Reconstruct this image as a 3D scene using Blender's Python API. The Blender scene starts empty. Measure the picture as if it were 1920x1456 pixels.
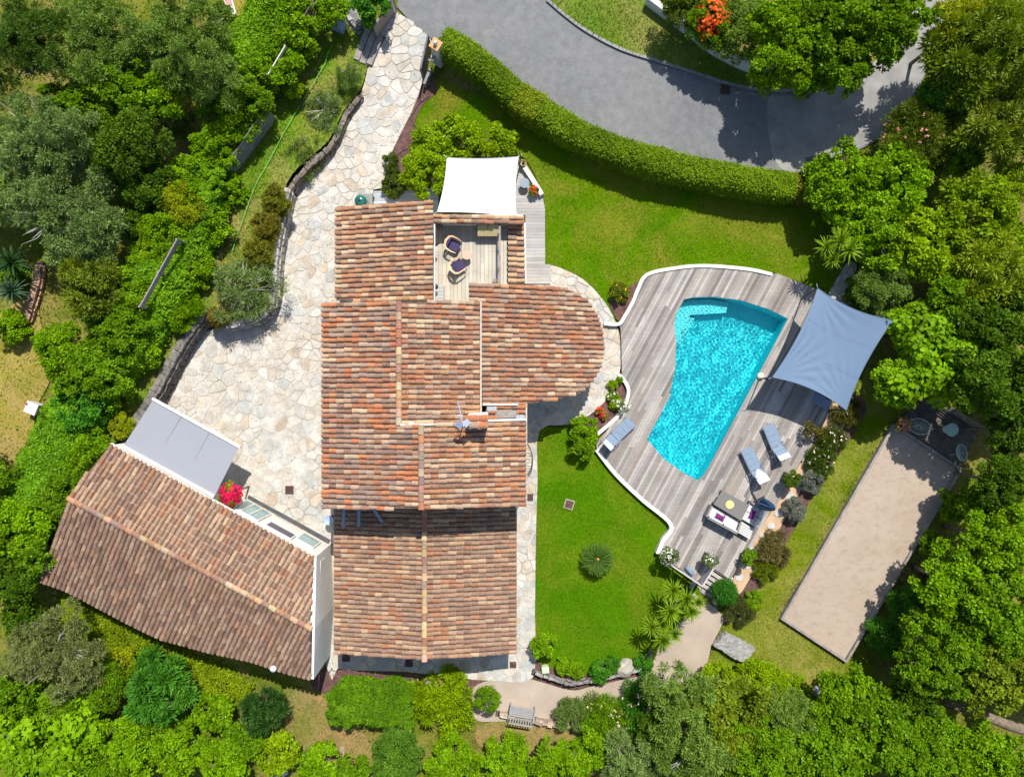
import bpy, bmesh, math, random
import numpy as np
from mathutils import Vector, Matrix
from mathutils.geometry import delaunay_2d_cdt

random.seed(7)
rng = np.random.default_rng(7)
scene = bpy.context.scene
COL = scene.collection

# ------------------------------------------------------------------ camera, sky, sun, exposure
H = 37.0                       # the drone hangs 37 m above the courtyard
F = 1332.0                     # focal length in photo pixels (1920 wide)
CX, CY = 960.0, 728.0
cam_data = bpy.data.cameras.new('camera')
cam_data.sensor_width = 36.0
cam_data.lens = 36.0 * F / 1920.0
cam_data.clip_end = 2000.0
cam = bpy.data.objects.new('camera', cam_data)
cam.location = (0, 0, H)
COL.objects.link(cam)
scene.camera = cam

SUN_DIR = Vector((0.25, 0.97, 0)).normalized() * math.cos(math.radians(56)) + Vector((0, 0, math.sin(math.radians(56))))
world = bpy.data.worlds.new('World')
scene.world = world
world.use_nodes = True
wn = world.node_tree.nodes
sky = wn.new('ShaderNodeTexSky')
sky.sky_type = 'NISHITA'
sky.sun_disc = False
sky.sun_elevation = math.radians(56)
sky.sun_rotation = math.atan2(0.25, 0.97)
world.node_tree.links.new(sky.outputs[0], wn['Background'].inputs[0])
wn['Background'].inputs[1].default_value = 0.11
sun_data = bpy.data.lights.new('sun', 'SUN')
sun_data.energy = 4.4
sun_data.angle = math.radians(0.5)
sun_data.color = (1.0, 0.95, 0.87)
sun = bpy.data.objects.new('sun', sun_data)
sun.rotation_euler = (-SUN_DIR).to_track_quat('-Z', 'Y').to_euler()
sun.location = (5, 20, 60)
COL.objects.link(sun)
scene.view_settings.view_transform = 'Standard'
scene.view_settings.look = 'None'
scene.view_settings.exposure = 0.62
scene.view_settings.gamma = 1.0
scene.view_settings.use_curve_mapping = False
scene.render.engine = 'CYCLES'
scene.cycles.use_denoising = True
scene.cycles.max_bounces = 7
scene.cycles.transparent_max_bounces = 8
scene.cycles.sample_clamp_indirect = 6.0

# ------------------------------------------------------------------ measuring helpers
def gz(y):
    """terrain height: level by the house, falling gently to the south"""
    return 0.0 if y > -6 else 0.055 * (y + 6)

def P(px, py, z=0.0):
    """a point of the photo brought to its real height z"""
    s = (H - z) / F
    return Vector(((px - CX) * s, (CY - py) * s, z))

def PG(px, py, dz=0.0):
    z = 0.0
    for _ in range(4):
        z = gz((CY - py) * (H - z) / F)
    return P(px, py, z + dz)

def cr(pts, n=5, closed=True):
    """Catmull-Rom through points"""
    pts = [Vector(p) for p in pts]
    m = len(pts); out = []
    rngi = range(m) if closed else range(m - 1)
    for i in rngi:
        if closed:
            a, b, c, d = pts[(i - 1) % m], pts[i], pts[(i + 1) % m], pts[(i + 2) % m]
        else:
            a, b, c, d = pts[max(i - 1, 0)], pts[i], pts[i + 1], pts[min(i + 2, m - 1)]
        for k in range(n):
            t = k / n
            out.append(0.5 * ((2 * b) + (c - a) * t + (2 * a - 5 * b + 4 * c - d) * t * t + (3 * b - a - 3 * c + d) * t ** 3))
    if not closed:
        out.append(pts[-1].copy())
    return out

def inside(poly, X, Y):
    """vectorised even-odd test"""
    X = np.asarray(X, float); Y = np.asarray(Y, float)
    r = np.zeros(X.shape, bool)
    n = len(poly)
    for i in range(n):
        x0, y0 = poly[i][0], poly[i][1]
        x1, y1 = poly[(i + 1) % n][0], poly[(i + 1) % n][1]
        if y0 == y1:
            continue
        c = (y0 > Y) != (y1 > Y)
        r ^= c & (X < (x1 - x0) * (Y - y0) / (y1 - y0) + x0)
    return r

# ------------------------------------------------------------------ object helpers
def wloc(o):
    v = Vector((0, 0, 0))
    while o is not None:
        v += o.location
        o = o.parent
    return v

def link(name, me, mats, parent=None):
    o = bpy.data.objects.new(name, me)
    if mats is not None:
        for m in (mats if isinstance(mats, (list, tuple)) else [mats]):
            if len(me.materials) < (len(mats) if isinstance(mats, (list, tuple)) else 1):
                me.materials.append(m)
    COL.objects.link(o)
    if parent is not None:
        o.parent = parent
        o.location = -wloc(parent)
    return o

def tag(o, label=None, cat=None, group=None, kind=None):
    if label: o['label'] = label
    if cat:
        o['category'] = cat
        o['kind'] = kind or 'thing'
    elif kind:
        o['kind'] = kind
    if group: o['group'] = group
    return o

def empty(name, loc, label=None, cat=None, group=None, rz=0.0):
    o = bpy.data.objects.new(name, None)
    o.empty_display_size = 0.2
    o.location = loc
    o.rotation_euler = (0, 0, rz)
    COL.objects.link(o)
    return tag(o, label, cat, group)

def copy_tree(o, parent=None):
    c = o.copy()
    COL.objects.link(c)
    if parent is not None:
        c.parent = parent
    for ch in list(o.children):
        copy_tree(ch, c)
    return c

class MB:
    """collects shapes, then links them as ONE mesh object"""
    def __init__(self):
        self.v = []; self.f = []
    def add(self, vs, fs):
        b = len(self.v)
        self.v += [tuple(x) for x in vs]
        self.f += [tuple(i + b for i in q) for q in fs]
        return self
    def box(self, c, s, rz=0.0, ry=0.0, rx=0.0):
        R = Matrix.Rotation(rz, 3, 'Z') @ Matrix.Rotation(ry, 3, 'Y') @ Matrix.Rotation(rx, 3, 'X')
        vs = []
        for x, y, z in ((-1,-1,-1),(1,-1,-1),(1,1,-1),(-1,1,-1),(-1,-1,1),(1,-1,1),(1,1,1),(-1,1,1)):
            vs.append(Vector(c) + R @ Vector((x*s[0]/2, y*s[1]/2, z*s[2]/2)))
        return self.add(vs, [(0,3,2,1),(4,5,6,7),(0,1,5,4),(1,2,6,5),(2,3,7,6),(3,0,4,7)])
    def prism(self, poly, z0, z1):
        """poly: xy points counter-clockwise; z0/z1 number or list"""
        n = len(poly)
        a = sum(poly[i][0]*poly[(i+1)%n][1]-poly[(i+1)%n][0]*poly[i][1] for i in range(n))
        idx = list(range(n)) if a > 0 else list(range(n))[::-1]
        zz0 = z0 if isinstance(z0, (list, tuple)) else [z0]*n
        zz1 = z1 if isinstance(z1, (list, tuple)) else [z1]*n
        vs = [(poly[i][0], poly[i][1], zz0[i]) for i in idx] + [(poly[i][0], poly[i][1], zz1[i]) for i in idx]
        fs = [tuple(range(n-1,-1,-1)), tuple(range(n, 2*n))]
        for i in range(n):
            j = (i+1) % n
            fs.append((i, j, n+j, n+i))
        return self.add(vs, fs)
    def tube(self, pts, r, n=8, cap=True):
        pts = [Vector(p) for p in pts]
        rs = r if isinstance(r, (list, tuple)) else [r]*len(pts)
        vs = []; fs = []
        prev = None
        for i, p in enumerate(pts):
            t = (pts[min(i+1, len(pts)-1)] - pts[max(i-1, 0)]).normalized()
            if prev is None:
                a = Vector((1,0,0)) if abs(t.x) < 0.8 else Vector((0,1,0))
            else:
                a = prev
            a = (a - t * a.dot(t)).normalized(); prev = a
            b = t.cross(a)
            for k in range(n):
                w = 2*math.pi*k/n
                vs.append(p + (a*math.cos(w) + b*math.sin(w))*rs[i])
        for i in range(len(pts)-1):
            for k in range(n):
                k2 = (k+1) % n
                fs.append((i*n+k, i*n+k2, (i+1)*n+k2, (i+1)*n+k))
        if cap:
            fs.append(tuple(range(n-1,-1,-1)))
            fs.append(tuple((len(pts)-1)*n+k for k in range(n)))
        return self.add(vs, fs)
    def lathe(self, c, prof, n=24):
        """prof: (radius, z) list, bottom to top"""
        vs = []; fs = []
        for r, z in prof:
            for k in range(n):
                w = 2*math.pi*k/n
                vs.append((c[0]+r*math.cos(w), c[1]+r*math.sin(w), c[2]+z))
        for i in range(len(prof)-1):
            for k in range(n):
                k2 = (k+1) % n
                fs.append((i*n+k, i*n+k2, (i+1)*n+k2, (i+1)*n+k))
        fs.append(tuple(range(n-1,-1,-1)))
        fs.append(tuple((len(prof)-1)*n+k for k in range(n)))
        return self.add(vs, fs)
    def rock(self, c, s, seed, sub=2, amp=0.22):
        bm = bmesh.new()
        bmesh.ops.create_icosphere(bm, subdivisions=sub, radius=1.0)
        rr = random.Random(seed)
        ax = [(Vector((rr.uniform(-1,1), rr.uniform(-1,1), rr.uniform(-1,1))).normalized(), rr.uniform(.55,.95)) for _ in range(14)]
        vs = []
        for v in bm.verts:
            p = v.co.copy()
            for n_, d_ in ax:
                k = p.dot(n_) - d_
                if k > 0: p -= n_ * k * .85
            p *= 1 + rr.uniform(-amp, amp) * .25
            vs.append((c[0]+p.x*s[0], c[1]+p.y*s[1], c[2]+p.z*s[2]))
        fs = [tuple(v.index for v in f.verts) for f in bm.faces]
        bm.free()
        return self.add(vs, fs)
    def build(self, name, mat, parent=None, smooth=False, local=False):
        me = bpy.data.meshes.new(name)
        me.from_pydata([tuple(v) for v in self.v], [], self.f)
        if smooth:
            me.polygons.foreach_set('use_smooth', [True]*len(me.polygons))
        me.update()
        o = link(name, me, mat, parent)
        if local: o.location = (0, 0, 0)
        return o

def quads_mesh(name, V, tint):
    """V: (N,4,3) array of quads, tint: (N,) stored per face"""
    N = len(V)
    me = bpy.data.meshes.new(name)
    me.vertices.add(4*N)
    me.vertices.foreach_set('co', np.ascontiguousarray(V, dtype=np.float32).ravel())
    me.loops.add(4*N)
    me.loops.foreach_set('vertex_index', np.arange(4*N, dtype=np.int32))
    me.polygons.add(N)
    me.polygons.foreach_set('loop_start', np.arange(N, dtype=np.int32)*4)
    a = me.attributes.new('tint', 'FLOAT', 'FACE')
    a.data.foreach_set('value', np.asarray(tint, dtype=np.float32))
    me.update(calc_edges=True)
    return me

# ------------------------------------------------------------------ materials
def srgb(r, g, b, k=1.0):
    def f(c):
        c /= 255.0
        return (c/12.92 if c <= 0.04045 else ((c+0.055)/1.055)**2.4) * k
    return (f(r), f(g), f(b))

class NT:
    def __init__(self, name):
        self.m = bpy.data.materials.new(name)
        self.m.use_nodes = True
        self.t = self.m.node_tree
        self.b = self.t.nodes['Principled BSDF']
        self.out = self.t.nodes['Material Output']
    def n(self, typ, **kw):
        nd = self.t.nodes.new(typ)
        for k, v in kw.items(): setattr(nd, k, v)
        return nd
    def l(self, a, b): self.t.links.new(a, b)
    def pos(self):
        return self.n('ShaderNodeNewGeometry').outputs['Position']
    def noise(self, scale, detail=3, rough=0.55, vec=None, dist=0.0):
        nd = self.n('ShaderNodeTexNoise')
        nd.inputs['Scale'].default_value = scale
        nd.inputs['Detail'].default_value = detail
        nd.inputs['Roughness'].default_value = rough
        nd.inputs['Distortion'].default_value = dist
        self.l(vec if vec is not None else self.pos(), nd.inputs['Vector'])
        return nd.outputs['Fac']
    def ramp(self, fac, stops):
        nd = self.n('ShaderNodeValToRGB')
        e = nd.color_ramp.elements
        while len(e) > 1: e.remove(e[-1])
        e[0].position = stops[0][0]; e[0].color = (*stops[0][1], 1) if hasattr(stops[0][1], '__len__') else (stops[0][1],)*3 + (1,)
        for p, c in stops[1:]:
            x = e.new(p); x.color = (*c, 1) if hasattr(c, '__len__') else (c, c, c, 1)
        self.l(fac, nd.inputs[0])
        return nd.outputs[0]
    def mix(self, a, b, fac=1.0, blend='MIX'):
        nd = self.n('ShaderNodeMix', data_type='RGBA', blend_type=blend)
        for s, v in ((nd.inputs['Factor'], fac), (nd.inputs[6], a), (nd.inputs[7], b)):
            if isinstance(v, (int, float)) : s.default_value = v if s.type == 'VALUE' else (v, v, v, 1)
            elif isinstance(v, tuple): s.default_value = (*v, 1)
            else: self.l(v, s)
        return nd.outputs[2]
    def bump(self, h, strength=0.4, dist=0.02):
        nd = self.n('ShaderNodeBump')
        nd.inputs['Strength'].default_value = strength
        nd.inputs['Distance'].default_value = dist
        self.l(h, nd.inputs['Height'])
        self.l(nd.outputs[0], self.b.inputs['Normal'])
    def col(self, c):
        if isinstance(c, tuple): self.b.inputs['Base Color'].default_value = (*c, 1)
        else: self.l(c, self.b.inputs['Base Color'])
    def fin(self, rough=0.7, spec=0.3, metal=0.0):
        self.b.inputs['Roughness'].default_value = rough
        self.b.inputs['Specular IOR Level'].default_value = spec
        self.b.inputs['Metallic'].default_value = metal
        return self.m

def mat_plain(name, c, rough=0.6, spec=0.3, metal=0.0, var=0.15, scale=6.0, fine=60.0, bump=0.15):
    t = NT(name)
    a = t.ramp(t.noise(scale, 4), [(0.3, 1-var), (0.7, 1+var)])
    b = t.ramp(t.noise(fine, 2), [(0.3, 1-var*.6), (0.7, 1+var*.6)])
    t.col(t.mix(t.mix(c, a, 1.0, 'MULTIPLY'), b, 1.0, 'MULTIPLY'))
    if bump: t.bump(t.noise(fine, 3), bump, 0.01)
    return t.fin(rough, spec, metal)

def mat_objcol(name, rough=0.7, spec=0.3, grain=None, lichen=None, var=0.25, scale=4, fine=40, bump=0.2):
    """colour of each piece from its object colour, weathering from noise"""
    t = NT(name)
    oc = t.n('ShaderNodeObjectInfo').outputs['Color']
    a = t.ramp(t.noise(scale, 4), [(0.25, 1-var), (0.75, 1+var)])
    b = t.ramp(t.noise(fine, 3), [(0.3, 1-var*.7), (0.7, 1+var*.7)])
    c = t.mix(t.mix(oc, a, 1.0, 'MULTIPLY'), b, 1.0, 'MULTIPLY')
    if grain:
        mp = t.n('ShaderNodeMapping'); t.l(t.pos(), mp.inputs[0])
        mp.inputs['Rotation'].default_value = (0, 0, grain)
        mp.inputs['Scale'].default_value = (1.5, 70, 1.5)
        g = t.ramp(t.noise(1.0, 4, 0.6, mp.outputs[0]), [(0.3, 0.75), (0.7, 1.2)])
        c = t.mix(c, g, 0.8, 'MULTIPLY')
    if lichen:
        c = t.mix(c, lichen[0], t.ramp(t.noise(lichen[1], 5, 0.7), [(0.5, 0.0), (0.68, lichen[2])]))
    t.col(c)
    if bump: t.bump(t.noise(fine, 3), bump, 0.01)
    return t.fin(rough, spec)

def mat_leaf(name, trans=0.35, rough=0.5, spec=0.35, yellow=(0.30, 0.30, 0.02), ymix=0.35):
    t = NT(name)
    oc = t.n('ShaderNodeObjectInfo').outputs['Color']
    at = t.n('ShaderNodeAttribute'); at.attribute_name = 'tint'
    k = t.ramp(at.outputs['Fac'], [(0.0, 0.5), (0.5, 0.95), (1.0, 1.55)])
    c = t.mix(oc, k, 1.0, 'MULTIPLY')
    c = t.mix(c, yellow, t.ramp(at.outputs['Fac'], [(0.72, 0.0), (1.0, ymix)]))
    t.col(c)
    t.fin(rough, spec)
    tr = t.n('ShaderNodeBsdfTranslucent')
    hs = t.n('ShaderNodeHueSaturation'); hs.inputs['Value'].default_value = 1.35; hs.inputs['Saturation'].default_value = 1.05; hs.inputs['Hue'].default_value = 0.485
    t.l(c, hs.inputs['Color']); t.l(hs.outputs[0], tr.inputs['Color'])
    mx = t.n('ShaderNodeMixShader'); mx.inputs[0].default_value = trans
    t.l(t.b.outputs[0], mx.inputs[1]); t.l(tr.outputs[0], mx.inputs[2])
    t.l(mx.outputs[0], t.out.inputs['Surface'])
    return t.m
# ------------------------------------------------------------------ materials of the place
def m_grass(name, cols, scale=0.35, dry=None, dry_amt=0.5):
    t = NT(name)
    c = t.ramp(t.noise(scale, 6, 0.62), [(0.28, cols[0]), (0.5, cols[1]), (0.72, cols[2])])
    if dry:
        c = t.mix(c, dry, t.ramp(t.noise(0.26, 7, 0.72, dist=0.8), [(0.44, 0.0), (0.66, dry_amt)]))
    c = t.mix(c, t.ramp(t.noise(9, 3, 0.7), [(0.3, 0.72), (0.7, 1.25)]), 1.0, 'MULTIPLY')
    c = t.mix(c, t.ramp(t.noise(38, 2, 0.7), [(0.3, 0.65), (0.7, 1.3)]), 1.0, 'MULTIPLY')
    t.col(c); t.bump(t.noise(30, 3, 0.7), 0.7, 0.05)
    return t.fin(0.95, 0.03)

M_BASE = m_grass('rough_ground', [(0.05, 0.10, 0.006), (0.12, 0.155, 0.012), (0.21, 0.19, 0.04)], 0.5, (0.29, 0.20, 0.08), 0.7)
M_LAWN = m_grass('lawn_grass', [(0.052, 0.135, 0.001), (0.078, 0.165, 0.001), (0.110, 0.180, 0.002)], 0.30, (0.185, 0.175, 0.02), 1.0)
M_LAWN2 = m_grass('lawn_grass_dry', [(0.080, 0.145, 0.001), (0.11, 0.165, 0.003), (0.155, 0.175, 0.01)], 0.4, (0.27, 0.24, 0.06), 0.8)
M_VERGE = m_grass('verge_grass', [(0.08, 0.17, 0.01), (0.13, 0.20, 0.02), (0.20, 0.21, 0.05)], 0.4, (0.27, 0.23, 0.08), 0.7)
M_DRY = m_grass('dry_grass', [(0.16, 0.17, 0.02), (0.26, 0.22, 0.04), (0.34, 0.26, 0.09)], 0.5, (0.36, 0.24, 0.11), 0.7)

def m_road():
    t = NT('asphalt')
    c = t.ramp(t.noise(0.25, 5, 0.6), [(0.3, (0.142, 0.145, 0.150)), (0.7, (0.182, 0.182, 0.180))])
    c = t.mix(c, t.ramp(t.noise(2.2, 6, 0.7), [(0.3, 0.82), (0.7, 1.16)]), 1.0, 'MULTIPLY')
    c = t.mix(c, t.ramp(t.noise(55, 2, 0.8), [(0.3, 0.72), (0.7, 1.28)]), 1.0, 'MULTIPLY')
    c = t.mix(c, (0.36, 0.31, 0.24), t.ramp(t.noise(7, 5, 0.8), [(0.66, 0.0), (0.74, 0.6)]))
    v = t.n('ShaderNodeTexVoronoi', feature='DISTANCE_TO_EDGE'); v.inputs['Scale'].default_value = 0.22
    nz = t.n('ShaderNodeTexNoise'); nz.inputs['Scale'].default_value = 1.5; t.l(t.pos(), nz.inputs['Vector'])
    ad = t.n('ShaderNodeMixRGB'); ad.blend_type = 'ADD'; ad.inputs[0].default_value = 0.9
    t.l(t.pos(), ad.inputs[1]); t.l(nz.outputs['Color'], ad.inputs[2]); t.l(ad.outputs[0], v.inputs['Vector'])
    c = t.mix(c, (0.06, 0.06, 0.065), t.ramp(v.outputs['Distance'], [(0.0, 0.28), (0.005, 0.0)]))
    t.col(c); t.bump(t.noise(70, 3), 0.5, 0.01)
    return t.fin(0.85, 0.25)
M_ROAD = m_road()
M_CONC = mat_plain('pale_concrete', (0.24, 0.235, 0.225), 0.85, 0.2, var=0.22, scale=0.9, fine=35)
def m_mortar():
    t = NT('mortar')
    c = t.ramp(t.noise(0.28, 4, 0.6), [(0.38, (0.27, 0.25, 0.215)), (0.50, (0.41, 0.385, 0.335)), (0.60, (0.58, 0.56, 0.52))])
    c = t.mix(c, t.ramp(t.noise(14, 3, 0.7), [(0.3, .8), (0.7, 1.15)]), 1.0, 'MULTIPLY')
    t.col(c); t.bump(t.noise(30, 3), .3, .01)
    return t.fin(.9, .1)
M_MORTAR = m_mortar()
M_MULCH = mat_plain('bark_mulch', (0.115, 0.062, 0.055), 0.9, 0.1, var=0.4, scale=4, fine=45, bump=0.8)
M_GRAVEL = mat_plain('beige_gravel', (0.365, 0.30, 0.24), 0.9, 0.1, var=0.12, scale=0.8, fine=40, bump=0.5)
def m_court():
    t = NT('court_sand')
    c = t.ramp(t.noise(0.5, 5, 0.6), [(0.3, (0.345, 0.275, 0.215)), (0.7, (0.385, 0.315, 0.255))])
    mp = t.n('ShaderNodeMapping'); t.l(t.pos(), mp.inputs[0]); mp.inputs['Rotation'].default_value = (0, 0, -1.05); mp.inputs['Scale'].default_value = (0.8, 1.3, 1)
    c = t.mix(c, (0.235, 0.185, 0.135), t.ramp(t.noise(2.6, 9, 0.8, mp.outputs[0]), [(0.50, 0.0), (0.70, 0.75)]))
    c = t.mix(c, t.ramp(t.noise(45, 2, 0.8), [(0.3, 0.8), (0.7, 1.15)]), 1.0, 'MULTIPLY')
    t.col(c); t.bump(t.noise(50, 3), 0.4, 0.01)
    return t.fin(0.9, 0.1)
M_COURT = m_court()
M_SAND = mat_plain('stabilised_sand', (0.46, 0.32, 0.20), 0.9, 0.1, var=0.15, scale=1.5, fine=40)
M_STONE = mat_objcol('flagstone', 0.75, 0.3, None, ((0.53, 0.51, 0.465), 1.3, 0.8), 0.22, 2.2, 22, 0.25)
M_WOOD = mat_objcol('weathered_plank', 0.8, 0.2, math.radians(62), None, 0.14, 1.2, 60, 0.2)
M_WOOD_X = mat_objcol('weathered_plank_across', 0.8, 0.2, 0.0001, None, 0.12, 1.2, 60, 0.2)
M_WOOD_Y = mat_objcol('weathered_plank_along', 0.8, 0.2, math.radians(90), None, 0.12, 1.2, 60, 0.2)
M_DARKWOOD = mat_plain('dark_timber', (0.11, 0.09, 0.075), 0.8, 0.2, var=0.3, scale=3)
M_GREYWOOD = mat_plain('grey_timber', (0.24, 0.22, 0.20), 0.8, 0.2, var=0.25, scale=3)
M_WHITE = mat_plain('white_render', (0.66, 0.635, 0.59), 0.8, 0.2, var=0.06, scale=1.2, fine=30, bump=0.1)
M_CREAM = mat_plain('cream_render', (0.66, 0.61, 0.54), 0.85, 0.15, var=0.1, scale=1.0, fine=30, bump=0.15)
M_ROCK = mat_objcol('dry_stone', 0.9, 0.15, None, ((0.33, 0.32, 0.29), 5, 0.6), 0.35, 4, 25, 0.5)

# ------------------------------------------------------------------ sheets that follow the terrain
def resample(poly, step):
    out = []
    n = len(poly)
    for i in range(n):
        a, b = poly[i], poly[(i+1) % n]
        k = max(1, int((b-a).length/step))
        for j in range(k): out.append(a + (b-a)*(j/k))
    return out

def cdt(loops, step):
    """triangulate the area inside the loops (even-odd) with inner points every step metres"""
    vs = []; es = []
    for lp in loops:
        b = len(vs); vs += [Vector((p[0], p[1])) for p in lp]
        es += [(b+i, b+(i+1) % len(lp)) for i in range(len(lp))]
    xs = [p.x for p in vs]; ys = [p.y for p in vs]
    gx = np.arange(min(xs)+step/2, max(xs), step); gy = np.arange(min(ys)+step/2, max(ys), step)
    if len(gx) and len(gy):
        X, Y = np.meshgrid(gx, gy); X = X.ravel(); Y = Y.ravel()
        ok = np.zeros(X.shape, bool)
        for lp in loops: ok ^= inside(lp, X, Y)
        vs += [Vector((x, y)) for x, y in zip(X[ok].tolist(), Y[ok].tolist())]
    r = delaunay_2d_cdt(vs, es, [], 1, 1e-4)
    cx = np.array([sum(r[0][i].x for i in q[:3])/3 for q in r[2]]); cy = np.array([sum(r[0][i].y for i in q[:3])/3 for q in r[2]])
    ok = np.zeros(cx.shape, bool)
    for lp in loops: ok ^= inside(lp, cx, cy)
    return r[0], [q for q, k in zip(r[2], ok) if k]

def sheet(name, pts, dz, mat, smooth=True, step=1.0, holes=(), zf=None, n=5):
    loops = []
    for q in [pts] + list(holes):
        w = [PG(x, y) for x, y in q]
        w = [Vector((p.x, p.y)) for p in w]
        loops.append(resample(cr(w, n), step) if smooth else resample(w, step))
    v, f = cdt(loops, step)
    zf = zf or gz
    verts = [(p.x, p.y, zf(p.y)+dz) for p in v]
    fs = []
    for q in f:
        a, b, c = (v[i] for i in q[:3])
        fs.append(tuple(q) if (b-a).cross(c-a) > 0 else tuple(q)[::-1])
    me = bpy.data.meshes.new(name); me.from_pydata(verts, [], fs)
    o = link(name, me, mat)
    tag(o, kind='structure')
    return o, loops[0]

# ------------------------------------------------------------------ outlines measured on the photo
ROAD = [(742,-60),(745,0),(752,22),(808,72),(850,92),(905,118),(960,160),(1030,212),(1100,250),(1200,292),(1320,322),(1420,342),(1500,338),(1535,305),(1600,285),(1655,255),(1700,200),(1745,120),(1790,20),(1810,-70),(1730,-70),(1710,0),(1690,60),(1640,115),(1570,155),(1500,172),(1430,172),(1360,158),(1280,134),(1215,114),(1150,90),(1090,55),(1050,25),(1018,-5),(970,-60)]
CONCRETE = [(1440,185),(1500,176),(1560,160),(1640,116),(1690,62),(1712,-20),(1728,-60),(1806,-60),(1788,20),(1742,120),(1698,198),(1652,253),(1598,282),(1536,300),(1500,332),(1452,300)]
VERGE = [(1020,-40),(1026,0),(1060,28),(1100,58),(1160,90),(1225,112),(1290,132),(1365,156),(1440,168),(1500,165),(1560,145),(1500,100),(1400,100),(1330,80),(1270,40),(1225,0),(1200,-40)]
COURTYARD = [(741,22),(808,74),(800,110),(793,152),(772,210),(738,278),(722,330),(722,352),(700,356),(698,384),(690,420),(690,560),(660,640),(660,900),(640,960),(640,1050),(634,1250),(612,1248),(612,1034),(540,994),(470,955),(420,930),(300,860),(228,832),(250,790),(312,752),(352,668),(384,622),(430,612),(478,604),(505,588),(516,560),(519,505),(528,430),(548,352),(578,312),(622,270),(648,212),(678,172),(690,125),(706,72)]
PATIO = [(1026,498),(1060,506),(1095,525),(1125,555),(1148,590),(1163,635),(1163,690),(1150,730),(1118,768),(1070,795),(1012,806),(1008,900),(1005,1000),(1003,1150),(1000,1268),(940,1276),(860,1270),(760,1258),(632,1252),(632,1215),(700,1205),(940,1205),(955,1150),(955,960),(970,940),(975,770),(900,740),(900,560),(1020,530)]
NLAWN = [(815,150),(860,165),(930,190),(1000,228),(1060,268),(1200,325),(1350,362),(1500,378),(1570,395),(1620,440),(1606,500),(1570,560),(1532,545),(1455,512),(1400,503),(1320,497),(1260,502),(1212,515),(1196,545),(1160,600),(1130,560),(1095,524),(1060,505),(1026,497),(1022,490),(1022,390),(1012,350),(990,305),(970,292),(900,288),(830,280),(790,250),(775,215)]
SLAWN = [(1008,810),(1050,802),(1100,785),(1125,840),(1160,890),(1205,935),(1257,982),(1238,1035),(1300,1092),(1312,1110),(1290,1150),(1262,1180),(1235,1212),(1222,1245),(1170,1262),(1100,1280),(1060,1278),(1002,1258),(1004,1100),(1006,950)]
RLAWN = [(1640,690),(1690,770),(1670,800),(1600,900),(1500,1080),(1464,1158),(1585,1238),(1640,1250),(1600,1300),(1530,1310),(1420,1290),(1320,1262),(1345,1210),(1375,1150),(1412,1090),(1470,990),(1530,890),(1585,790),(1610,720)]
PATH = [(1294,1110),(1318,1124),(1345,1142),(1356,1160),(1350,1178),(1334,1210),(1322,1250),(1290,1275),(1230,1290),(1170,1312),(1105,1318),(1100,1352),(1010,1348),(930,1352),(890,1345),(888,1288),(950,1270),(1000,1274),(1070,1293),(1110,1286),(1200,1264),(1222,1245),(1238,1210),(1262,1180),(1290,1150)]
COURT = [(1672,797),(1797,880),(1585,1235),(1464,1157)]
TERR2 = [(1674,798),(1738,742),(1835,806),(1798,880)]
SANDSTRIP = [(1545,760),(1592,768),(1560,838),(1510,905),(1475,965),(1440,1030),(1405,1085),(1386,1112),(1374,1092),(1388,1052),(1425,985),(1470,905),(1520,820)]
BORDER = [(1600,740),(1625,765),(1590,830),(1545,890),(1505,965),(1455,1050),(1420,1105),(1385,1160),(1355,1165),(1370,1122),(1405,1085),(1440,1030),(1475,965),(1510,905),(1560,838),(1592,768)]
BEDN = [(808,128),(818,170),(795,195),(778,230),(775,290),(780,370),(724,352),(722,330),(738,278),(772,210),(793,155)]
BEDA = [(1142,560),(1168,545),(1195,528),(1206,522),(1190,555),(1178,582),(1163,602),(1152,590)]
BEDB = [(1160,704),(1176,735),(1160,772),(1118,814),(1090,825),(1070,800),(1118,769),(1150,730)]
SBED = [(610,1252),(760,1262),(860,1272),(900,1275),(900,1300),(610,1300)]
SBED2 = [(1002,1240),(1030,1250),(1075,1262),(1120,1262),(1200,1248),(1215,1262),(1110,1284),(1070,1291),(1000,1270)]

POOL = [(1283,561),(1300,557),(1340,556),(1390,563),(1440,579),(1477,597),(1450,650),(1400,747),(1350,838),(1313,902),(1285,888),(1245,860),(1213,823),(1238,780),(1256,740),(1266,690),(1268,640),(1264,600),(1274,572)]

# the one sheet of ground, out to the horizon
def ground():
    def axis(a, b, s, far):
        c = list(np.arange(a, b+s, s))
        o = [b + (far-b)*(i/6)**2 for i in range(1, 7)]
        return [-(x) for x in o[::-1]] + c + o if a == -b else c
    xs = axis(-42, 42, 1.0, 900); ys = axis(-36, 36, 1.0, 900)
    V = []; Fc = []
    for y in ys:
        for x in xs:
            z = gz(max(y, -60)) - 0.10
            V.append((x, y, z + (0.05*math.sin(x*0.9)*math.cos(y*1.3) if abs(x) < 42 else 0)))
    nx = len(xs)
    for j in range(len(ys)-1):
        for i in range(nx-1):
            cxm = (xs[i]+xs[i+1])/2; cym = (ys[j]+ys[j+1])/2
            if 6 < cxm < 16 and -6 < cym < 6: continue      # the pool is dug here, see below
            Fc.append((j*nx+i, j*nx+i+1, (j+1)*nx+i+1, (j+1)*nx+i))
    rect = resample([Vector((6, -6)), Vector((16, -6)), Vector((16, 6)), Vector((6, 6))], 1.0)
    v, f = cdt([rect, [Vector(P(x, y, 0.2)[:2]) for x, y in POOL]], 1.0)
    b = len(V); V += [(p.x, p.y, -0.10) for p in v]; Fc += [tuple(b+k for k in q) for q in f]
    me = bpy.data.meshes.new('ground'); me.from_pydata(V, [], Fc)
    o = link('ground', me, M_BASE); tag(o, kind='structure')
ground()
AREAS = []
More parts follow.
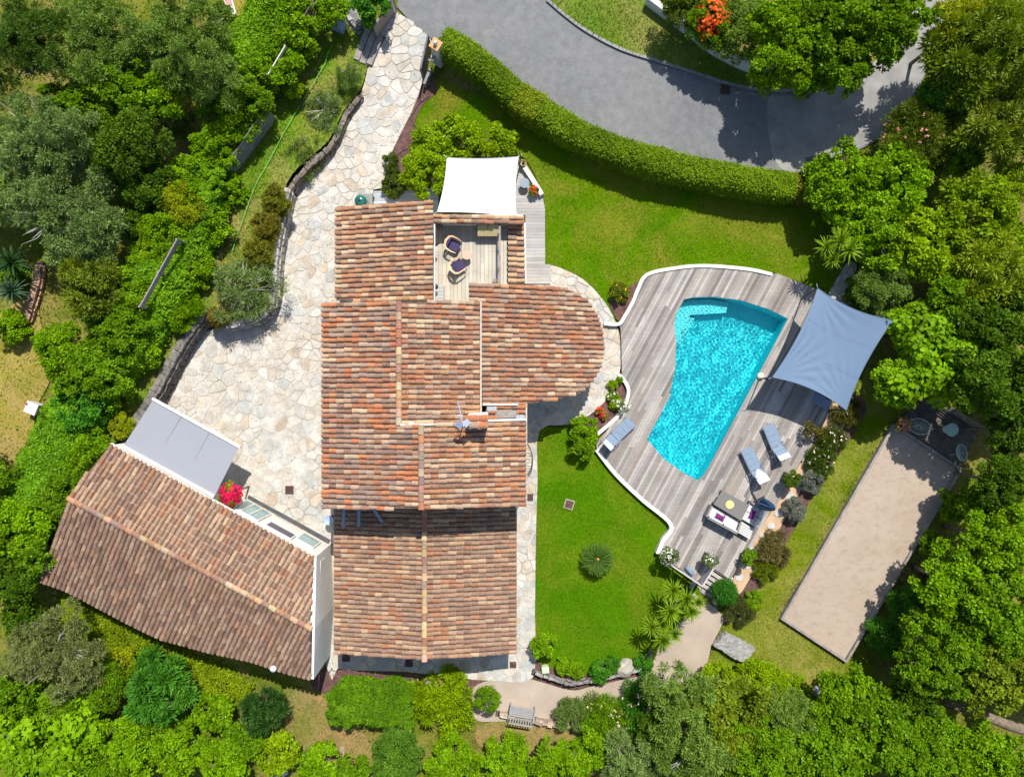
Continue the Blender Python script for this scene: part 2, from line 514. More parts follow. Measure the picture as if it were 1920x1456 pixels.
def area(name, pts, dz, mat, **k):
    o, lp = sheet(name, pts, dz, mat, **k); AREAS.append(lp); return o, lp
road, road_lp = area('road', ROAD, 0.02, M_ROAD)
area('concrete_road', CONCRETE, 0.03, M_CONC)
M_PATCH = mat_plain('old_patch', (0.11, 0.11, 0.115), 0.9, 0.2, var=.2, scale=2, fine=40)
area('road_patch', [(1478,250),(1520,262),(1542,290),(1520,302),(1498,292),(1486,272)], 0.036, M_CONC, smooth=False)
area('road_patch', [(1508,296),(1540,291),(1548,302),(1520,314)], 0.040, M_PATCH, smooth=False)
verge, verge_lp = area('verge', VERGE, 0.10, M_VERGE)
courtyard, court_lp = area('courtyard', COURTYARD, 0.0, M_MORTAR, n=2)
patio, patio_lp = area('patio', PATIO, 0.012, M_MORTAR, n=3)
lawn1, nl_lp = area('lawn', NLAWN, -0.02, M_LAWN)
M_LAWN_S = m_grass('lawn_grass_lush', [(0.042, 0.128, 0.001), (0.062, 0.160, 0.001), (0.085, 0.180, 0.002)], 0.30, (0.15, 0.175, 0.012), 0.75)
lawn2, sl_lp = area('lawn', SLAWN, -0.02, M_LAWN_S)
lawn3, rl_lp = area('lawn', RLAWN, -0.03, M_LAWN2)
gravel_path, path_lp = area('gravel_path', PATH, 0.005, M_GRAVEL)
area('sand_path', SANDSTRIP, 0.03, M_SAND)
border, border_lp = area('flower_border', BORDER, 0.0, M_MULCH)
area('flower_bed', BEDN, 0.015, M_MULCH)
area('flower_bed', BEDA, 0.03, M_MULCH)
area('flower_bed', BEDB, 0.03, M_MULCH)
area('flower_bed', SBED, 0.0, M_MULCH)
area('flower_bed', SBED2, 0.02, M_MULCH)
DRYPATCH = [[(-20,620),(60,560),(75,600),(95,700),(70,760),(50,860),(10,900),(-30,880)],[(300,240),(345,240),(362,270),(330,340),(318,400),(300,330)],[(420,-20),(480,-20),(495,30),(455,80),(430,120),(424,60)]]
for q in DRYPATCH: sheet('dry_grass_patch', q, -0.03, M_DRY)
DIRT = [[(470,1320),(560,1290),(640,1330),(680,1370),(690,1430),(560,1440),(480,1400)],[(900,1360),(1000,1348),(1120,1372),(1110,1400),(1000,1420),(960,1410),(900,1400)]]
M_DIRT = m_grass('bare_bank', [(0.09, 0.13, 0.012), (0.20, 0.18, 0.05), (0.30, 0.20, 0.09)], 0.7, (0.33, 0.19, 0.09), 0.8)
for q in DIRT: sheet('dry_bank', q, -0.03, M_DIRT)

# ------------------------------------------------------------------ flagstones: one mesh each
def clip_half(poly, p, n):
    out = []
    m = len(poly)
    for i in range(m):
        a, b = poly[i], poly[(i+1) % m]
        da, db = (a-p).dot(n), (b-p).dot(n)
        if da <= 0: out.append(a)
        if (da < 0 < db) or (db < 0 < da):
            out.append(a + (b-a)*(da/(da-db)))
    return out
def parea(p):
    return 0.5*sum(p[i].x*p[(i+1) % len(p)].y - p[(i+1) % len(p)].x*p[i].y for i in range(len(p)))

def flagstones(ground_o, lp, spacing, palette, z, limit, skip=None, gap=(0.010, 0.05), seed=3, drop=0.18):
    rr = random.Random(seed)
    if parea(lp) < 0: lp = lp[::-1]
    xs = [p.x for p in lp]; ys = [p.y for p in lp]
    sites = []
    y = min(ys)-spacing*2; row = 0
    while y < max(ys)+spacing*2:
        x = min(xs)-spacing*2 + (spacing/2 if row % 2 else 0)
        while x < max(xs)+spacing*2:
            if rr.random() > drop:
                sites.append(Vector((x+rr.uniform(-.45,.45)*spacing, y+rr.uniform(-.45,.45)*spacing)))
            x += spacing
        y += spacing*0.87; row += 1
    cells = []
    for i, s in enumerate(sites):
        if not (min(xs)-spacing < s.x < max(xs)+spacing and min(ys)-spacing < s.y < max(ys)+spacing): continue
        r = spacing*2.2
        cell = [s+Vector((-r,-r)), s+Vector((r,-r)), s+Vector((r,r)), s+Vector((-r,r))]
        for j, q in enumerate(sites):
            if j != i and abs(q.x-s.x) < 3.2*spacing and abs(q.y-s.y) < 3.2*spacing:
                d = q-s; dn = d.normalized()
                g = rr.uniform(*gap)/2
                cell = clip_half(cell, (s+q)/2 - dn*g, dn)
                if len(cell) < 3: break
        if len(cell) < 3: continue
        pc = [p.copy() for p in lp]
        m = len(cell)
        for k in range(m):
            a, b = cell[k], cell[(k+1) % m]
            d = b-a
            if d.length < 1e-5: continue
            pc = clip_half(pc, a, Vector((d.y, -d.x)).normalized())
            if len(pc) < 3: break
        if len(pc) < 3: continue
        pc = [p for k, p in enumerate(pc) if (p-pc[k-1]).length > 0.012]
        if len(pc) < 3 or parea(pc) < 0.02: continue
        c = sum(pc, Vector((0,0)))/len(pc)
        if skip and skip(c): continue
        ch = []
        for k in range(len(pc)):
            a, b = pc[k], pc[(k+1) % len(pc)]
            t = 0.16 if (b-a).length > 0.12 else 0.3
            ch += [a.lerp(b, t), a.lerp(b, 1-t)]
        cells.append((c, [c+(p-c)*0.985 for p in ch]))
    cells.sort(key=lambda q: -parea(q[1]))
    rest = MB(); out = 0
    for k, (c, pc) in enumerate(cells):
        h = rr.uniform(0.018, 0.03)
        mb = rest if k >= limit else MB()
        mb.prism([(p.x, p.y) for p in pc], [gz(p.y)+z-0.01 for p in pc], [gz(p.y)+z+h for p in pc])
        if k < limit:
            o = mb.build('flagstone', M_STONE, ground_o)
            col = rr.choice(palette); f = rr.uniform(.88, 1.1)
            o.color = (col[0]*f, col[1]*f, col[2]*f, 1)
    if rest.v:
        o = rest.build('small_flagstones', M_STONE, ground_o); o['kind'] = 'stuff'; o.color = (*palette[0], 1)
    return len(cells)
STONES = [(0.49,0.44,0.36),(0.50,0.465,0.405),(0.46,0.44,0.39),(0.39,0.39,0.36),(0.52,0.48,0.42),(0.47,0.36,0.235),(0.50,0.42,0.315),(0.38,0.40,0.385),(0.52,0.50,0.455),(0.48,0.43,0.37),(0.43,0.315,0.20),(0.46,0.39,0.30),(0.35,0.36,0.35),(0.50,0.45,0.38)]
HOUSE_XY = [P(x, y) for x, y in ((640,400),(970,400),(970,560),(1090,580),(1110,640),(1090,710),(1000,740),(970,760),(970,930),(950,960),(950,1190),(650,1190),(650,945),(630,940),(630,580),(640,560))]
STONES = [tuple(.86*(a+(b-a)*.40) for a, b in zip(c, (0.46, 0.44, 0.395))) for c in STONES]
def skip_house(c): return bool(inside(HOUSE_XY, [c.x], [c.y])[0])
n1 = flagstones(courtyard, court_lp, 0.50, STONES, 0.0, 300, skip_house, seed=11)
n2 = flagstones(patio, patio_lp, 0.52, STONES, 0.012, 300, skip_house, seed=5)
print('flagstones', n1, n2)
# ------------------------------------------------------------------ tiled roofs
TILE = [srgb(*c, 0.72) for c in [(150,108,90),(158,120,98),(178,156,136),(202,178,150),(186,124,86),(178,112,78),(164,124,100),(146,114,100),(184,152,126),(214,192,160),(172,118,92),(134,104,90),(168,146,128),(198,156,116),(156,140,128),(160,108,84)]]
TILE_SAND = [srgb(*c, 0.68) for c in [(158,122,104),(204,168,130),(220,186,146),(194,138,102),(176,146,124),(212,178,140),(226,204,170),(170,116,90),(150,124,110),(198,154,116),(184,128,96),(160,138,120)]]
TILE_ORANGE = [srgb(*c, 0.72) for c in [(200,122,76),(192,114,72),(144,116,104),(178,152,132),(154,128,114),(200,168,140),(192,126,88),(148,124,112),(168,142,124),(136,112,100),(176,116,88)]]
TILE_GREY = [srgb(*c, 0.74) for c in [(130,108,94),(144,118,100),(116,98,88),(152,132,116),(132,116,106),(160,126,106),(144,128,114),(110,96,90),(172,150,128),(134,112,102),(150,138,118)]]
TILE_MID = [srgb(*c, 0.68) for c in [(150,122,106),(170,138,116),(136,112,100),(188,162,136),(174,120,90),(156,132,114),(202,176,144),(144,122,110),(182,144,114),(164,146,124)]]
WARM = srgb(188, 124, 70, .72)
def warm(pal, k): return [tuple(a+(b-a)*k for a, b in zip(c, WARM)) for c in pal]
TILE = warm(TILE, .24); TILE_SAND = warm(TILE_SAND, .15); TILE_ORANGE = warm(TILE_ORANGE, .10); TILE_MID = warm(TILE_MID, .24); TILE_GREY = warm(TILE_GREY, .26)
def m_tile(name, src):
    t = NT(name)
    if src == 'object':
        base = t.n('ShaderNodeObjectInfo').outputs['Color']
    else:
        a = t.n('ShaderNodeAttribute'); a.attribute_name = 'tile_colour'; base = a.outputs['Color']
    c = t.mix(base, t.ramp(t.noise(14, 4, 0.65), [(0.28, 0.68), (0.72, 1.28)]), 1.0, 'MULTIPLY')
    c = t.mix(c, (0.36, 0.325, 0.28), t.ramp(t.noise(17, 6, 0.8), [(0.50, 0.0), (0.66, 0.6)]))
    c = t.mix(c, (0.05, 0.036, 0.032), t.ramp(t.noise(12, 6, 0.85), [(0.56, 0.0), (0.70, 0.8)]))
    t.col(c); t.bump(t.noise(28, 4, 0.7), 0.7, 0.03)
    return t.fin(0.85, 0.2)
M_TILE_O = m_tile('terracotta_tile', 'object')
M_TILE_A = m_tile('terracotta_tiles', 'attr')
M_CHANNEL = mat_plain('tile_channel', (0.13, 0.085, 0.065), 0.9, 0.1, var=0.35, scale=8, fine=40)
M_LEAD = mat_plain('pale_flashing', (0.40, 0.355, 0.295), 0.7, 0.3, var=0.15)

def arch(n=6, r0=0.088, r1=0.104, lift=0.024, thick=0.0):
    """unit canal tile: x 0 (upper) .. 1 (lower), convex upward, with its front lip"""
    vs = []
    for x, r, dz in ((0, r0, 0.0), (1, r1, lift)):
        for k in range(n+1):
            a = math.pi*k/n
            vs.append((x, -r*math.cos(a), r*0.78*math.sin(a)+dz))
    b = len(vs)
    for k in range(n+1):
        a = math.pi*k/n; r = r1*0.90
        vs.append((1.055, -r*math.cos(a), r*0.60*math.sin(a)+lift*0.2))
    m = n+1
    fs = [(k, m+k, m+k+1, k+1) for k in range(n)] + [(m+k, b+k, b+k+1, m+k+1) for k in range(n)]
    return vs, fs
ARCH_V, ARCH_F = arch()
_tm = bpy.data.meshes.new('canal_tile'); _tm.from_pydata(ARCH_V, [], [tuple(reversed(f)) for f in ARCH_F]); _tm.materials.append(M_TILE_O)
_n = _tm.polygons[2].normal
TILE_FLIP = _n.z < 0
if TILE_FLIP:
    _tm = bpy.data.meshes.new('canal_tile'); _tm.from_pydata(ARCH_V, [], ARCH_F); _tm.materials.append(M_TILE_O)
M_TILE_LIP = mat_plain('lime_mortar_lip', (0.42, 0.35, 0.27), 0.9, 0.1, var=.3, scale=10)
_tm.materials.append(M_TILE_LIP)
for _p in list(_tm.polygons)[6:]: _p.material_index = 1
FACES = ARCH_F if TILE_FLIP else [tuple(reversed(f)) for f in ARCH_F]

LIP = (0.42, 0.35, 0.27)
class Tiler:
    """lays tiles: the first ones as objects of their own, the rest joined"""
    def __init__(self, root, limit):
        self.root = root; self.left = limit; self.v = []; self.f = []; self.c = []; self.n = 0
    def tile(self, M, col, parent, name='tile', single=True):
        self.n += 1
        if single and self.left > 0:
            self.left -= 1
            o = bpy.data.objects.new(name, _tm); COL.objects.link(o)
            o.parent = parent
            o.matrix_basis = M
            o.color = (*col, 1)
        else:
            b = len(self.v)
            self.v += [tuple(M @ Vector(p)) for p in ARCH_V]
            self.f += [tuple(i+b for i in q) for q in FACES]
            self.c += [col]*6 + [LIP if self.n % 3 else col]*(len(FACES)-6)
    def finish(self):
        if not self.v: return
        me = bpy.data.meshes.new('roof_tiles'); me.from_pydata(self.v, [], self.f)
        a = me.attributes.new('tile_colour', 'FLOAT_COLOR', 'FACE')
        a.data.foreach_set('color', np.array([(*c, 1) for c in self.c], dtype=np.float32).ravel())
        o = link('roof_tiles', me, M_TILE_A, self.root); o['kind'] = 'stuff'

class Plane:
    def __init__(self, o, u, n):
        self.o = o; self.n = n.normalized(); self.u = (u - self.n*u.dot(self.n)).normalized(); self.v = self.n.cross(self.u)
    def hit(self, px, py):
        a = Vector((0, 0, H)); d = P(px, py, 0) - a
        t = (self.o-a).dot(self.n)/d.dot(self.n)
        return a + d*t
    def uv(self, p):
        q = p-self.o; return Vector((q.dot(self.u), q.dot(self.v)))
def plane_x(px0, z0, px1, z1, py=750):
    """roof sloping along x: height z0 at column px0 (high), z1 at px1 (low)"""
    a, b = P(px0, py, z0), P(px1, py, z1)
    u = b-a
    return Plane(a, u, u.cross(Vector((0,1,0))) if u.x < 0 and False else (u.cross(Vector((0,1,0))) if u.cross(Vector((0,1,0))).z > 0 else -u.cross(Vector((0,1,0)))))

def intervals(poly, v):
    r = []
    n = len(poly)
    for i in range(n):
        a, b = poly[i], poly[(i+1) % n]
        if (a.y > v) != (b.y > v):
            r.append(a.x + (v-a.y)/(b.y-a.y)*(b.x-a.x))
    r.sort()
    return [(r[i], r[i+1]) for i in range(0, len(r)-1, 2)]

def roof(root, name, pl, px, tiler, palette, pitch=0.228, expo=0.36, seed=1, single=True, slab=0.10, warp=0.045, runs=None):
    rr = random.Random(seed)
    pts = [pl.hit(x, y) for x, y in px]
    uv = [pl.uv(p) for p in pts]
    mb = MB()
    n = len(pts)
    top = pts; bot = [p - pl.n*slab for p in pts]
    a = sum(uv[i].x*uv[(i+1) % n].y-uv[(i+1) % n].x*uv[i].y for i in range(n))
    idx = list(range(n)) if a > 0 else list(range(n))[::-1]
    vs = [bot[i] for i in idx] + [top[i] for i in idx]
    mb.add(vs, [tuple(range(n-1,-1,-1)), tuple(range(n,2*n))] + [(i, (i+1) % n, n+(i+1) % n, n+i) for i in range(n)])
    ro = mb.build(name, M_CHANNEL, root)
    v0 = min(p.y for p in uv); v1 = max(p.y for p in uv)
    rows = max(1, round((v1-v0)/pitch)); pt = (v1-v0)/rows
    last = None
    for r in range(rows):
        v = v0 + (r+.5)*pt
        for u0, u1 in intervals(uv, v):
            L = u1-u0
            k = max(1, round(L/expo)); e = L/k
            off = rr.uniform(-.06, .06)*e if k > 1 else 0
            run = None
            for i in range(k):
                ua = u0 + i*e + (off if i > 0 else 0); ub = u0 + (i+1)*e + (off if i < k-1 else 0.02)
                ln = ub-ua+0.05
                if last is None or rr.random() > 0.22: last = rr.choice(palette)
                f = rr.uniform(.82, 1.16)
                col = tuple(min(1, c*f) for c in last)
                w = rr.uniform(.93, 1.10)
                jit = rr.uniform(-warp, warp)
                o = pl.o + pl.u*(ua-0.05) + pl.v*(v+rr.uniform(-.018, .018)) + pl.n*0.004
                R = Matrix((pl.u, pl.v, pl.n)).transposed().to_4x4()
                M = Matrix.Translation(o) @ R @ Matrix.Rotation(jit, 4, 'Z') @ Matrix.Diagonal((ln, w, rr.uniform(.95, 1.12), 1))
                tiler.tile(M, col, ro, 'tile', single)
    return ro

def ridge_row(parent, a, b, tiler, palette, seed=2, w=1.35, expo=0.38, name='ridge_tile', single=True):
    rr = random.Random(seed)
    d = b-a; L = d.length; u = d.normalized()
    n_ = (Vector((0,0,1)) - u*u.z).normalized(); v = n_.cross(u)
    k = max(1, round(L/expo)); e = L/k
    for i in range(k):
        col = tuple(c*rr.uniform(.85, 1.15) for c in rr.choice(palette))
        R = Matrix((u, v, n_)).transposed().to_4x4()
        M = Matrix.Translation(a+u*(i*e-.03)+Vector((0,0,-0.02))) @ R @ Matrix.Rotation(rr.uniform(-.03,.03), 4, 'Z') @ Matrix.Diagonal((e+.06, w, w, 1))
        tiler.tile(M, col, parent, name, single)

def wall_under(root, pl, px, shrink, zb, mat, name='wall'):
    pts = [pl.hit(x, y) for x, y in px]
    c = sum(pts, Vector((0,0,0)))/len(pts)
    q = []
    for p in pts:
        d = Vector((c.x-p.x, c.y-p.y, 0)); l = d.length
        q.append(p + d/l*min(shrink*1.4, l*.3))
    top = [pl.o.z + (-(pl.n.x*(p.x-pl.o.x)+pl.n.y*(p.y-pl.o.y)))/pl.n.z - 0.13 for p in q]
    mb = MB(); mb.prism([(p.x, p.y) for p in q], [zb]*len(q), top)
    return mb.build(name, mat, root)

# ------------------------------------------------------------------ the villa
house = empty('house', P(790, 760, 0), 'large stone villa with weathered terracotta tile roofs, a rounded wing and a sunken roof terrace', 'house')
HT = Tiler(house, 300)
plR6 = plane_x(900, 4.35, 1132, 2.45)
R6 = [(880,533),(1040,537),(1075,546),(1104,565),(1120,592),(1129,625),(1132,655),(1126,688),(1112,712),(1090,736),(1040,749),(990,757),(906,762),(903,566),(881,564)]
r6 = roof(house, 'roof', plR6, R6, HT, TILE, seed=21)
plW = plane_x(748, 5.65, 605, 4.85)
RW = [(605,568),(747,566),(747,796),(789,796),(789,953),(605,953)]
rW = roof(house, 'roof', plW, RW, HT, TILE + TILE_ORANGE + TILE_ORANGE, seed=22, single=False)
plE = plane_x(748, 5.65, 902, 4.75)
rE = roof(house, 'roof', plE, [(749,566),(901,564),(901,776),(885,792),(790,796),(749,796)], HT, TILE, seed=23, single=False)
plS = plane_x(790, 5.88, 985, 4.80)
rS = roof(house, 'roof', plS, [(791,798),(860,793),(985,790),(985,949),(791,953)], HT, TILE, seed=24, single=False)
plL = plane_x(905, 4.25, 985, 3.80)
rL = roof(house, 'roof', plL, [(916,758),(985,757),(985,787),(916,787)], HT, TILE_ORANGE, seed=25, single=False)
plNW = plane_x(812, 4.30, 630, 3.10)
rNW = roof(house, 'roof', plNW, [(630,388),(811,375),(811,562),(630,563)], HT, TILE_SAND, seed=26, single=False)
plN = plane_x(812, 3.75, 981, 3.45)
rN = roof(house, 'roof', plN, [(813,401),(981,405),(981,421),(813,418)], HT, TILE_SAND, seed=27, single=False)
plE2 = plane_x(954, 2.95, 981, 2.80)
rE2 = roof(house, 'roof', plE2, [(954,422),(981,422),(983,531),(954,531)], HT, TILE_SAND, seed=28, single=False, pitch=0.25)
plA = plane_x(796, 3.12, 628, 2.30)
rA = roof(house, 'roof', plA, [(628,945),(795,945),(795,1237),(628,1222)], HT, TILE_MID, seed=29, single=False)
plB = plane_x(796, 3.12, 967, 2.30)
rB = roof(house, 'roof', plB, [(797,945),(967,945),(967,1224),(797,1237)], HT, TILE_MID, seed=30, single=False)
up = Vector((0, 0, 0.05))
ridge_row(rW, P(748,566,5.65)+up, P(748,795,5.65)+up, HT, TILE, 3, single=False)
ridge_row(rS, P(790,797,5.88)+up, P(790,953,5.88)+up, HT, TILE_ORANGE, 4, single=False)
ridge_row(rA, P(796,950,3.12)+up, P(796,1237,3.12)+up, HT, TILE_SAND, 5, single=False)
HT.finish()
# walls
for pl, px, sh, zb in ((plW, RW, .25, 0), (plE, [(749,566),(901,564),(901,776),(885,792),(749,796)], .1, 0), (plS, [(789,800),(985,790),(985,949),(789,953)], .18, 0),
                       (plR6, R6, .28, 0), (plNW, [(630,388),(811,375),(811,562),(630,563)], .15, 0), (plL, [(906,757),(985,757),(985,790),(906,790)], .1, 0)):
    wall_under(house, pl, px, sh, zb-0.2, M_CREAM)
wall_under(house, plA, [(628,945),(796,945),(796,1237),(628,1222)], .2, -1.0, M_CREAM)
wall_under(house, plB, [(796,945),(967,945),(967,1224),(796,1237)], .2, -1.0, M_CREAM)
for px, top, zb in (([(770,950),(822,950),(822,1214),(770,1214)], 2.78, -1.0), ([(735,800),(830,800),(830,938),(735,938)], 5.2, 0), ([(725,580),(772,580),(772,800),(725,800)], 5.2, 0)):
    q = [P(x, y, top) for x, y in px]; mb = MB(); mb.prism([(p.x, p.y) for p in q], zb, top); mb.build('wall', M_CREAM, house)
# terrace parapets, floor slab
TZ = 2.62
t0, t1 = P(815, 419, TZ), P(955, 568, TZ)
mb = MB(); mb.box(((t0.x+t1.x)/2, (t0.y+t1.y)/2, TZ-.2), (t1.x-t0.x+.2, t0.y-t1.y+.2, .3)); terr = mb.build('terrace', M_GREYWOOD, house)
a = P(813, 409, 3.4); b = P(983, 409, 3.4)
mb = MB(); mb.box(((a.x+b.x)/2, a.y, 1.7), (b.x-a.x-.1, .36, 3.3)); mb.build('wall', M_CREAM, house)
a = P(970, 421, 2.6); b = P(970, 540, 2.6)
mb = MB(); mb.box((a.x, (a.y+b.y)/2, 1.35), (.62, a.y-b.y, 2.6)); mb.build('wall', M_CREAM, house)
mb = MB(); mb.box(((t0.x+t1.x)/2, (t0.y+t1.y)/2, 1.2), (t1.x-t0.x, t0.y-t1.y, 2.3)); mb.build('wall', M_CREAM, house)
# pale strips: gutters, flashings, gable edges
def strip(root, name, p, q, w, h, mat):
    d = q-p
    mb = MB(); mb.box((p+q)/2, (d.length, w, h), math.atan2(d.y, d.x), -math.asin(d.z/d.length))
    return mb.build(name, mat, root)
strip(house, 'flashing', P(902,566,4.80)+up*2, P(902,778,4.80)+up*2, .08, .16, M_LEAD)
strip(house, 'flashing', P(605,567,4.85), P(605,953,4.85), .05, .10, M_LEAD)
strip(house, 'flashing', P(630,389,3.10), P(630,563,3.10), .05, .10, M_LEAD)
strip(house, 'flashing', P(815,421,4.2), P(815,566,4.2), .05, .12, M_WHITE)
strip(house, 'gable_edge', P(750,796,5.72), P(860,795,5.2), .06, .14, M_WHITE)
strip(house, 'gable_edge', P(905,758,4.34), P(970,758,4.02), .07, .12, M_WHITE)
strip(house, 'gable_edge', P(912,788,4.9), P(986,786,4.85), .09, .14, M_WHITE)
strip(house, 'gutter', P(987,757,3.8), P(987,950,4.72), .07, .09, M_LEAD)
strip(house, 'gutter', P(984,418,2.75), P(985,531,2.75), .09, .1, M_WHITE)
strip(house, 'gutter', P(968,953,2.25), P(968,1225,2.25), .07, .08, M_LEAD)
strip(house, 'gutter', P(627,955,2.25), P(627,1222,2.25), .06, .08, M_LEAD)
M_SLATE = mat_plain('blue_grey_sheet', (0.30, 0.33, 0.35), 0.5, 0.4, var=0.12)
q = plL.hit(948, 776)
mb = MB(); mb.box(q+Vector((0,0,.1)), (.98, .34, .05), 0, .13); mb.build('roof_board', M_GREYWOOD, house)
q = plL.hit(922, 766); mb = MB(); mb.box(q+Vector((0,0,.09)), (.45, .2, .05), 0, .13); mb.build('roof_sheet', M_SLATE, house)
q = plL.hit(972, 781); mb = MB(); mb.box(q+Vector((0,0,.09)), (.55, .2, .05), 0, .13); mb.build('roof_sheet', M_SLATE, house)
# chimney
ch = MB()
zc = 6.4
c0 = P(895, 790, zc)
ch.box((c0.x, c0.y, zc-.75), (.80, .62, 1.5)); cho = ch.build('chimney', M_CREAM, house)
CT = Tiler(house, 8)
for k, dy in enumerate((.15, -.15)):
    for j, dx in enumerate((-.42, 0.0)):
        col = TILE_ORANGE[(0, 1, 3, 0)[k*2+j]]
        M = Matrix.Translation((c0.x+dx, c0.y+dy, zc+.01)) @ Matrix.Diagonal((.44, 1.45, 1.0, 1))
        o = bpy.data.objects.new('tile', _tm); COL.objects.link(o); o.parent = cho; o.matrix_basis = M; o.color = (*col, 1)
strip(house, 'flashing', P(880,777,5.5), P(914,774,5.45), .10, .12, M_WHITE)
strip(house, 'flashing', P(913,774,5.4), P(913,790,5.45), .10, .12, M_WHITE)
# terrace boards
def grey(r, base, spread=.2):
    f = 1 + r.uniform(-spread, spread)
    return (base[0]*f*(1+r.uniform(-.03,.03)), base[1]*f, base[2]*f*(1+r.uniform(-.04,.04)), 1)
rt = random.Random(4)
x = t0.x; w = .185
while x < t1.x-.02:
    cut = rt.choice([.35, .5, .65])
    L = t0.y-t1.y
    for ya, yb in ((0, cut), (cut, 1)):
        mb = MB(); mb.box((x+w/2, t0.y-L*(ya+yb)/2, TZ-.02+rt.uniform(0,.004)), (w-.012, L*(yb-ya)-.006, .05))
        o = mb.build('plank', M_WOOD_Y, terr); o.color = grey(rt, (0.42, 0.385, 0.315), .10)
    x += w
# terrace railing, black posts
M_BLACK = mat_plain('black_metal', (0.02, 0.021, 0.024), 0.5, 0.4, var=0.1, bump=0)
rl = empty('terrace_railing', P(938, 480, TZ), 'dark timber handrail on black posts along the east side of the roof terrace', 'railing')
mb = MB(); a, b = P(937, 424, TZ+.95), P(937, 530, TZ+.95)
mb.box(((a.x+b.x)/2, (a.y+b.y)/2, TZ+.95), (.09, a.y-b.y, .05)); mb.build('handrail', M_GREYWOOD, rl)
for py in (425, 461, 497, 529):
    p = P(937, py, TZ); mb = MB(); mb.tube([(p.x, p.y, TZ), (p.x, p.y, TZ+.95)], .03); mb.build('post', M_BLACK, rl)
mb = MB()
for dz in (.3, .5, .7): mb.tube([(a.x, a.y, TZ+dz), (a.x, b.y, TZ+dz)], .008, 6)
mb.build('wire', M_BLACK, rl)
M_CANVAS = mat_plain('tan_canvas', (0.40, 0.34, 0.17), 0.8, 0.2, var=0.1)
sc = empty('windbreak', P(915, 432, TZ), 'tan canvas windbreak on black posts in the north corner of the roof terrace', 'windbreak')
p0, p1 = P(895, 424, TZ+.7), P(936, 424, TZ+.7)
mb = MB(); mb.box(((p0.x+p1.x)/2, p0.y-.16, TZ+.62), (p1.x-p0.x, .6, .03), 0, 0, .5); mb.build('canvas', M_CANVAS, sc)
for f in (0, .5, 1):
    x = p0.x+(p1.x-p0.x)*f
    mb = MB(); mb.tube([(x, p0.y+.12, TZ), (x, p0.y+.12, TZ+.85)], .025); mb.tube([(x, p0.y+.12, TZ+.8), (x-.05, p0.y-.45, TZ+.42)], .02); mb.build('post', M_BLACK, sc)
# wrought iron balcony on the east wall
M_IRON = mat_plain('rusted_iron', (0.06, 0.05, 0.04), 0.6, 0.4, var=0.3)
bc = MB()
by0, by1 = P(985, 830, 2.6), P(985, 892, 2.6)
cy = (by0.y+by1.y)/2; rr_ = (by0.y-by1.y)/2
xe = by0.x-.03
pts = [(xe+.36*math.sin(math.pi*k/16), cy+rr_*math.cos(math.pi*k/16), 2.6) for k in range(17)]
bc.tube(pts, .02, 6); bc.tube([(x, y, 3.4) for x, y, z in pts], .02, 6)
for k in range(17): bc.tube([pts[k], (pts[k][0], pts[k][1], 3.4)], .01, 5)
for k in range(1, 16):
    bc.tube([(xe, pts[k][1], 2.6), pts[k]], .012, 5)
    if k % 2: bc.tube([(xe, pts[k][1], 2.6), pts[min(16, k+2)]], .008, 5)
bc.build('balcony_grille', M_IRON, house)
# beams that carry the eave of the annex
M_BLUEWOOD = mat_plain('blue_grey_wood', (0.20, 0.27, 0.34), 0.6, 0.3)  # even blue-grey tone for the wooden beams
for x0, y0, x1, y1 in ((645,950,644,988),(673,950,673,986),(700,953,717,978)):
    strip(house, 'beam', P(x0, y0, 3.1), P(x1, y1, 3.0), .12, .12, M_BLUEWOOD)

# ------------------------------------------------------------------ the garage house
gA, gB = P(128, 933, 3.35), P(584, 1178, 3.35)
rd = (gB-gA).normalized()
nE = Vector((-rd.y, rd.x, 0)); nE = nE if nE.x > 0 else -nE
def gplane(dirh, drop):
    u = dirh + Vector((0, 0, -drop))
    n_ = rd.cross(u); n_ = n_ if n_.z > 0 else -n_
    return Plane(gA, u, n_)
plG1 = gplane(nE, 0.24); plG2 = gplane(-nE, 0.26)
garage = empty('garage', P(340, 1030, 0), 'low outbuilding with a long mossy brown tile roof set at an angle to the villa', 'outbuilding')
GT = Tiler(garage, 300)
G1 = [(128,932),(208,832),(588,1042),(581,1176)]
G2 = [(128,934),(582,1180),(583,1272),(530,1258),(470,1238),(395,1222),(300,1196),(238,1166),(180,1135),(120,1104),(64,1085),(92,1035)]
g1 = roof(garage, 'roof', plG1, G1, GT, TILE_MID, seed=41, pitch=.235, single=True)
g2 = roof(garage, 'roof', plG2, G2, GT, TILE_GREY, seed=42, pitch=.235, single=False)
ridge_row(g1, gA+up, gB+up, GT, TILE_SAND, 6, single=False)
GT.finish()
wall_under(garage, plG2, [(582,1180),(583,1262),(530,1248),(470,1228),(395,1212),(300,1186),(238,1156),(180,1125),(120,1094),(80,1082),(100,1035),(128,934)], .18, -.9, M_CREAM)
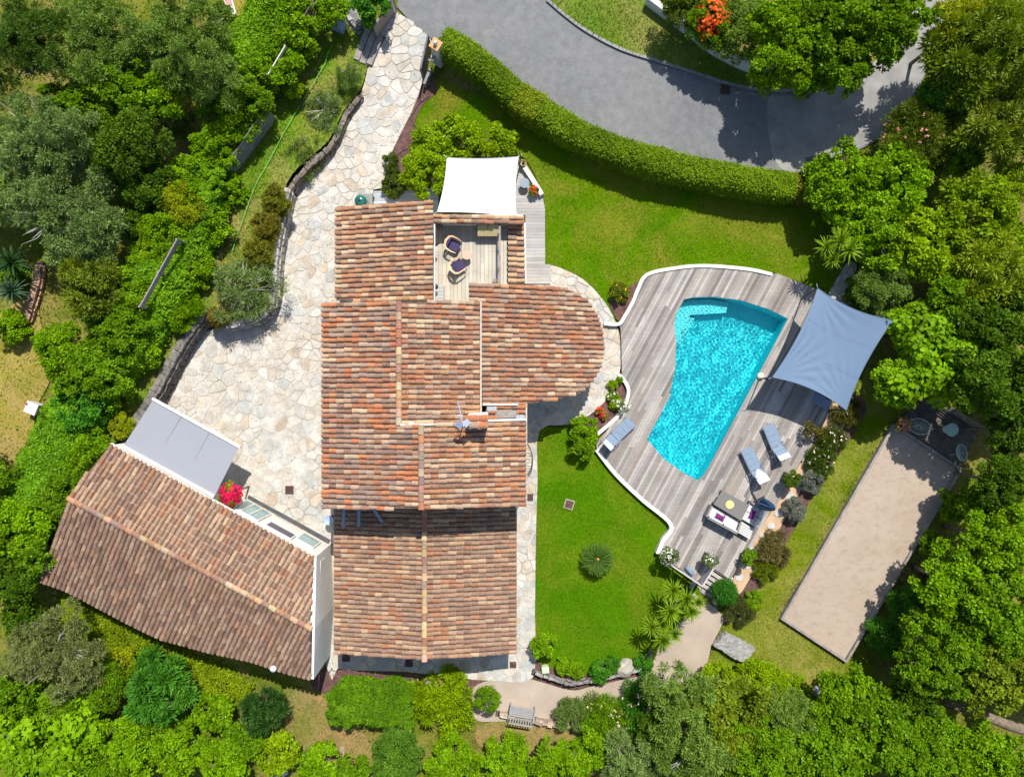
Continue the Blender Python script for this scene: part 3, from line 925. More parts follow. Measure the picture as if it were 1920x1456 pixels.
# north wall with its windows, east wall of white render
e0, e1 = plG1.hit(208, 832), plG1.hit(588, 1042)
base0 = Vector((e0.x, e0.y, 0)) - nE*.06; base1 = Vector((e1.x, e1.y, 0)) - nE*.06
m0, m1 = Vector((gA.x, gA.y, 0)), Vector((gB.x, gB.y, 0))
mb = MB(); mb.prism([(p.x, p.y) for p in (m0, m1, base1, base0)], -.6, [gA.z-.1, gB.z-.1, e1.z-.13, e0.z-.13]); gw = mb.build('wall', M_WHITE, garage)
strip(garage, 'fascia', e0+nE*.02, e1+nE*.02, .10, .12, M_WHITE)
M_GLASS = mat_plain('blue_green_glass', (0.25, 0.36, 0.36), 0.08, 0.6, var=0.05, bump=0)
M_NAVYGL = mat_plain('dark_blind', (0.07, 0.06, 0.10), 0.3, 0.4, var=0.05, bump=0)
wd = (base1-base0); wl = wd.length; wd = wd.normalized()
rzw = math.atan2(wd.y, wd.x)
def gwin(t0_, t1_, z0, z1, mat, bars=0):
    c = base0 + wd*(wl*(t0_+t1_)/2) + nE*.0
    L = wl*(t1_-t0_)
    mb = MB(); mb.box((c.x, c.y, (z0+z1)/2), (L+.14, .16, z1-z0+.14), rzw); f = mb.build('window', M_WHITE, garage)
    mb = MB(); mb.box((c.x+nE.x*.06, c.y+nE.y*.06, (z0+z1)/2), (L, .07, z1-z0), rzw); mb.build('pane', mat, f)
    for k in range(bars):
        q = c + wd*(L*((k+1)/(bars+1)-.5)) + nE*.1
        mb = MB(); mb.box((q.x, q.y, (z0+z1)/2), (.06, .05, z1-z0), rzw); mb.build('glazing_bar', M_WHITE, f)
gwin(.575, .70, .25, 2.05, M_GLASS, 2)
gwin(.745, .865, 1.35, 2.05, M_NAVYGL)
gwin(.885, .965, .4, 1.6, M_GLASS)
M_DRAIN = mat_plain('dark_drain', (0.07, 0.068, 0.075), 0.7, 0.3, var=0.3)
strip(garage, 'drain_channel', base0+wd*(wl*.57)+nE*.22+Vector((0,0,.02)), base1+nE*.22+Vector((0,0,.02)), .18, .06, M_DRAIN)
pr = [plG2.hit(583, 1272), gB, plG1.hit(588, 1042)]
mb = MB()
sx = .16
a_, b_, c_ = pr
mb.prism([(a_.x+.03, a_.y), (a_.x+.15, a_.y), (b_.x+.17, b_.y), (c_.x+.15, c_.y), (c_.x+.03, c_.y), (b_.x+.05, b_.y)], [-.9]*6, [a_.z+.05, a_.z+.05, b_.z+.05, c_.z+.05, c_.z+.05, b_.z+.05])
mb.build('gable_wall', M_WHITE, garage)
p = Vector((c_.x+.16, c_.y-.85, 1.7)); mb = MB(); mb.box(p, (.05, .9, .8)); mb.build('shutter', M_CREAM, garage)
q = plG2.hit(515, 1250); mb = MB(); mb.lathe(q, [(.10,0),(.10,.12),(.15,.14),(.15,.26),(.02,.32)], 16); mb.build('vent_cowl', M_WHITE, garage, True)
# ------------------------------------------------------------------ foliage
M_LEAF = mat_leaf('broad_leaves', 0.32, 0.55, 0.12)
M_OLIVE = mat_leaf('olive_leaves', 0.2, 0.6, 0.3, (0.22, 0.23, 0.10), 0.3)
M_CONIFER = mat_leaf('conifer_sprays', 0.25, 0.6, 0.25, (0.28, 0.24, 0.02), 0.5)
M_TURF = mat_leaf('grass_blades', 0.35, 0.7, 0.15, (0.30, 0.26, 0.05), 0.25)
M_BARK = mat_plain('bark', (0.17, 0.135, 0.10), 0.9, 0.1, var=0.35, scale=5, fine=30, bump=0.8)
M_PALEBARK = mat_plain('pale_bark', (0.30, 0.285, 0.25), 0.9, 0.1, var=0.3, scale=5, fine=30, bump=0.6)

def unit(a):
    return a/np.maximum(np.linalg.norm(a, axis=-1, keepdims=True), 1e-6)

def leaf_quads(pos, axis, nrm, L, W, fold=0.12):
    axis = unit(axis); side = unit(np.cross(nrm, axis)); up = np.cross(axis, side)
    L = L[:, None]; W = W[:, None]
    b = pos - axis*L*.5; t = pos + axis*L*.5
    m = pos + axis*L*.06 - up*W*fold
    return np.stack([b, m+side*W*.5, t, m-side*W*.5], axis=1)

def clump_leaves(r, C, R, n, L, W, up=0.45, rand=0.55, axis_out=0.5, depth=0.3, tint_c=None):
    """leaves on many clumps: C (k,3) centres, R (k,) radii"""
    k = len(C)
    wts = R**2; wts = wts/wts.sum()
    ci = r.choice(k, size=n, p=wts)
    d = unit(r.normal(size=(n, 3)) + np.array([0, 0, up]))
    rad = R[ci]*(1-depth*r.random(n)**1.6)
    pos = C[ci] + d*rad[:, None]
    pos += r.normal(size=(n, 3))*(R[ci]*.08)[:, None]
    nrm = unit(d + r.normal(size=(n, 3))*rand + np.array([0, 0, .35]))
    ax = r.normal(size=(n, 3)); ax = ax - nrm*(ax*nrm).sum(1)[:, None]
    ax = unit(unit(ax)*(1-axis_out) + d*axis_out)
    l = L*r.uniform(.7, 1.3, n); w = W*r.uniform(.75, 1.25, n)
    tc = tint_c if tint_c is not None else r.uniform(-.22, .22, k)
    tint = np.clip(.5 + tc[ci] + r.normal(size=n)*.16, 0, 1)
    return leaf_quads(pos, ax, nrm, l, w), tint

def crown_clumps(r, R, hz, k, rc, fill=0.3, lump=0.25):
    """k clump centres on an uneven dome of radius R, height hz*R"""
    d = unit(r.normal(size=(k, 3)))
    d[:, 2] = np.abs(d[:, 2])*1.0 - .25*(r.random(k) < .35)
    d = unit(d)
    a = np.arctan2(d[:, 1], d[:, 0])
    ph = r.uniform(0, 6.28, 3)
    out = 1 + lump*(.6*np.sin(2*a+ph[0])*.5 + .5*np.sin(3*a+ph[1]) + .4*np.sin(5*a+ph[2]))*.6
    s = np.where(r.random(k) < fill, r.uniform(.2, .75, k), r.uniform(.74, .92, k))
    C = d*(R*s*out)[:, None]
    C[:, 2] = C[:, 2]*hz
    rad = rc*R*r.uniform(.65, 1.35, k)
    return C, rad

CROWNS = {}
def make_crown(kind, size, var, R, n, k, rc, L, W, hz=.8, mat=None, **kw):
    r = np.random.default_rng(abs(hash((len(kind)*31+size*7+var*101, kind[0] == 'o'))) % 99991)
    fill = kw.pop('fill', .3); lump = kw.pop('lump', .25)
    C, rad = crown_clumps(r, R, hz, k, rc, fill, lump)
    V, t = clump_leaves(r, C, rad, n, L, W, **kw)
    CROWNS.setdefault((kind, size), []).append((quads_mesh('crown', V, t), R, mat))
for v in range(3):
    make_crown('broad', 0, v, 0.9, 3600, 40, .25, .15, .085, .8, M_LEAF, up=.8, fill=.25)
    make_crown('broad', 1, v, 1.7, 12000, 105, .165, .18, .10, .75, M_LEAF, up=.8, fill=.3, lump=.4)
    make_crown('broad', 2, v, 2.8, 28000, 250, .115, .20, .115, .7, M_LEAF, up=.8, fill=.35, lump=.45)
    make_crown('olive', 1, v, 1.5, 15000, 85, .17, .16, .034, .75, M_OLIVE, rand=.8, axis_out=.65, depth=.55, up=.7, lump=.5)
    make_crown('olive', 2, v, 2.9, 40000, 230, .115, .19, .042, .65, M_OLIVE, rand=.8, axis_out=.65, depth=.55, up=.7, lump=.7, fill=.4)
    make_crown('wispy', 1, v, 1.6, 6500, 70, .2, .26, .03, .6, M_OLIVE, rand=.9, axis_out=.7, depth=.8, up=.6, lump=.5)
    make_crown('conifer', 1, v, 1.5, 11000, 60, .23, .24, .055, .9, M_CONIFER, axis_out=.85, rand=.5, depth=.7)
    make_crown('conifer', 2, v, 2.6, 26000, 130, .17, .28, .065, .9, M_CONIFER, axis_out=.85, rand=.5, depth=.7)
    make_crown('fine', 0, v, 0.8, 6000, 40, .22, .10, .045, .8, M_LEAF, lump=.1, fill=.2)
    make_crown('fine', 1, v, 1.5, 15000, 80, .19, .13, .055, .7, M_LEAF, lump=.15)
    make_crown('lance', 1, v, 1.5, 11000, 55, .26, .27, .05, .75, M_LEAF, axis_out=.75, rand=.6, depth=.5)
for v in range(2):
    make_crown('fig', 2, v, 2.7, 8500, 75, .22, .30, .24, .6, M_LEAF, rand=.4, axis_out=.25)
    make_crown('lance', 2, v, 2.4, 22000, 110, .2, .27, .05, .75, M_LEAF, axis_out=.75, rand=.6, depth=.5)
    make_crown('ball', 0, v, 0.62, 5200, 1, 1, .09, .05, 1, M_LEAF, fill=1, lump=0)
# the clipped ball is one even sphere
for i in range(2):
    r = np.random.default_rng(50+i)
    V, t = clump_leaves(r, np.zeros((1, 3)), np.array([.62]), 5200, .085, .045, up=.2, depth=.12, tint_c=np.zeros(1))
    CROWNS[('ball', 0)][i] = (quads_mesh('crown', V, t), .62, M_LEAF)
for lst in CROWNS.values():
    for me, R, mat in lst: me.materials.append(mat)

def trunk_mesh(h, r0, spread, seed, pale):
    rr = random.Random(seed); mb = MB()
    mb.tube([(0,0,-.3), (rr.uniform(-.05,.05), rr.uniform(-.05,.05), h*.35), (rr.uniform(-.1,.1)*spread, rr.uniform(-.1,.1)*spread, h*.62)], [r0*1.25, r0*.9, r0*.7], 9)
    for k in range(6):
        a = k*1.05+rr.uniform(-.3,.3); s = spread*rr.uniform(.5,.85); zz = h*rr.uniform(.74,.88)
        mid = (math.cos(a)*s*.45, math.sin(a)*s*.45, h*.75)
        end = (math.cos(a)*s, math.sin(a)*s, zz)
        mb.tube([(0,0,h*.5), mid, end], [r0*.5, r0*.34, r0*.1], 6)
        for j in range(3):
            b = a+rr.uniform(-.9,.9); q = spread*rr.uniform(.2,.35)
            mb.tube([mid, ((mid[0]+end[0])/2+math.cos(b)*q*.6, (mid[1]+end[1])/2+math.sin(b)*q*.6, zz*rr.uniform(.9,1.02)), (end[0]*.8+math.cos(b)*q, end[1]*.8+math.sin(b)*q, zz*rr.uniform(.98,1.1))], [r0*.25, r0*.14, r0*.05], 5)
    me = bpy.data.meshes.new('trunk'); me.from_pydata(mb.v, [], mb.f); me.polygons.foreach_set('use_smooth', [True]*len(me.polygons))
    me.materials.append(M_PALEBARK if pale else M_BARK)
    return me
TR = {(s, p): trunk_mesh((1.0, 2.2, 4.0)[s], (.04, .08, .15)[s], (.5, 1.2, 2.2)[s], 7+s, p) for s in range(3) for p in (False, True)}
TRH = (1.0, 2.2, 4.0)
_pc = [0]
def plant(kind, px, py, r, top, col, name, label, cat, group=None, ez=None, part='crown', size=None, base=0.0):
    """r: crown radius in photo pixels, top: height of the crown's top above the ground"""
    _pc[0] += 1; i = _pc[0]
    Rm = r*(H-top*.7)/F
    if size is None:
        sizes = [s for (k, s) in CROWNS if k == kind]
        size = min(sizes, key=lambda s: abs(CROWNS[(kind, s)][0][1]-Rm))
    lst = CROWNS[(kind, size)]
    me, Rb, mat = lst[i % len(lst)]
    s = Rm/(Rb*1.06)
    g = gz((CY-py)/36)+base
    sz = s*(ez or 1.0)
    vext = Rb*sz*.98
    hc = max(top - vext, .15)
    p = P(px, py, g+hc+vext*.4)
    root = empty(name, (p.x, p.y, g), label, cat, group)
    c = bpy.data.objects.new(part, me); COL.objects.link(c); c.parent = root
    c.location = (0, 0, hc); c.rotation_euler = (0, 0, (i*2.39996) % 6.283); c.scale = (s, s, sz)
    rr = random.Random(i*13)
    f = rr.uniform(.92, 1.08)
    c.color = (col[0]*f, col[1]*f, col[2]*f, 1)
    ts = 2 if Rm > 1.9 else (1 if Rm > .9 else 0)
    t = bpy.data.objects.new('trunk' if cat == 'tree' else 'stem', TR[(ts, kind in ('olive', 'wispy'))]); COL.objects.link(t); t.parent = root
    zz = max(hc+vext*.55, .3)/TRH[ts]
    t.scale = (max(.3, min(Rm/(.6, 1.4, 2.6)[ts], 1.3)),)*2 + (zz,)
    t.rotation_euler = (0, 0, i*1.7)
    return root

def blossoms(root, n, rad, z, cols, size=.09, seed=1, part='blossom', hz=.5):
    """many small flowers over a bush: one part"""
    r = np.random.default_rng(seed)
    d = unit(r.normal(size=(n, 3))); d[:, 2] = np.abs(d[:, 2])
    pos = d*rad*np.array([1, 1, hz])*r.uniform(.75, 1.05, n)[:, None] + np.array([0, 0, z])
    Vs = []
    for k in range(3):
        nr = unit(d + r.normal(size=(n, 3))*.5 + np.array([0, 0, .6])); ax = r.normal(size=(n, 3)); ax = ax - nr*(ax*nr).sum(1)[:, None]
        Vs.append(leaf_quads(pos+r.normal(size=(n, 3))*size*.3, ax, nr, np.full(n, size), np.full(n, size*.8)))
    me = quads_mesh(part, np.concatenate(Vs), np.tile(r.random(n), 3))
    c = bpy.data.objects.new(part, me); me.materials.append(M_PETAL); COL.objects.link(c); c.parent = root; c.color = (*cols, 1); c['kind'] = 'stuff'
    return c
M_PETAL = mat_leaf('petals', 0.3, 0.6, 0.2, (0.8, 0.6, 0.5), 0.0)

G_BRIGHT = (0.160, 0.310, 0.002); G_LIME = (0.225, 0.355, 0.002); G_MID = (0.118, 0.240, 0.003); G_DARK = (0.062, 0.135, 0.004); G_DEEP = (0.035, 0.105, 0.012)
G_OLIVE = (0.150, 0.235, 0.050); G_OLIVE2 = (0.145, 0.245, 0.026); G_YEL = (0.27, 0.32, 0.005); G_CON = (0.165, 0.225, 0.010); G_GREY = (0.155, 0.23, 0.055); G_BROWN = (0.19, 0.17, 0.05); G_EMER = (0.060, 0.215, 0.012)
T = 'tree'; B = 'bush'
OL = 'olive_tree'; BR = 'broadleaf_tree'; CO = 'conifer_tree'; SH = 'shrub'
gW = 'olive trees in the north-west corner'; gH = 'trees and bushes along the west fence'; gS = 'bushes below the outbuilding'; gE = 'trees along the east side'; gB = 'trees along the south edge'; gN = 'trees beyond the road'
PL = [
# north-west corner
('olive', 330, 75, 118, 6.0, G_OLIVE2, OL, 'large olive tree nearest the dry grass strip on the north edge', T, gW),
('olive', 170, 60, 100, 6.2, G_OLIVE2, OL, 'olive tree on the north edge second from the north-west corner', T, gW),
('olive', 40, 70, 95, 6.5, G_DARK, OL, 'dark green olive tree filling the north-west corner', T, gW),
('olive', 60, 250, 105, 6.5, G_OLIVE, OL, 'pale grey olive tree on the west edge above the yuccas and the wide olive', T, gW),
('olive', 100, 375, 122, 6.0, G_OLIVE, OL, 'wide grey-green olive tree standing over the two spiky yuccas', T, gW),
('broad', 215, 155, 78, 5.0, G_MID, BR, 'bright leafy tree squeezed between the olive trees', T, gW),
('broad', 275, 170, 62, 4.6, G_BRIGHT, BR, 'small leafy tree with dark gap on its south side beside the olives', T, gW),
('fine', 215, 255, 84, 5.2, (0.075,0.145,0.006), BR, 'round yellowish green tree next to the dry grass gap', T, gW),
('olive', 380, 118, 60, 4.2, G_OLIVE, OL, 'small grey olive tree reaching toward the dry grass strip', T, gW),
('olive', 335, 232, 30, 1.8, G_OLIVE2, SH, 'small grey bush at the head of the dry grass gap', B),
('broad', 265, 335, 62, 3.8, G_DARK, BR, 'dark leafy tree in the shade between the wide olive and the dry gap', T, gW),
('broad', 130, 200, 60, 4.8, G_MID, BR, 'mid green tree wedged between pale olive and bright leafy tree', T, gW),
# strip along the fence
('broad', 540, 40, 72, 2.9, G_BRIGHT, SH, 'glossy laurel bush at the north end of the fence', B, gH),
('broad', 508, 118, 62, 2.8, G_BRIGHT, SH, 'glossy laurel bush second along the fence from the north', B, gH),
('broad', 618, 12, 34, 2.2, G_BRIGHT, SH, 'small laurel on the north edge above the pale blue box', B, gH),
('broad', 690, 6, 38, 2.4, G_EMER, SH, 'dark emerald bush behind the open gate leaf', B),
('fine', 532, 125, 24, 1.8, G_YEL, SH, 'small yellow bush leaning on the white top rail of the fence', B),
('fine', 548, 165, 22, 1.5, G_LIME, SH, 'small lime bush on the garden side of the fence', B),
('broad', 445, 180, 60, 3.4, G_MID, SH, 'laurel bush beside the grey slatted fence panel', B, gH),
('broad', 425, 215, 58, 3.2, G_BRIGHT, SH, 'shiny laurel bush just above the grey slatted fence panel', B, gH),
('broad', 400, 270, 50, 3.0, G_BRIGHT, SH, 'shiny laurel bush just below the grey slatted fence panel', B, gH),
('broad', 352, 335, 58, 3.2, G_BRIGHT, BR, 'bright bush on the east rim of the dry grass gap', B, gH),
('fine', 338, 378, 48, 3.4, G_YEL, BR, 'yellow-green bush brightest of those on the west fence', B, gH),
('broad', 428, 352, 36, 2.0, G_BRIGHT, SH, 'loose bright bush hanging over the west garden lawn', B, gH),
('broad', 398, 420, 42, 2.4, G_BRIGHT, SH, 'bright bush between the fence and the hose on the west lawn', B, gH),
('broad', 305, 432, 52, 3.4, G_BRIGHT, BR, 'light green bush south of the yellow-green bush by the fence', B, gH),
('fine', 285, 462, 30, 3.0, G_LIME, SH, 'pale lime bush tip beside the bare fence rail', B, gH),
('broad', 280, 495, 50, 3.0, G_BRIGHT, BR, 'feathery bright bush on the west side of the bare fence rail', B, gH),
('broad', 366, 500, 40, 2.3, G_BRIGHT, SH, 'dense bright bush on the east side of the bare fence rail', B, gH),
('lance', 332, 578, 40, 2.3, G_BRIGHT, SH, 'dense bush with drooping leaves above the grey stone wall', B, gH),
('conifer', 165, 535, 62, 4.4, G_CON, CO, 'brownish green feathery conifer between the yuccas and the fence', T, gH),
('broad', 240, 540, 56, 3.4, G_BRIGHT, BR, 'light green tree between the feathery conifer and the fence', T, gH),
('broad', 215, 620, 60, 3.8, G_MID, BR, 'mid green tree south of the feathery conifer', T, gH),
('broad', 110, 655, 56, 3.6, G_BRIGHT, BR, 'bright green tree on the edge of the western dry grass', T, gH),
('broad', 258, 660, 42, 2.4, G_BRIGHT, SH, 'bright bush hanging beside the stone retaining wall', B, gH),
('broad', 165, 700, 66, 3.8, G_MID, BR, 'mid green bush in the middle of the western hedge mass', B, gH),
('broad', 205, 738, 42, 2.4, G_BRIGHT, BR, 'sunlit bush north-west of the grey awning', B, gH),
('broad', 145, 770, 60, 3.2, G_EMER, SH, 'smooth emerald bush beside the white beehive box', B, gH),
('fine', 225, 800, 26, 1.9, G_YEL, SH, 'small yellow bush at the upper corner of the grey awning', B),
('fine', 110, 845, 62, 2.8, G_BRIGHT, SH, 'smooth bright green creeper mound on the rim of the western dry grass', B, gH),
('fine', 60, 910, 62, 2.8, G_BRIGHT, SH, 'bright creeper mound lowest along the western dry grass', B, gH),
('broad', 165, 855, 54, 3.0, G_BRIGHT, SH, 'bright bush next to the top corner of the outbuilding roof', B, gH),
('broad', 110, 930, 56, 3.4, G_MID, SH, 'bush touching the west gable of the outbuilding', B, gH),
('broad', 30, 985, 66, 4.0, G_BRIGHT, BR, 'bright tree on the west edge level with the outbuilding ridge', T, gH),
('broad', 62, 1030, 50, 3.6, G_MID, BR, 'leafy tree at the west end of the outbuilding eave', T, gH),
('broad', 10, 1095, 52, 3.8, G_DARK, BR, 'dark tree on the west edge below the outbuilding corner', T, gH),
# south-west
('olive', 85, 1230, 98, 4.6, (0.165,0.195,0.05), OL, 'brownish olive tree south-west of the outbuilding', T),
('broad', 15, 1300, 50, 3.6, G_MID, BR, 'mid green tree on the west edge beside the brownish olive', T, gS),
('fig', 70, 1400, 112, 4.4, G_BRIGHT, BR, 'broad-leaved bright tree filling the south-west corner', T, gS),
('fine', 185, 1290, 58, 2.8, G_MID, SH, 'dull green rounded bush east of the brownish olive', B, gS),
('fine', 222, 1245, 36, 1.6, G_YEL, SH, 'low yellow-green bush under the outbuilding eave', B),
('fine', 165, 1195, 28, 1.0, G_LIME, SH, 'low lime ground cover at the west end of the outbuilding eave', B),
('conifer', 292, 1300, 72, 3.2, G_EMER, CO, 'soft emerald pine bush south of the outbuilding', B, gS),
('broad', 235, 1400, 66, 3.2, G_BRIGHT, SH, 'bright leafy bush below the emerald pine bush', B, gS),
('broad', 330, 1410, 62, 2.8, G_BRIGHT, SH, 'bright bush on the south edge below the dirt patch', B, gS),
('fine', 185, 1445, 56, 2.8, G_MID, SH, 'mid green bush on the south edge beside the big-leaved corner tree', B, gS),
('broad', 395, 1340, 40, 2.2, G_BRIGHT, SH, 'small bright bush on the west rim of the bare bank', B, gS),
('conifer', 492, 1335, 48, 2.2, G_DEEP, CO, 'blue-green conifer bush on the bare bank', B, gS),
('broad', 420, 1440, 58, 2.6, G_BRIGHT, SH, 'bright bush on the south edge below the blue-green conifer', B, gS),
('broad', 520, 1420, 44, 2.0, G_LIME, SH, 'lime bush low on the bare bank', B, gS),
('broad', 600, 1440, 46, 2.0, G_BRIGHT, SH, 'bright bush on the south edge beside the brown rock', B, gS),
('fine', 742, 1420, 56, 3.0, (0.09,0.20,0.015), CO, 'round feathery cypress bush on the south edge', B),
('broad', 850, 1440, 58, 2.4, G_BRIGHT, SH, 'bright bush on the south edge east of the round cypress', B, gB),
('broad', 945, 1435, 58, 2.6, G_BRIGHT, SH, 'yellowish bush on the south edge below the grey bench', B, gB),
('broad', 1050, 1440, 62, 2.8, G_BRIGHT, SH, 'bright bush on the south edge below the flowering bushes', B, gB),
('fine', 915, 1312, 28, 1.6, G_MID, SH, 'small dark bush beside the grey bench', B),
# south middle, flowering
('lance', 1075, 1342, 34, 1.4, G_OLIVE, SH, 'pale flowering bush directly east of the grey bench', B),
('lance', 1135, 1352, 48, 1.9, G_MID, 'oleander_bush', 'oleander with cream flowers south of the gravel path', B),
('lance', 1205, 1330, 48, 1.8, G_EMER, 'oleander_bush', 'dark oleander with pale pink flowers on the bend of the gravel path', B),
# south-east trees
('olive', 1290, 1318, 80, 4.4, G_OLIVE2, OL, 'olive-green tree overhanging the gravel path bend', T, gB),
('fine', 1420, 1285, 52, 1.6, G_LIME, SH, 'clipped lime hedge bush on the lawn edge south of the stone bench', B),
('fine', 1345, 1275, 40, 1.5, G_LIME, SH, 'west part of the clipped lime hedge next to the gravel path', B),
('fine', 1485, 1300, 44, 1.6, G_LIME, SH, 'east end of the clipped lime hedge near the round stone ball', B),
('broad', 1375, 1350, 88, 4.6, G_CON, BR, 'oak-like tree behind the clipped lime hedge', T, gB),
('olive', 1310, 1420, 84, 5.0, G_OLIVE2, OL, 'greyish tree on the south edge below the path bend', T, gB),
('olive', 1180, 1440, 62, 3.8, G_OLIVE, OL, 'pale grey tree on the south edge west of the path bend trees', T, gB),
('broad', 1440, 1420, 92, 5.2, G_MID, BR, 'mid green tree on the south edge below the oak-like tree', T, gB),
('olive', 1475, 1350, 62, 4.4, G_OLIVE2, OL, 'grey-green tree just south of the round stone ball', T, gB),
('broad', 1600, 1310, 62, 4.2, G_BRIGHT, BR, 'light green tree off the south corner of the boules court', T, gB),
('broad', 1640, 1370, 84, 5.0, G_MID, BR, 'tree in front of the fallen trunk on the south side', T, gB),
('broad', 1560, 1440, 84, 5.2, G_MID, BR, 'tree on the south edge between two others west of the trunk', T, gB),
('broad', 1740, 1420, 90, 5.0, G_MID, BR, 'broad tree on the south edge below the fallen trunk', T, gB),
('broad', 1845, 1420, 70, 4.6, G_BRIGHT, BR, 'bright tree in the south-east corner', T, gB),
('fine', 1672, 1192, 46, 1.6, G_EMER, SH, 'emerald creeper slope on the east side of the boules court', B),
('fine', 1712, 1135, 44, 1.8, G_EMER, SH, 'shaded creeper mound higher up the east side of the boules court', B),
('broad', 1780, 1230, 96, 5.6, G_MID, BR, 'large tree south-east of the boules court', T, gE),
('broad', 1870, 1140, 90, 5.8, G_MID, BR, 'large tree on the east edge below the bright one', T, gE),
('broad', 1875, 1270, 84, 5.6, G_CON, BR, 'yellowish oak-like tree on the east edge above the fallen trunk', T, gE),
('broad', 1800, 1100, 84, 5.0, G_BRIGHT, BR, 'sunlit tree east of the boules court', T, gE),
('broad', 1880, 1020, 78, 5.4, G_BRIGHT, BR, 'bright tree on the east edge level with the boules court', T, gE),
('broad', 1796, 945, 34, 1.8, G_MID, SH, 'shaded bush touching the east border of the boules court', B),
('fine', 1756, 1026, 30, 1.4, G_MID, SH, 'small bush midway along the east border of the boules court', B),
('lance', 1722, 1085, 26, 0.9, G_BROWN, SH, 'dry brownish tuft by the east border of the boules court', B),
('broad', 1896, 905, 56, 5.0, G_DARK, BR, 'dark tree on the east edge beside the shaded terrace', T, gE),
('broad', 1885, 722, 80, 6.0, G_DARK, BR, 'dark tree above the shaded terrace', T, gE),
('fig', 1754, 662, 106, 4.6, G_BRIGHT, 'fig_tree', 'large-leaved fig tree beside the blue shade sail', T),
('fig', 1694, 716, 50, 3.6, G_BRIGHT, 'fig_tree', 'lower fig tree between the blue sail and the shaded terrace', T),
('olive', 1662, 545, 58, 3.2, G_OLIVE2, OL, 'dark feathery tree above the blue shade sail', T),
('broad', 1850, 620, 80, 5.0, G_DARK, BR, 'dark bush-like tree east of the fig tree', T, gE),
('broad', 1590, 335, 78, 3.6, G_BRIGHT, BR, 'bright green tree at the east end of the road hedge', T, gE),
('broad', 1680, 350, 84, 4.0, G_BRIGHT, BR, 'bright green tree second from the end of the road hedge', T, gE),
('broad', 1650, 430, 78, 3.8, G_BRIGHT, BR, 'bright tree above the pale stone garden path', T, gE),
('broad', 1745, 450, 78, 4.2, G_LIME, BR, 'yellow-green tree north of the fig tree', T, gE),
('broad', 1840, 395, 86, 4.8, (0.19,0.30,0.004), BR, 'large yellowish tree on the east side below the oleander', T, gE),
('conifer', 1860, 500, 78, 4.8, (0.20,0.275,0.006), CO, 'yellow-tinged feathery tree on the east edge', T, gE),
('fine', 1905, 340, 40, 3.6, G_LIME, BR, 'lime bush on the east edge below the conifers', B, gE),
('lance', 1740, 255, 84, 3.8, (0.125,0.185,0.012), 'oleander_bush', 'tall oleander with pink flowers at the bend of the road', B),
('broad', 1810, 270, 56, 3.6, G_MID, BR, 'green tree behind the pink oleander', T, gE),
('conifer', 1870, 90, 112, 6.2, (0.150,0.235,0.006), CO, 'large dark yellowish conifer in the north-east corner', T, gE),
('conifer', 1800, 45, 62, 5.0, G_YEL, CO, 'yellow-tipped conifer beside the road on the north edge', T, gE),
('conifer', 1885, 235, 74, 5.2, G_CON, CO, 'dark conifer on the east edge behind the oleander', T, gE),
('broad', 1785, 170, 52, 4.0, G_EMER, BR, 'rounded green tree on the east kerb of the road', T, gE),
# beyond the road
('broad', 1600, 35, 118, 6.0, G_MID, BR, 'largest leafy tree overhanging the road from the north', T, gN),
('broad', 1490, 75, 96, 5.2, G_BRIGHT, BR, 'bright tree in the middle of the verge bank above the road', T, gN),
('broad', 1690, 15, 76, 5.8, G_MID, BR, 'tree over the narrow end of the road on the north edge', T, gN),
('broad', 1575, 120, 62, 4.6, G_MID, BR, 'low tree leaning out over the shaded road', T, gN),
('fine', 1398, 46, 62, 3.0, G_OLIVE2, BR, 'dull green tree on the bank behind the white retaining wall', T, gN, None, 'crown', None, .5),
('broad', 1338, 34, 52, 2.8, G_MID, BR, 'tree tangled with orange bougainvillea on the bank', T, gN, None, 'crown', None, .5),
('fine', 1287, 2, 48, 2.6, (0.09,0.14,0.008), BR, 'olive-green bush at the north edge of the bank', B, gN, None, 'crown', None, .5),
# raised bed and courtyard edge
('wispy', 455, 540, 70, 2.5, G_GREY, OL, 'silvery weeping bush over the south end of the raised bed', B, None, None, 'crown', None, .6),
('wispy', 652, 138, 30, 1.5, (0.10,0.18,0.02), OL, 'small olive tree at the end of the timber planks', B),
('wispy', 606, 205, 46, 1.4, G_GREY, SH, 'silvery bush beside the white and black rocks', B),
('wispy', 568, 285, 48, 1.3, (0.115,0.18,0.025), SH, 'rosemary mound hanging over the stone edge of the raised bed', B),
('conifer', 515, 375, 30, 1.5, (0.20,0.21,0.012), SH, 'yellowish heather clump highest in the raised bed', B, 'heather clumps in the raised bed', None, 'crown', None, .4),
('conifer', 498, 420, 30, 1.5, (0.215,0.20,0.016), SH, 'yellowish heather clump midway down the raised bed', B, 'heather clumps in the raised bed', None, 'crown', None, .5),
('conifer', 482, 470, 32, 1.5, (0.19,0.205,0.014), SH, 'yellowish heather clump lowest in the raised bed', B, 'heather clumps in the raised bed', None, 'crown', None, .5),
('broad', 410, 594, 22, 1.0, (0.20,0.15,0.012), SH, 'small orange and yellow shrub in the corner of the courtyard', B, None, None, 'crown', None, .5),
# bed north of the house
('broad', 800, 318, 54, 2.3, G_LIME, SH, 'bright lime bush beside the white shade sail', B),
('broad', 855, 252, 48, 2.0, G_LIME, SH, 'bright lime bush north of the white shade sail', B),
('broad', 935, 262, 38, 1.7, G_LIME, SH, 'bright lime bush next to the sail pole', B),
('broad', 800, 265, 36, 1.8, G_LIME, SH, 'bright lime bush over the dark mulch bed', B),
('broad', 738, 345, 26, 0.9, (0.085,0.13,0.012), SH, 'low olive-green bush against the paving by the grey planks', B),
('broad', 731, 300, 17, 0.8, (0.075,0.115,0.012), SH, 'small olive-green bush at the tip of the mulch bed', B),
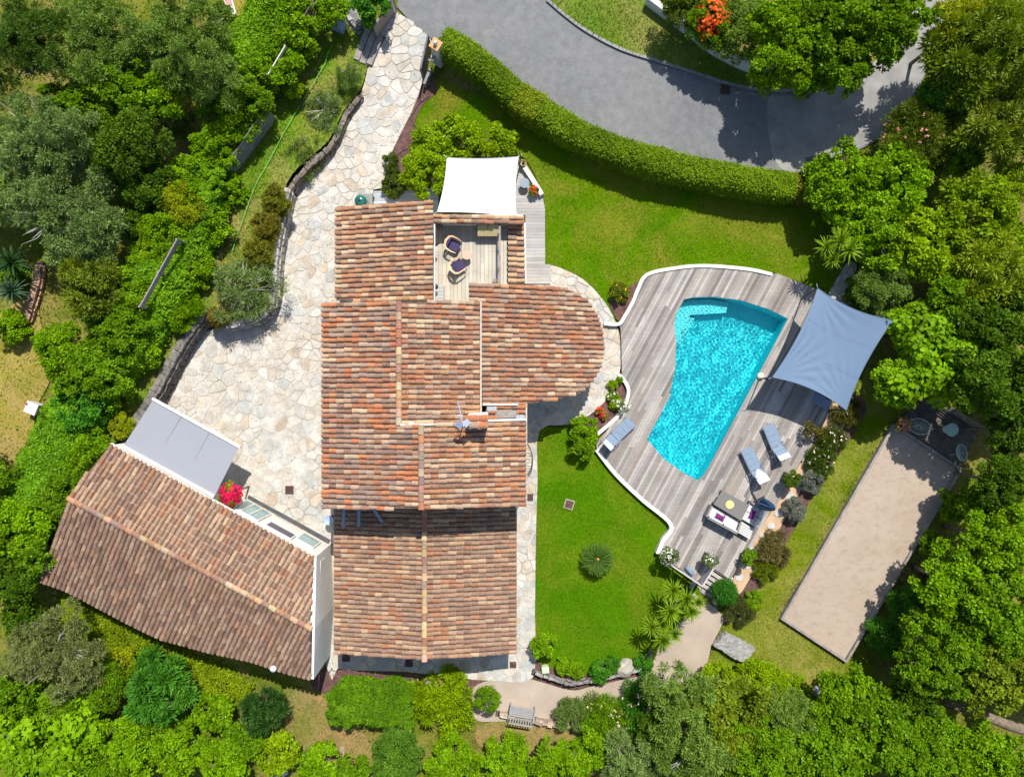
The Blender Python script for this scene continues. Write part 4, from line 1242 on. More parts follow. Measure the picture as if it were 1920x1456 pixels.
('broad', 735, 322, 16, 0.7, (0.075,0.115,0.012), SH, 'smallest bush between the paving and the white garden lights', B),
# garden
('broad', 1095, 808, 30, 1.5, G_BRIGHT, SH, 'bright rose bush at the corner of the south lawn', B),
('broad', 1090, 838, 26, 1.3, G_MID, SH, 'darker half of the rose bush beside the sun lounger', B),
('broad', 1160, 548, 22, 0.7, (0.14,0.18,0.01), SH, 'yellow-green shrub in the mulch corner of the north lawn', B),
('broad', 1150, 745, 13, 0.5, G_BRIGHT, SH, 'small white-flowered plant in the curved bed', B),
('broad', 1148, 722, 11, 0.45, G_LIME, SH, 'tiny lime plant at the top of the curved bed', B),
('broad', 1162, 712, 8, 0.4, G_BRIGHT, SH, 'tiny plant against the white kerb of the curved bed', B),
('broad', 1155, 757, 14, 0.5, G_LIME, SH, 'yellow-green plant in the middle of the curved bed', B),
('broad', 1020, 1213, 28, 1.4, G_BRIGHT, SH, 'bright bush at the corner of the villa terrace', B),
('broad', 1060, 1251, 20, .8, G_BRIGHT, SH, 'low bright bush in the bed behind the curved low wall', B),
('broad', 1085, 1259, 17, 0.7, G_BRIGHT, SH, 'low bright bush nearest the two glossy bushes', B),
('broad', 1128, 1262, 24, 0.9, G_EMER, SH, 'glossy dark bush beside the round boulder, the westernmost', B),
('broad', 1150, 1245, 18, 0.8, G_EMER, SH, 'glossy dark bush touching the west side of the boulder', B),
('broad', 1208, 1245, 20, 0.8, G_EMER, SH, 'glossy dark bush on the east side of the boulder', B),
('lance', 1390, 1148, 30, 0.9, (0.09,0.11,0.025), SH, 'brownish green shrub below the clipped ball', B),
('fine', 1412, 1128, 22, 0.6, G_BRIGHT, SH, 'flat green ground cover next to the clipped ball', B),
('lance', 1452, 1032, 34, 0.9, G_BROWN, SH, 'brown lavender bush in the border by the stepping stones', B),
('lance', 1440, 1068, 26, 0.7, G_CON, SH, 'green lavender bush in the border by the steps', B),
('fine', 1490, 958, 25, 0.9, (0.17,0.19,0.15), SH, 'silver grey bush in the border opposite the corner table', B),
('fine', 1524, 903, 25, 0.9, (0.16,0.18,0.14), SH, 'silver grey bush in the border opposite the potted shrub', B),
('lance', 1542, 862, 30, 1.0, (0.07,0.115,0.012), SH, 'dark rose bush with white flowers in the border', B),
('lance', 1562, 825, 30, 1.0, (0.09,0.12,0.014), SH, 'olive rose bush with white flowers in the border', B),
('lance', 1592, 775, 28, 1.0, (0.13,0.13,0.02), SH, 'yellowish shrub under the corner of the blue sail', B),
('broad', 1612, 545, 30, 0.9, G_MID, SH, 'low dark bush on the pale stone garden path', B),
('lance', 1605, 590, 24, 0.8, G_BRIGHT, SH, 'low leafy bush between the blue sail and the garden path', B),
('broad', 1905, 455, 42, 3.6, G_LIME, BR, 'lime bush on the east edge beside the yellow-tinged feathery tree', B, gE),
('broad', 1912, 560, 46, 4.2, G_DARK, BR, 'dark bush on the east edge below the yellow-tinged feathery tree', B, gE),
('broad', 1790, 555, 50, 4.2, G_MID, BR, 'mid green tree between the fig tree and the yellow-green tree', T, gE),
('broad', 1905, 812, 48, 4.6, G_DARK, BR, 'dark bush on the east edge beside the timber fence of the shaded terrace', B, gE),
('broad', 1850, 955, 48, 3.6, G_MID, BR, 'mid green tree between the court and the east edge', T, gE),
('broad', 1910, 1210, 46, 5.0, G_MID, BR, 'tree cut by the east edge between the large tree and the oak-like one', T, gE),
('broad', 1725, 1295, 52, 4.0, G_DARK, BR, 'dark tree in the gap before the fallen trunk', T, gE),
('broad', 1910, 1430, 46, 4.4, G_MID, BR, 'tree at the very corner of the south and east edges', T, gB),
('broad', 45, 1165, 48, 3.2, G_DARK, BR, 'dark bush under the west end of the outbuilding eave', B, gS),
('broad', 120, 1330, 48, 3.0, G_MID, SH, 'mid green bush between the brownish olive and the big-leaved corner tree', B, gS),
('broad', 285, 1360, 44, 2.6, G_MID, SH, 'mid green bush directly below the emerald pine bush', B, gS),
('broad', 455, 1385, 44, 2.2, G_MID, SH, 'mid green bush between the dirt patch and the south edge', B, gS),
('broad', 655, 1455, 40, 1.8, G_MID, SH, 'low bush on the south edge west of the round cypress', B, gS),
('broad', 1120, 1400, 46, 2.4, G_BRIGHT, SH, 'bright bush at the east end of the low stone edge', B, gB),
('broad', 1240, 1390, 54, 3.2, G_DARK, SH, 'dark bush in the hollow below the pink oleander of the path', B, gB),
('broad', 1535, 1375, 54, 4.0, G_MID, BR, 'tree directly below the round stone ball', T, gB),
('broad', 20, 520, 30, 1.0, G_MID, SH, 'low bush between the two spiky yuccas on the west edge', B),
('broad', 15, 610, 36, 1.4, G_BRIGHT, SH, 'bright bush below the rust-coloured stones on the west edge', B),
('broad', 255, 415, 50, 3.0, G_DARK, BR, 'dark bush in the shade between wide olive and west hedge', B, gW),
('broad', 410, 30, 30, 2.4, G_OLIVE2, SH, 'dull bush beside the small lounger on the north edge', B),
# outside the frame, for views from the side
('broad', -90, 300, 110, 5.5, G_MID, BR, 'northern leafy tree beyond the west edge', T, 'trees outside the garden'),
('broad', -90, 900, 100, 5.0, G_MID, BR, 'leafy tree beyond the west edge', T, 'trees outside the garden'),
('broad', 2000, 700, 110, 5.5, G_MID, BR, 'northern leafy tree beyond the east edge', T, 'trees outside the garden'),
('broad', 2000, 1250, 110, 5.5, G_MID, BR, 'leafy tree beyond the east edge', T, 'trees outside the garden'),
]
PO = {}
for q in PL:
    o = plant(*q)
    PO[q[7]] = o
def fl(lbl, n, rad, z, col, size=.09, hz=.5):
    for k, o in PO.items():
        if lbl in k: blossoms(o, n, rad, z, col, size, len(lbl)+n, hz=hz)
fl('tall oleander', 55, 2.0, 2.3, (0.50, 0.20, 0.18), .13)
fl('cream flowers', 40, 1.2, 1.0, (0.75, 0.60, 0.42), .09)
fl('pale pink flowers', 40, 1.2, 1.0, (0.75, 0.45, 0.40), .09)
fl('orange bougainvillea', 190, 1.0, 1.75, (0.62, 0.10, 0.008), .17, .95)
fl('dark rose bush with white', 26, .75, .5, (0.8, 0.76, 0.66), .08)
fl('olive rose bush with white', 22, .75, .5, (0.8, 0.76, 0.66), .08)
fl('pale flowering', 40, .8, .6, (0.62, 0.50, 0.22), .08)
fl('white-flowered plant', 14, .34, .3, (0.8, 0.78, 0.7), .09)
fl('orange and yellow shrub', 40, .5, .45, (0.60, 0.13, 0.03), .09)
fl('yellow-green shrub in', 20, .5, .3, (0.65, 0.42, 0.02), .09)

# hedges: leaves over a long rounded box
def hedge(name, pts, width, height, col, label, cat='hedge', n_per=900, L=.12, W=.055, kind_mat=None, seed=3, wob=.04, soft=.07, power=4):
    r = np.random.default_rng(seed)
    line = cr([PG(*p) for p in pts], 8, False)
    A = np.array([(p.x, p.y, p.z) for p in line]); seg = np.linalg.norm(np.diff(A[:, :2], axis=0), axis=1); cum = np.concatenate([[0], np.cumsum(seg)])
    tot = cum[-1]; k = int(tot*34)
    s = r.uniform(0, tot, k); i = np.clip(np.searchsorted(cum, s)-1, 0, len(seg)-1); f = (s-cum[i])/seg[i]
    c = A[i]+(A[i+1]-A[i])*f[:, None]; t = unit((A[i+1]-A[i])*np.array([1, 1, 0])); nn = np.stack([-t[:, 1], t[:, 0], 0*t[:, 0]], 1)
    off = r.uniform(-.5, .5, k)
    top = r.random(k) < .68
    off = np.where(top, off, np.sign(off)*r.uniform(.42, .5, k))
    C = c + nn*(off*(width-.42))[:, None]; C[:, 2] += np.where(top, (height-.24)*(1-.10*(np.abs(off)*2)**4)+r.normal(size=k)*.035, r.uniform(.2, .9, k)*(height-.3)) + wob*np.sin(s*1.3)
    R = r.uniform(.13, .25, k)
    V, tint = clump_leaves(r, C, R, int(tot*n_per), L, W, up=.5, axis_out=.4, tint_c=r.uniform(-.25, .25, k))
    m = int(tot*n_per*.55)                      # the clipped faces: top and both sides
    s = r.uniform(0, tot, m); i = np.clip(np.searchsorted(cum, s)-1, 0, len(seg)-1); f = (s-cum[i])/seg[i]
    c = A[i]+(A[i+1]-A[i])*f[:, None]; t = unit((A[i+1]-A[i])*np.array([1, 1, 0])); nn = np.stack([-t[:, 1], t[:, 0], 0*t[:, 0]], 1)
    tp = r.random(m) < .62; sg = np.sign(r.normal(size=m)); o_ = np.where(tp, r.uniform(-.5, .5, m), sg*.5)
    zf_ = np.where(tp, height*(1-soft*(np.abs(o_)*2)**power)+wob*np.sin(s*1.3)+.04*np.sin(s*3.7+o_*5), r.uniform(.08, 1-soft, m)*height)
    tpr = np.sqrt(np.clip(1-np.abs(2*s/tot-1)**5, 0.02, 1)) if soft >= .3 else np.ones(m)
    wv = 1+(.10*np.sin(s*2.1+o_)+.07*np.sin(s*4.7)) if soft >= .3 else 1+.03*np.sin(s*2.1)
    zf_ = zf_*(.35+.65*tpr); o_ = o_*tpr*wv
    pos = c+nn*(o_*width)[:, None]+r.normal(size=(m, 3))*np.where(r.random(m) < .06, .14, .045)[:, None]; pos[:, 2] += zf_
    nrm = unit(np.where(tp[:, None], np.array([[0, 0, 1.]]), nn*sg[:, None]+np.array([[0, 0, .5]]))+r.normal(size=(m, 3))*.5)
    ax = r.normal(size=(m, 3)); ax = unit(ax-nrm*(ax*nrm).sum(1)[:, None])
    tt = np.clip(.47+.13*np.sin(s*2.3)*np.sin(o_*7+s)+.13*np.sin(s*.8+2*np.sin(s*.37))+r.normal(size=m)*.23, 0, 1)
    V = np.concatenate([V, leaf_quads(pos, ax, nrm, L*r.uniform(.7, 1.3, m), W*r.uniform(.75, 1.25, m))]); tint = np.concatenate([tint, tt])
    p0 = A[len(A)//2]
    root = empty(name, tuple(p0), label, cat)
    me = quads_mesh('foliage', V, tint); me.materials.append(kind_mat or M_LEAF)
    o = link('foliage', me, None, root); o.color = (*col, 1)
    mb = MB()
    for q in range(0, len(line), 4):
        p = line[q]; mb.tube([(p.x, p.y, p.z-.2), (p.x+.05, p.y, p.z+height*.5), (p.x-.05, p.y+.06, p.z+height*.8)], [.05, .035, .015], 5)
    mb.build('stem', M_BARK, root)
    return root
hedge('hedge', [(835,98),(870,118),(915,150),(970,200)], 1.2, 1.7, (0.135,0.235,0.003), 'trimmed roadside hedge from the gate pillar to the notch', seed=4, n_per=5200, wob=.08, soft=.16, power=3)
hedge('hedge', [(1008,224),(1060,256),(1120,285),(1200,312),(1300,335),(1400,354),(1470,362)], 1.22, 1.7, (0.14,0.235,0.003), 'long trimmed roadside hedge curving above the north lawn', seed=5, n_per=5200, wob=.08, soft=.16, power=3)
hedge('hedge', [(968,200),(1010,226)], 1.3, 1.7, (0.185,0.235,0.006), 'yellowish join between the two lengths of roadside hedge', seed=6, n_per=5200)
hedge('hedge', [(1470,360),(1520,362)], 1.2, 1.4, (0.16,0.16,0.012), 'yellow and bronze end of the roadside hedge', seed=8, n_per=4200)
hedge('hedge', [(632,1304),(700,1306),(778,1310)], 2.1, 1.6, (0.10,0.225,0.004), 'thick rounded hedge of bright lance-shaped leaves south of the villa', seed=7, n_per=9000, L=.22, W=.055, wob=.12, soft=.75, power=2.2)
plant('lance', 832, 1320, 62, 1.9, G_LIME, 'shrub', 'round lime bush joined to the east end of the thick hedge', 'bush')

hedge('hedge', [(412,330),(384,410),(347,500),(306,576),(256,660),(208,735)], 3.0, 2.5, (0.15,0.315,0.007), 'long unclipped hedge of bright leaves running down between the fence and the raised lawn', seed=14, n_per=9500, L=.15, W=.08, wob=.14, soft=.30, power=3)
hedge('hedge', [(575,-30),(535,50),(490,125),(452,190)], 2.5, 2.5, (0.15,0.31,0.004), 'unclipped laurel hedge at the north end of the fence beside the dry grass strip', seed=16, n_per=8000, L=.16, W=.085, wob=.16, soft=.30, power=3)
hedge('ground_cover', [(118,1128),(190,1178),(300,1232),(420,1282),(470,1300)], 1.7, .42, (0.185,0.265,0.004), 'low yellow-green ground cover along the south foot of the outbuilding', 'plants', seed=17, n_per=2000, L=.13, W=.07, wob=.12, soft=.6, power=2)
hedge('hedge', [(204,735),(155,825),(120,905),(75,985),(28,1060)], 3.0, 2.5, (0.14,0.31,0.008), 'wide bright creeper hedge between the western dry grass and the outbuilding', seed=15, n_per=9000, L=.15, W=.08, wob=.14, soft=.3, power=3)
# yuccas, cycad
def rosette(r, n, L, W, up0=-.15, up1=1.0, droop=.25):
    """sword leaves in three segments, radiating"""
    Vs = []; ts = []
    for k in range(n):
        a = k*2.39996+r.uniform(-.15, .15); e = up0+(up1-up0)*((k+.5)/n)**.8
        el = e*math.pi/2; l = L*(r.uniform(.85, 1.1))*(1-.25*max(e, 0)); w = W
        d = np.array([math.cos(a)*math.cos(el), math.sin(a)*math.cos(el), math.sin(el)])
        s = np.array([-math.sin(a), math.cos(a), 0.0])
        p0 = np.zeros(3); ps = [d*.03]; dd = d.copy()
        for j in range(3):
            dd = dd + np.array([0, 0, -droop*(.2+j*.35)]); dd /= np.linalg.norm(dd); ps.append(ps[-1]+dd*l/3)
        ws = [w*.7, w, w*.7, .002]
        for j in range(3):
            Vs.append(np.stack([ps[j]-s*ws[j]/2, ps[j]+s*ws[j]/2, ps[j+1]+s*ws[j+1]/2, ps[j+1]-s*ws[j+1]/2]))
            ts.append(np.clip(.35+.18*j+r.normal()*.1, 0, 1))
    return np.array(Vs), np.array(ts)
YUC = []
for v in range(3):
    r = np.random.default_rng(60+v); V, t = rosette(r, 64, .68, .062)
    me = quads_mesh('leaf_rosette', V, t); me.materials.append(M_LEAF); YUC.append(me)
def yucca(px, py, heads, col, label, base=0.0):
    """heads: (px,py,height,scale) of each rosette"""
    g = PG(px, py)
    root = empty('yucca', (g.x, g.y, g.z+base), label, 'yucca')
    for k, (x, y, h, s) in enumerate(heads):
        p = P(x, y, g.z+base+h)
        o = bpy.data.objects.new('leaf_rosette', YUC[k % 3]); COL.objects.link(o); o.parent = root
        o.location = (p.x-g.x, p.y-g.y, h); o.rotation_euler = (random.uniform(-.18,.18), random.uniform(-.18,.18), k*1.9); o.scale = (s,)*3; o.color = (*col, 1)
        mb = MB(); mb.tube([(g.x, g.y, g.z+base-.1), ((g.x+p.x)/2+.06, (g.y+p.y)/2, g.z+base+h*.5), (p.x, p.y, g.z+base+h)], [.09, .07, .055], 7); mb.build('stem', M_BARK, root)
    return root
Y1 = (0.165, 0.275, 0.010)
yucca(1256, 1135, [(1262,1106,2.0,1.0),(1286,1122,1.9,1.0),(1308,1128,1.6,.8),(1256,1146,2.2,1.08),(1296,1146,1.7,.92)], Y1, 'yucca with five spiky heads beside the wooden steps')
yucca(1228, 1185, [(1222,1175,1.9,.92),(1241,1172,1.6,.75),(1242,1199,1.9,1.0),(1264,1187,1.6,.88)], Y1, 'yucca with four spiky heads lower down beside the gravel path')
yucca(1568, 475, [(1549,463,2.6,.95),(1574,449,2.9,1.0),(1592,469,2.8,1.05),(1560,487,2.3,.9)], Y1, 'yucca with four spiky heads at the east end of the north lawn')
yucca(22, 495, [(24,492,1.6,1.5)], (0.03, 0.085, 0.02), 'dark green spiky yucca on the west edge, the upper of two')
yucca(25, 545, [(24,545,1.3,1.35)], (0.055, 0.11, 0.06), 'blue-green spiky yucca on the west edge, the lower of two')

def cycad():
    r = np.random.default_rng(77); Vs = []; ts = []
    for k in range(58):
        a = k*2.39996; e = .1+.75*((k+.5)/58); L = .95*r.uniform(.9, 1.05)*(1-.25*e)
        d = np.array([math.cos(a)*math.cos(e), math.sin(a)*math.cos(e), math.sin(e)]); s = np.array([-math.sin(a), math.cos(a), 0.])
        p = np.zeros(3)+d*.05; dd = d.copy(); m = 12
        for j in range(m):
            dd = dd+np.array([0, 0, -.075]); dd /= np.linalg.norm(dd); q = p+dd*L/m
            ll = .16*math.sin(math.pi*(j+1.2)/(m+1.5))
            for sg in (-1, 1):
                ax = s*sg*.8+dd*.6+np.array([0, 0, .12]); ax /= np.linalg.norm(ax)
                nrm = np.cross(ax, s*sg) if False else np.array([0, 0, 1.])
                Vs.append(leaf_quads((q+ax*ll/2)[None], ax[None], nrm[None], np.array([ll]), np.array([.055]))[0]); ts.append(np.clip(.4+.03*j+r.normal()*.1, 0, 1))
            p = q
    me = quads_mesh('frond', np.array(Vs), np.array(ts)); me.materials.append(M_LEAF)
    g = PG(1118, 1042)
    root = empty('sago_palm', tuple(g), 'round sago palm with stiff feathery fronds alone on the south lawn', 'palm')
    o = bpy.data.objects.new('crown', me); COL.objects.link(o); o.parent = root; o.location = (0, 0, .65); o.color = (0.062, 0.125, 0.014, 1)
    mb = MB(); mb.lathe(tuple(g), [(.16,-.1),(.2,.2),(.17,.5),(.08,.68)], 12); mb.build('trunk', M_BARK, root)
    mb = MB(); mb.lathe((g.x, g.y, g.z+.66), [(.09,0),(.07,.08),(.01,.13)], 10); mb.build('cone', mat_plain('palm_cone', (0.42,0.22,0.04), 0.9), root)
cycad()
plant('ball', 1361, 1112, 24, 1.45, (0.035, 0.16, 0.010), 'topiary_ball', 'dense round clipped ball of green leaves beside the wooden steps', 'topiary')

# grass blades and undergrowth: nobody could count them
def scatter(name, loops, density, L, W, col, mat, dz=0.0, seed=1, tilt=.5, avoid=(), label=None, box=None):
    r = np.random.default_rng(seed)
    if box: x0, x1, y0, y1 = box
    else:
        xs = np.concatenate([[p.x for p in l] for l in loops]); ys = np.concatenate([[p.y for p in l] for l in loops]); x0, x1, y0, y1 = xs.min(), xs.max(), ys.min(), ys.max()
    n = int((x1-x0)*(y1-y0)*density)
    X = r.uniform(x0, x1, n); Y = r.uniform(y0, y1, n)
    ok = np.ones(n, bool) if box else np.zeros(n, bool)
    for l in loops: ok |= inside(l, X, Y)
    for l in avoid: ok &= ~inside(l, X, Y)
    cl = np.sin(X*1.7+2*np.sin(Y*.9))+np.sin(Y*2.1+1.5*np.sin(X*1.1))
    ok &= r.random(n) < np.clip(.75+.25*cl, .1, 1)
    X, Y = X[ok], Y[ok]; n = len(X); cl = cl[ok]
    Z = np.where(Y > -6, 0, .055*(Y+6))+dz
    ax = unit(np.stack([r.normal(size=n)*tilt, r.normal(size=n)*tilt, np.ones(n)], 1)); nr = r.normal(size=(n, 3))
    l = L*r.uniform(.6, 1.4, n)
    V = leaf_quads(np.stack([X, Y, Z], 1)+ax*(l*.45)[:, None], ax, nr, l, W*r.uniform(.7, 1.3, n))
    me = quads_mesh(name, V, np.clip(.5+.12*cl+r.normal(size=n)*.2, 0, 1)); me.materials.append(mat)
    o = link(name, me, None); o.color = (*col, 1); tag(o, kind='stuff')
    if label: o['label'] = label
    return o
scatter('lawn_grass', [nl_lp, sl_lp], 420, .07, .02, (0.085, 0.19, 0.002), M_TURF, -.02, 1, .8, avoid=[court_lp])
scatter('lawn_grass', [rl_lp], 300, .08, .022, (0.14, 0.20, 0.010), M_TURF, -.03, 2, .8)
scatter('fallen_leaves', [court_lp], 2.2, .07, .045, (0.22, 0.15, 0.05), M_TURF, .045, 11, 6.0, avoid=[HOUSE_XY])
scatter('fallen_leaves', [nl_lp, sl_lp, rl_lp], 1.0, .08, .05, (0.30, 0.20, 0.06), M_TURF, .04, 13, 6.0, avoid=[court_lp])
scatter('fallen_leaves', [road_lp], 3.2, .055, .045, (0.42, 0.36, 0.26), M_TURF, .035, 12, 6.0)
scatter('verge_grass', [verge_lp], 260, .14, .03, (0.14, 0.21, 0.02), M_TURF, .1, 3, .8)

# the wooded surroundings beyond the frame: one mass
def woods():
    r = np.random.default_rng(31); k = 900
    X = r.uniform(-75, 75, k); Y = r.uniform(-65, 65, k)
    ok = ((np.abs(X) > 32) | (np.abs(Y) > 26)) & ~((Y > 0) & (X > -11) & (X < 6)) & ~((Y > 0) & (X > 16) & (X < 30))
    X, Y = X[ok], Y[ok]; k = len(X)
    C = np.repeat(np.stack([X, Y, r.uniform(1.5, 3.5, k)], 1), 6, 0)+r.normal(size=(k*6, 3))*np.array([1.1, 1.1, .8])
    V, t = clump_leaves(r, C, r.uniform(.8, 1.5, k*6), 90000, .42, .27, up=.7)
    me = quads_mesh('woods', V, t); me.materials.append(M_LEAF); o = link('woods', me, None); o.color = (*G_MID, 1); tag(o, kind='stuff')
woods()
# ------------------------------------------------------------------ pool and deck
DZ = 0.20                                    # deck height
DECK = [(1165,640),(1163,612),(1172,592),(1187,566),(1196,545),(1212,516),(1260,504),(1320,499),(1400,505),(1448,514),(1456,512),(1530,541),(1575,600),(1580,690),(1556,768),(1520,838),(1475,912),(1428,990),(1390,1050),(1372,1088),(1328,1058),(1308,1090),(1270,1062),(1236,1037),(1243,1015),(1258,984),(1205,938),(1155,890),(1119,847),(1118,830),(1163,776),(1178,738),(1166,702)]
def W2(px): return [Vector(P(x, y, DZ)[:2]) for x, y in px]
deck_w = W2(DECK); pool_w = W2(POOL)
deck = empty('pool_deck', P(1350, 700, 0), 'weathered grey plank deck around the turquoise pool', 'deck')
v, f = cdt([resample(deck_w, .6), resample(pool_w, .5)], 1.0)
mb = MB(); mb.add([(p.x, p.y, DZ-.06) for p in v], [tuple(q) for q in f]); mb.build('subframe', M_DARKWOOD, deck)
rp = random.Random(12)
ddir = (P(1313, 902, DZ)-P(1477, 597, DZ)); ddir = Vector((ddir.x, ddir.y)).normalized(); dn = Vector((-ddir.y, ddir.x))
def ivl(loops, v):
    r = []
    for lp in loops:
        n = len(lp)
        for i in range(n):
            a, b = lp[i], lp[(i+1) % n]
            if (a.y > v) != (b.y > v): r.append(a.x+(v-a.y)/(b.y-a.y)*(b.x-a.x))
    r.sort(); return [(r[i], r[i+1]) for i in range(0, len(r)-1, 2)]
lps = [[Vector((p.dot(ddir), p.dot(dn))) for p in lp] for lp in (deck_w, pool_w)]
PW = .145; nv0 = min(p.y for p in lps[0]); nv1 = max(p.y for p in lps[0])
vv = nv0; planks = 0
pieces = []
DECKCOL = [(a*1.05, b, c*.94) for a, b, c in [(0.235,0.225,0.222),(0.26,0.25,0.243),(0.30,0.29,0.28),(0.195,0.185,0.182),(0.25,0.23,0.215),(0.28,0.27,0.265),(0.34,0.33,0.32),(0.16,0.152,0.15),(0.225,0.205,0.193)]]
while vv < nv1:
    mid = ivl(lps, vv+PW/2); lo = ivl(lps, vv+.006); hi = ivl(lps, vv+PW-.006)
    for i, (a, b) in enumerate(mid):
        ok = len(lo) == len(mid) == len(hi)
        la, lb = lo[i] if ok and abs(lo[i][0]-a)+abs(lo[i][1]-b) < .6 else (a, b)
        ha, hb = hi[i] if ok and abs(hi[i][0]-a)+abs(hi[i][1]-b) < .6 else (a, b)
        cuts = []; u = a+rp.uniform(1.2, 3.8)
        while u < b-.9: cuts.append(u); u += rp.uniform(2.2, 4.2)
        ends = [(la, ha)] + [(c, c) for c in cuts] + [(lb, hb)]
        for k in range(len(ends)-1):
            (l0, h0), (l1, h1) = ends[k], ends[k+1]
            pieces.append((vv, l0+.004*(k > 0), h0+.004*(k > 0), l1, h1))
    vv += PW
pieces.sort(key=lambda q: -(q[3]-q[1]))
restp = MB(); lastc = None
for k, (v_, l0, h0, l1, h1) in enumerate(pieces):
    mb = restp if k >= 300 else MB()
    q = [ddir*l0+dn*(v_+.004), ddir*l1+dn*(v_+.004), ddir*h1+dn*(v_+PW-.004), ddir*h0+dn*(v_+PW-.004)]
    z = DZ+rp.uniform(-.002, .003)
    mb.prism([(p.x, p.y) for p in q], DZ-.035, z)
    if k < 300:
        o = mb.build('plank', M_WOOD, deck); c = rp.choice(DECKCOL); o.color = grey(rp, c, .08)
if restp.v:
    o = restp.build('short_planks', M_WOOD, deck); o['kind'] = 'stuff'; o.color = (0.25, 0.24, 0.23, 1)
print('deck planks', len(pieces))
# white kerbs
def kerb(pts, w, z0, z1, label, name='kerb', mat=None, close=False):
    c = [P(x, y, z1) for x, y in pts]; c = [Vector((p.x, p.y)) for p in cr(c, 6, False)]
    L = []; R = []
    for i, p in enumerate(c):
        t = (c[min(i+1, len(c)-1)]-c[max(i-1, 0)]).normalized(); n = Vector((-t.y, t.x))
        L.append(p+n*w/2); R.append(p-n*w/2)
    mb = MB(); n = len(c)
    vs = [(p.x, p.y, z0) for p in L]+[(p.x, p.y, z1) for p in L]+[(p.x, p.y, z1) for p in R]+[(p.x, p.y, z0) for p in R]
    fs = []
    for k in range(3):
        for i in range(n-1): fs.append((k*n+i, (k+1)*n+i, (k+1)*n+i+1, k*n+i+1))
    fs += [(0, 3*n, 2*n, n), (n-1, 2*n-1, 3*n-1, 4*n-1)]
    mb.add(vs, fs); o = mb.build(name, mat or M_WHITE)
    return tag(o, label, 'kerb')
kerb([(1133,606),(1160,607),(1172,592),(1187,565),(1196,543),(1213,515),(1262,503),(1320,498),(1400,504),(1448,514)], .17, -.1, .27, 'white kerb curving along the north edge of the pool deck')
kerb([(1119,843),(1155,889),(1205,937),(1258,983),(1243,1014),(1233,1038)], .19, -.6, .24, 'white kerb between the south lawn and the pool deck')
kerb([(1161,702),(1175,720),(1178,740),(1163,775),(1119,815)], .17, -.1, .26, 'white kerb holding the small curved flower bed')
# pool
pool = empty('swimming_pool', P(1340, 720, 0), 'curved swimming pool of turquoise rippling water set in the deck', 'pool')
def m_pool():
    t = NT('pool_mosaic')
    c = t.ramp(t.noise(1.2, 3), [(0.3, (0.016, 0.70, 0.76)), (0.7, (0.025, 0.78, 0.84))])
    vo = t.n('ShaderNodeTexVoronoi'); vo.inputs['Scale'].default_value = 22; t.l(t.pos(), vo.inputs['Vector'])
    c = t.mix(c, t.ramp(vo.outputs['Color'], [(0.0, 0.86), (1.0, 1.12)]), 1.0, 'MULTIPLY')
    t.col(c); return t.fin(0.5, 0.2)
M_POOL = m_pool()
M_POOLSTEP = mat_plain('pale_mosaic', (0.09, 0.64, 0.67), 0.5, 0.2, var=.15, scale=4, fine=30)
pw = resample(cr([P(x, y, DZ) for x, y in POOL], 3), .3); pw = [Vector((p.x, p.y)) for p in pw]
v, f = cdt([pool_w], .8)
n = len(pool_w)
a = parea(pool_w)
ordr = pool_w if a > 0 else pool_w[::-1]
mb = MB()
mb.add([(p.x, p.y, -1.25) for p in v], [tuple(q) for q in f])
basin = mb.build('basin_floor', M_POOL, pool)
mb = MB()
for i in range(n):
    p, q = ordr[i], ordr[(i+1) % n]
    mb.add([(p.x, p.y, -1.26), (p.x, p.y, DZ-.035), (q.x, q.y, DZ-.035), (q.x, q.y, -1.26)], [(0, 1, 2, 3)])
walls = mb.build('basin_wall', M_POOL, pool)
ST = []
def pstep(px, ztop, mat):
    q = [P(x, y, DZ) for x, y in px]; mb = MB(); mb.prism([(p.x, p.y) for p in q], -1.25, ztop); return mb.build('pool_step', mat, pool)
ST.append(pstep([(1284,563),(1271,576),(1266,600),(1270,640),(1300,588),(1368,584),(1372,564),(1340,558),(1300,559)], -.55, M_POOLSTEP))
ST.append(pstep([(1270,602),(1273,650),(1283,640),(1310,594),(1300,590)], -.85, M_POOLSTEP))
XX = [p.x for p in pool_w]; YY = [p.y for p in pool_w]
st = .027
gx = np.arange(min(XX)-.1, max(XX)+.1, st); gy = np.arange(min(YY)-.1, max(YY)+.1, st)
X, Y = np.meshgrid(gx, gy)
Z = np.zeros_like(X); rw = np.random.default_rng(9)
for i in range(34):
    a = rw.uniform(0, 6.283); lam = rw.uniform(.075, .24)
    Z += .0034*lam*np.sin(6.283/lam*(X*math.cos(a)+Y*math.sin(a)+.10*np.sin(1.3*X+i))+rw.uniform(0, 6.283))*(.75+.5*np.sin(.7*X+.9*Y+i))
Z += .02
cxp, cyp = sum(XX)/n, sum(YY)/n
big = [Vector((cxp+(p.x-cxp)*1.02, cyp+(p.y-cyp)*1.02)) for p in pool_w]
nxp, nyp = len(gx), len(gy)
okv = inside(big, X.ravel(), Y.ravel()).reshape(X.shape)
fs = [(j*nxp+i, j*nxp+i+1, (j+1)*nxp+i+1, (j+1)*nxp+i) for j in range(nyp-1) for i in range(nxp-1) if okv[j, i] and okv[j, i+1] and okv[j+1, i+1] and okv[j+1, i]]
used = sorted({i for q in fs for i in q}); mp = {o: k for k, o in enumerate(used)}
XYZ = np.stack([X.ravel(), Y.ravel(), Z.ravel()], 1)
me = bpy.data.meshes.new('water_surface'); me.from_pydata(XYZ[used].tolist(), [], [tuple(mp[i] for i in q) for q in fs]); me.polygons.foreach_set('use_smooth', [True]*len(fs))
wm = bpy.data.materials.new('pool_water'); wm.use_nodes = True; nt = wm.node_tree
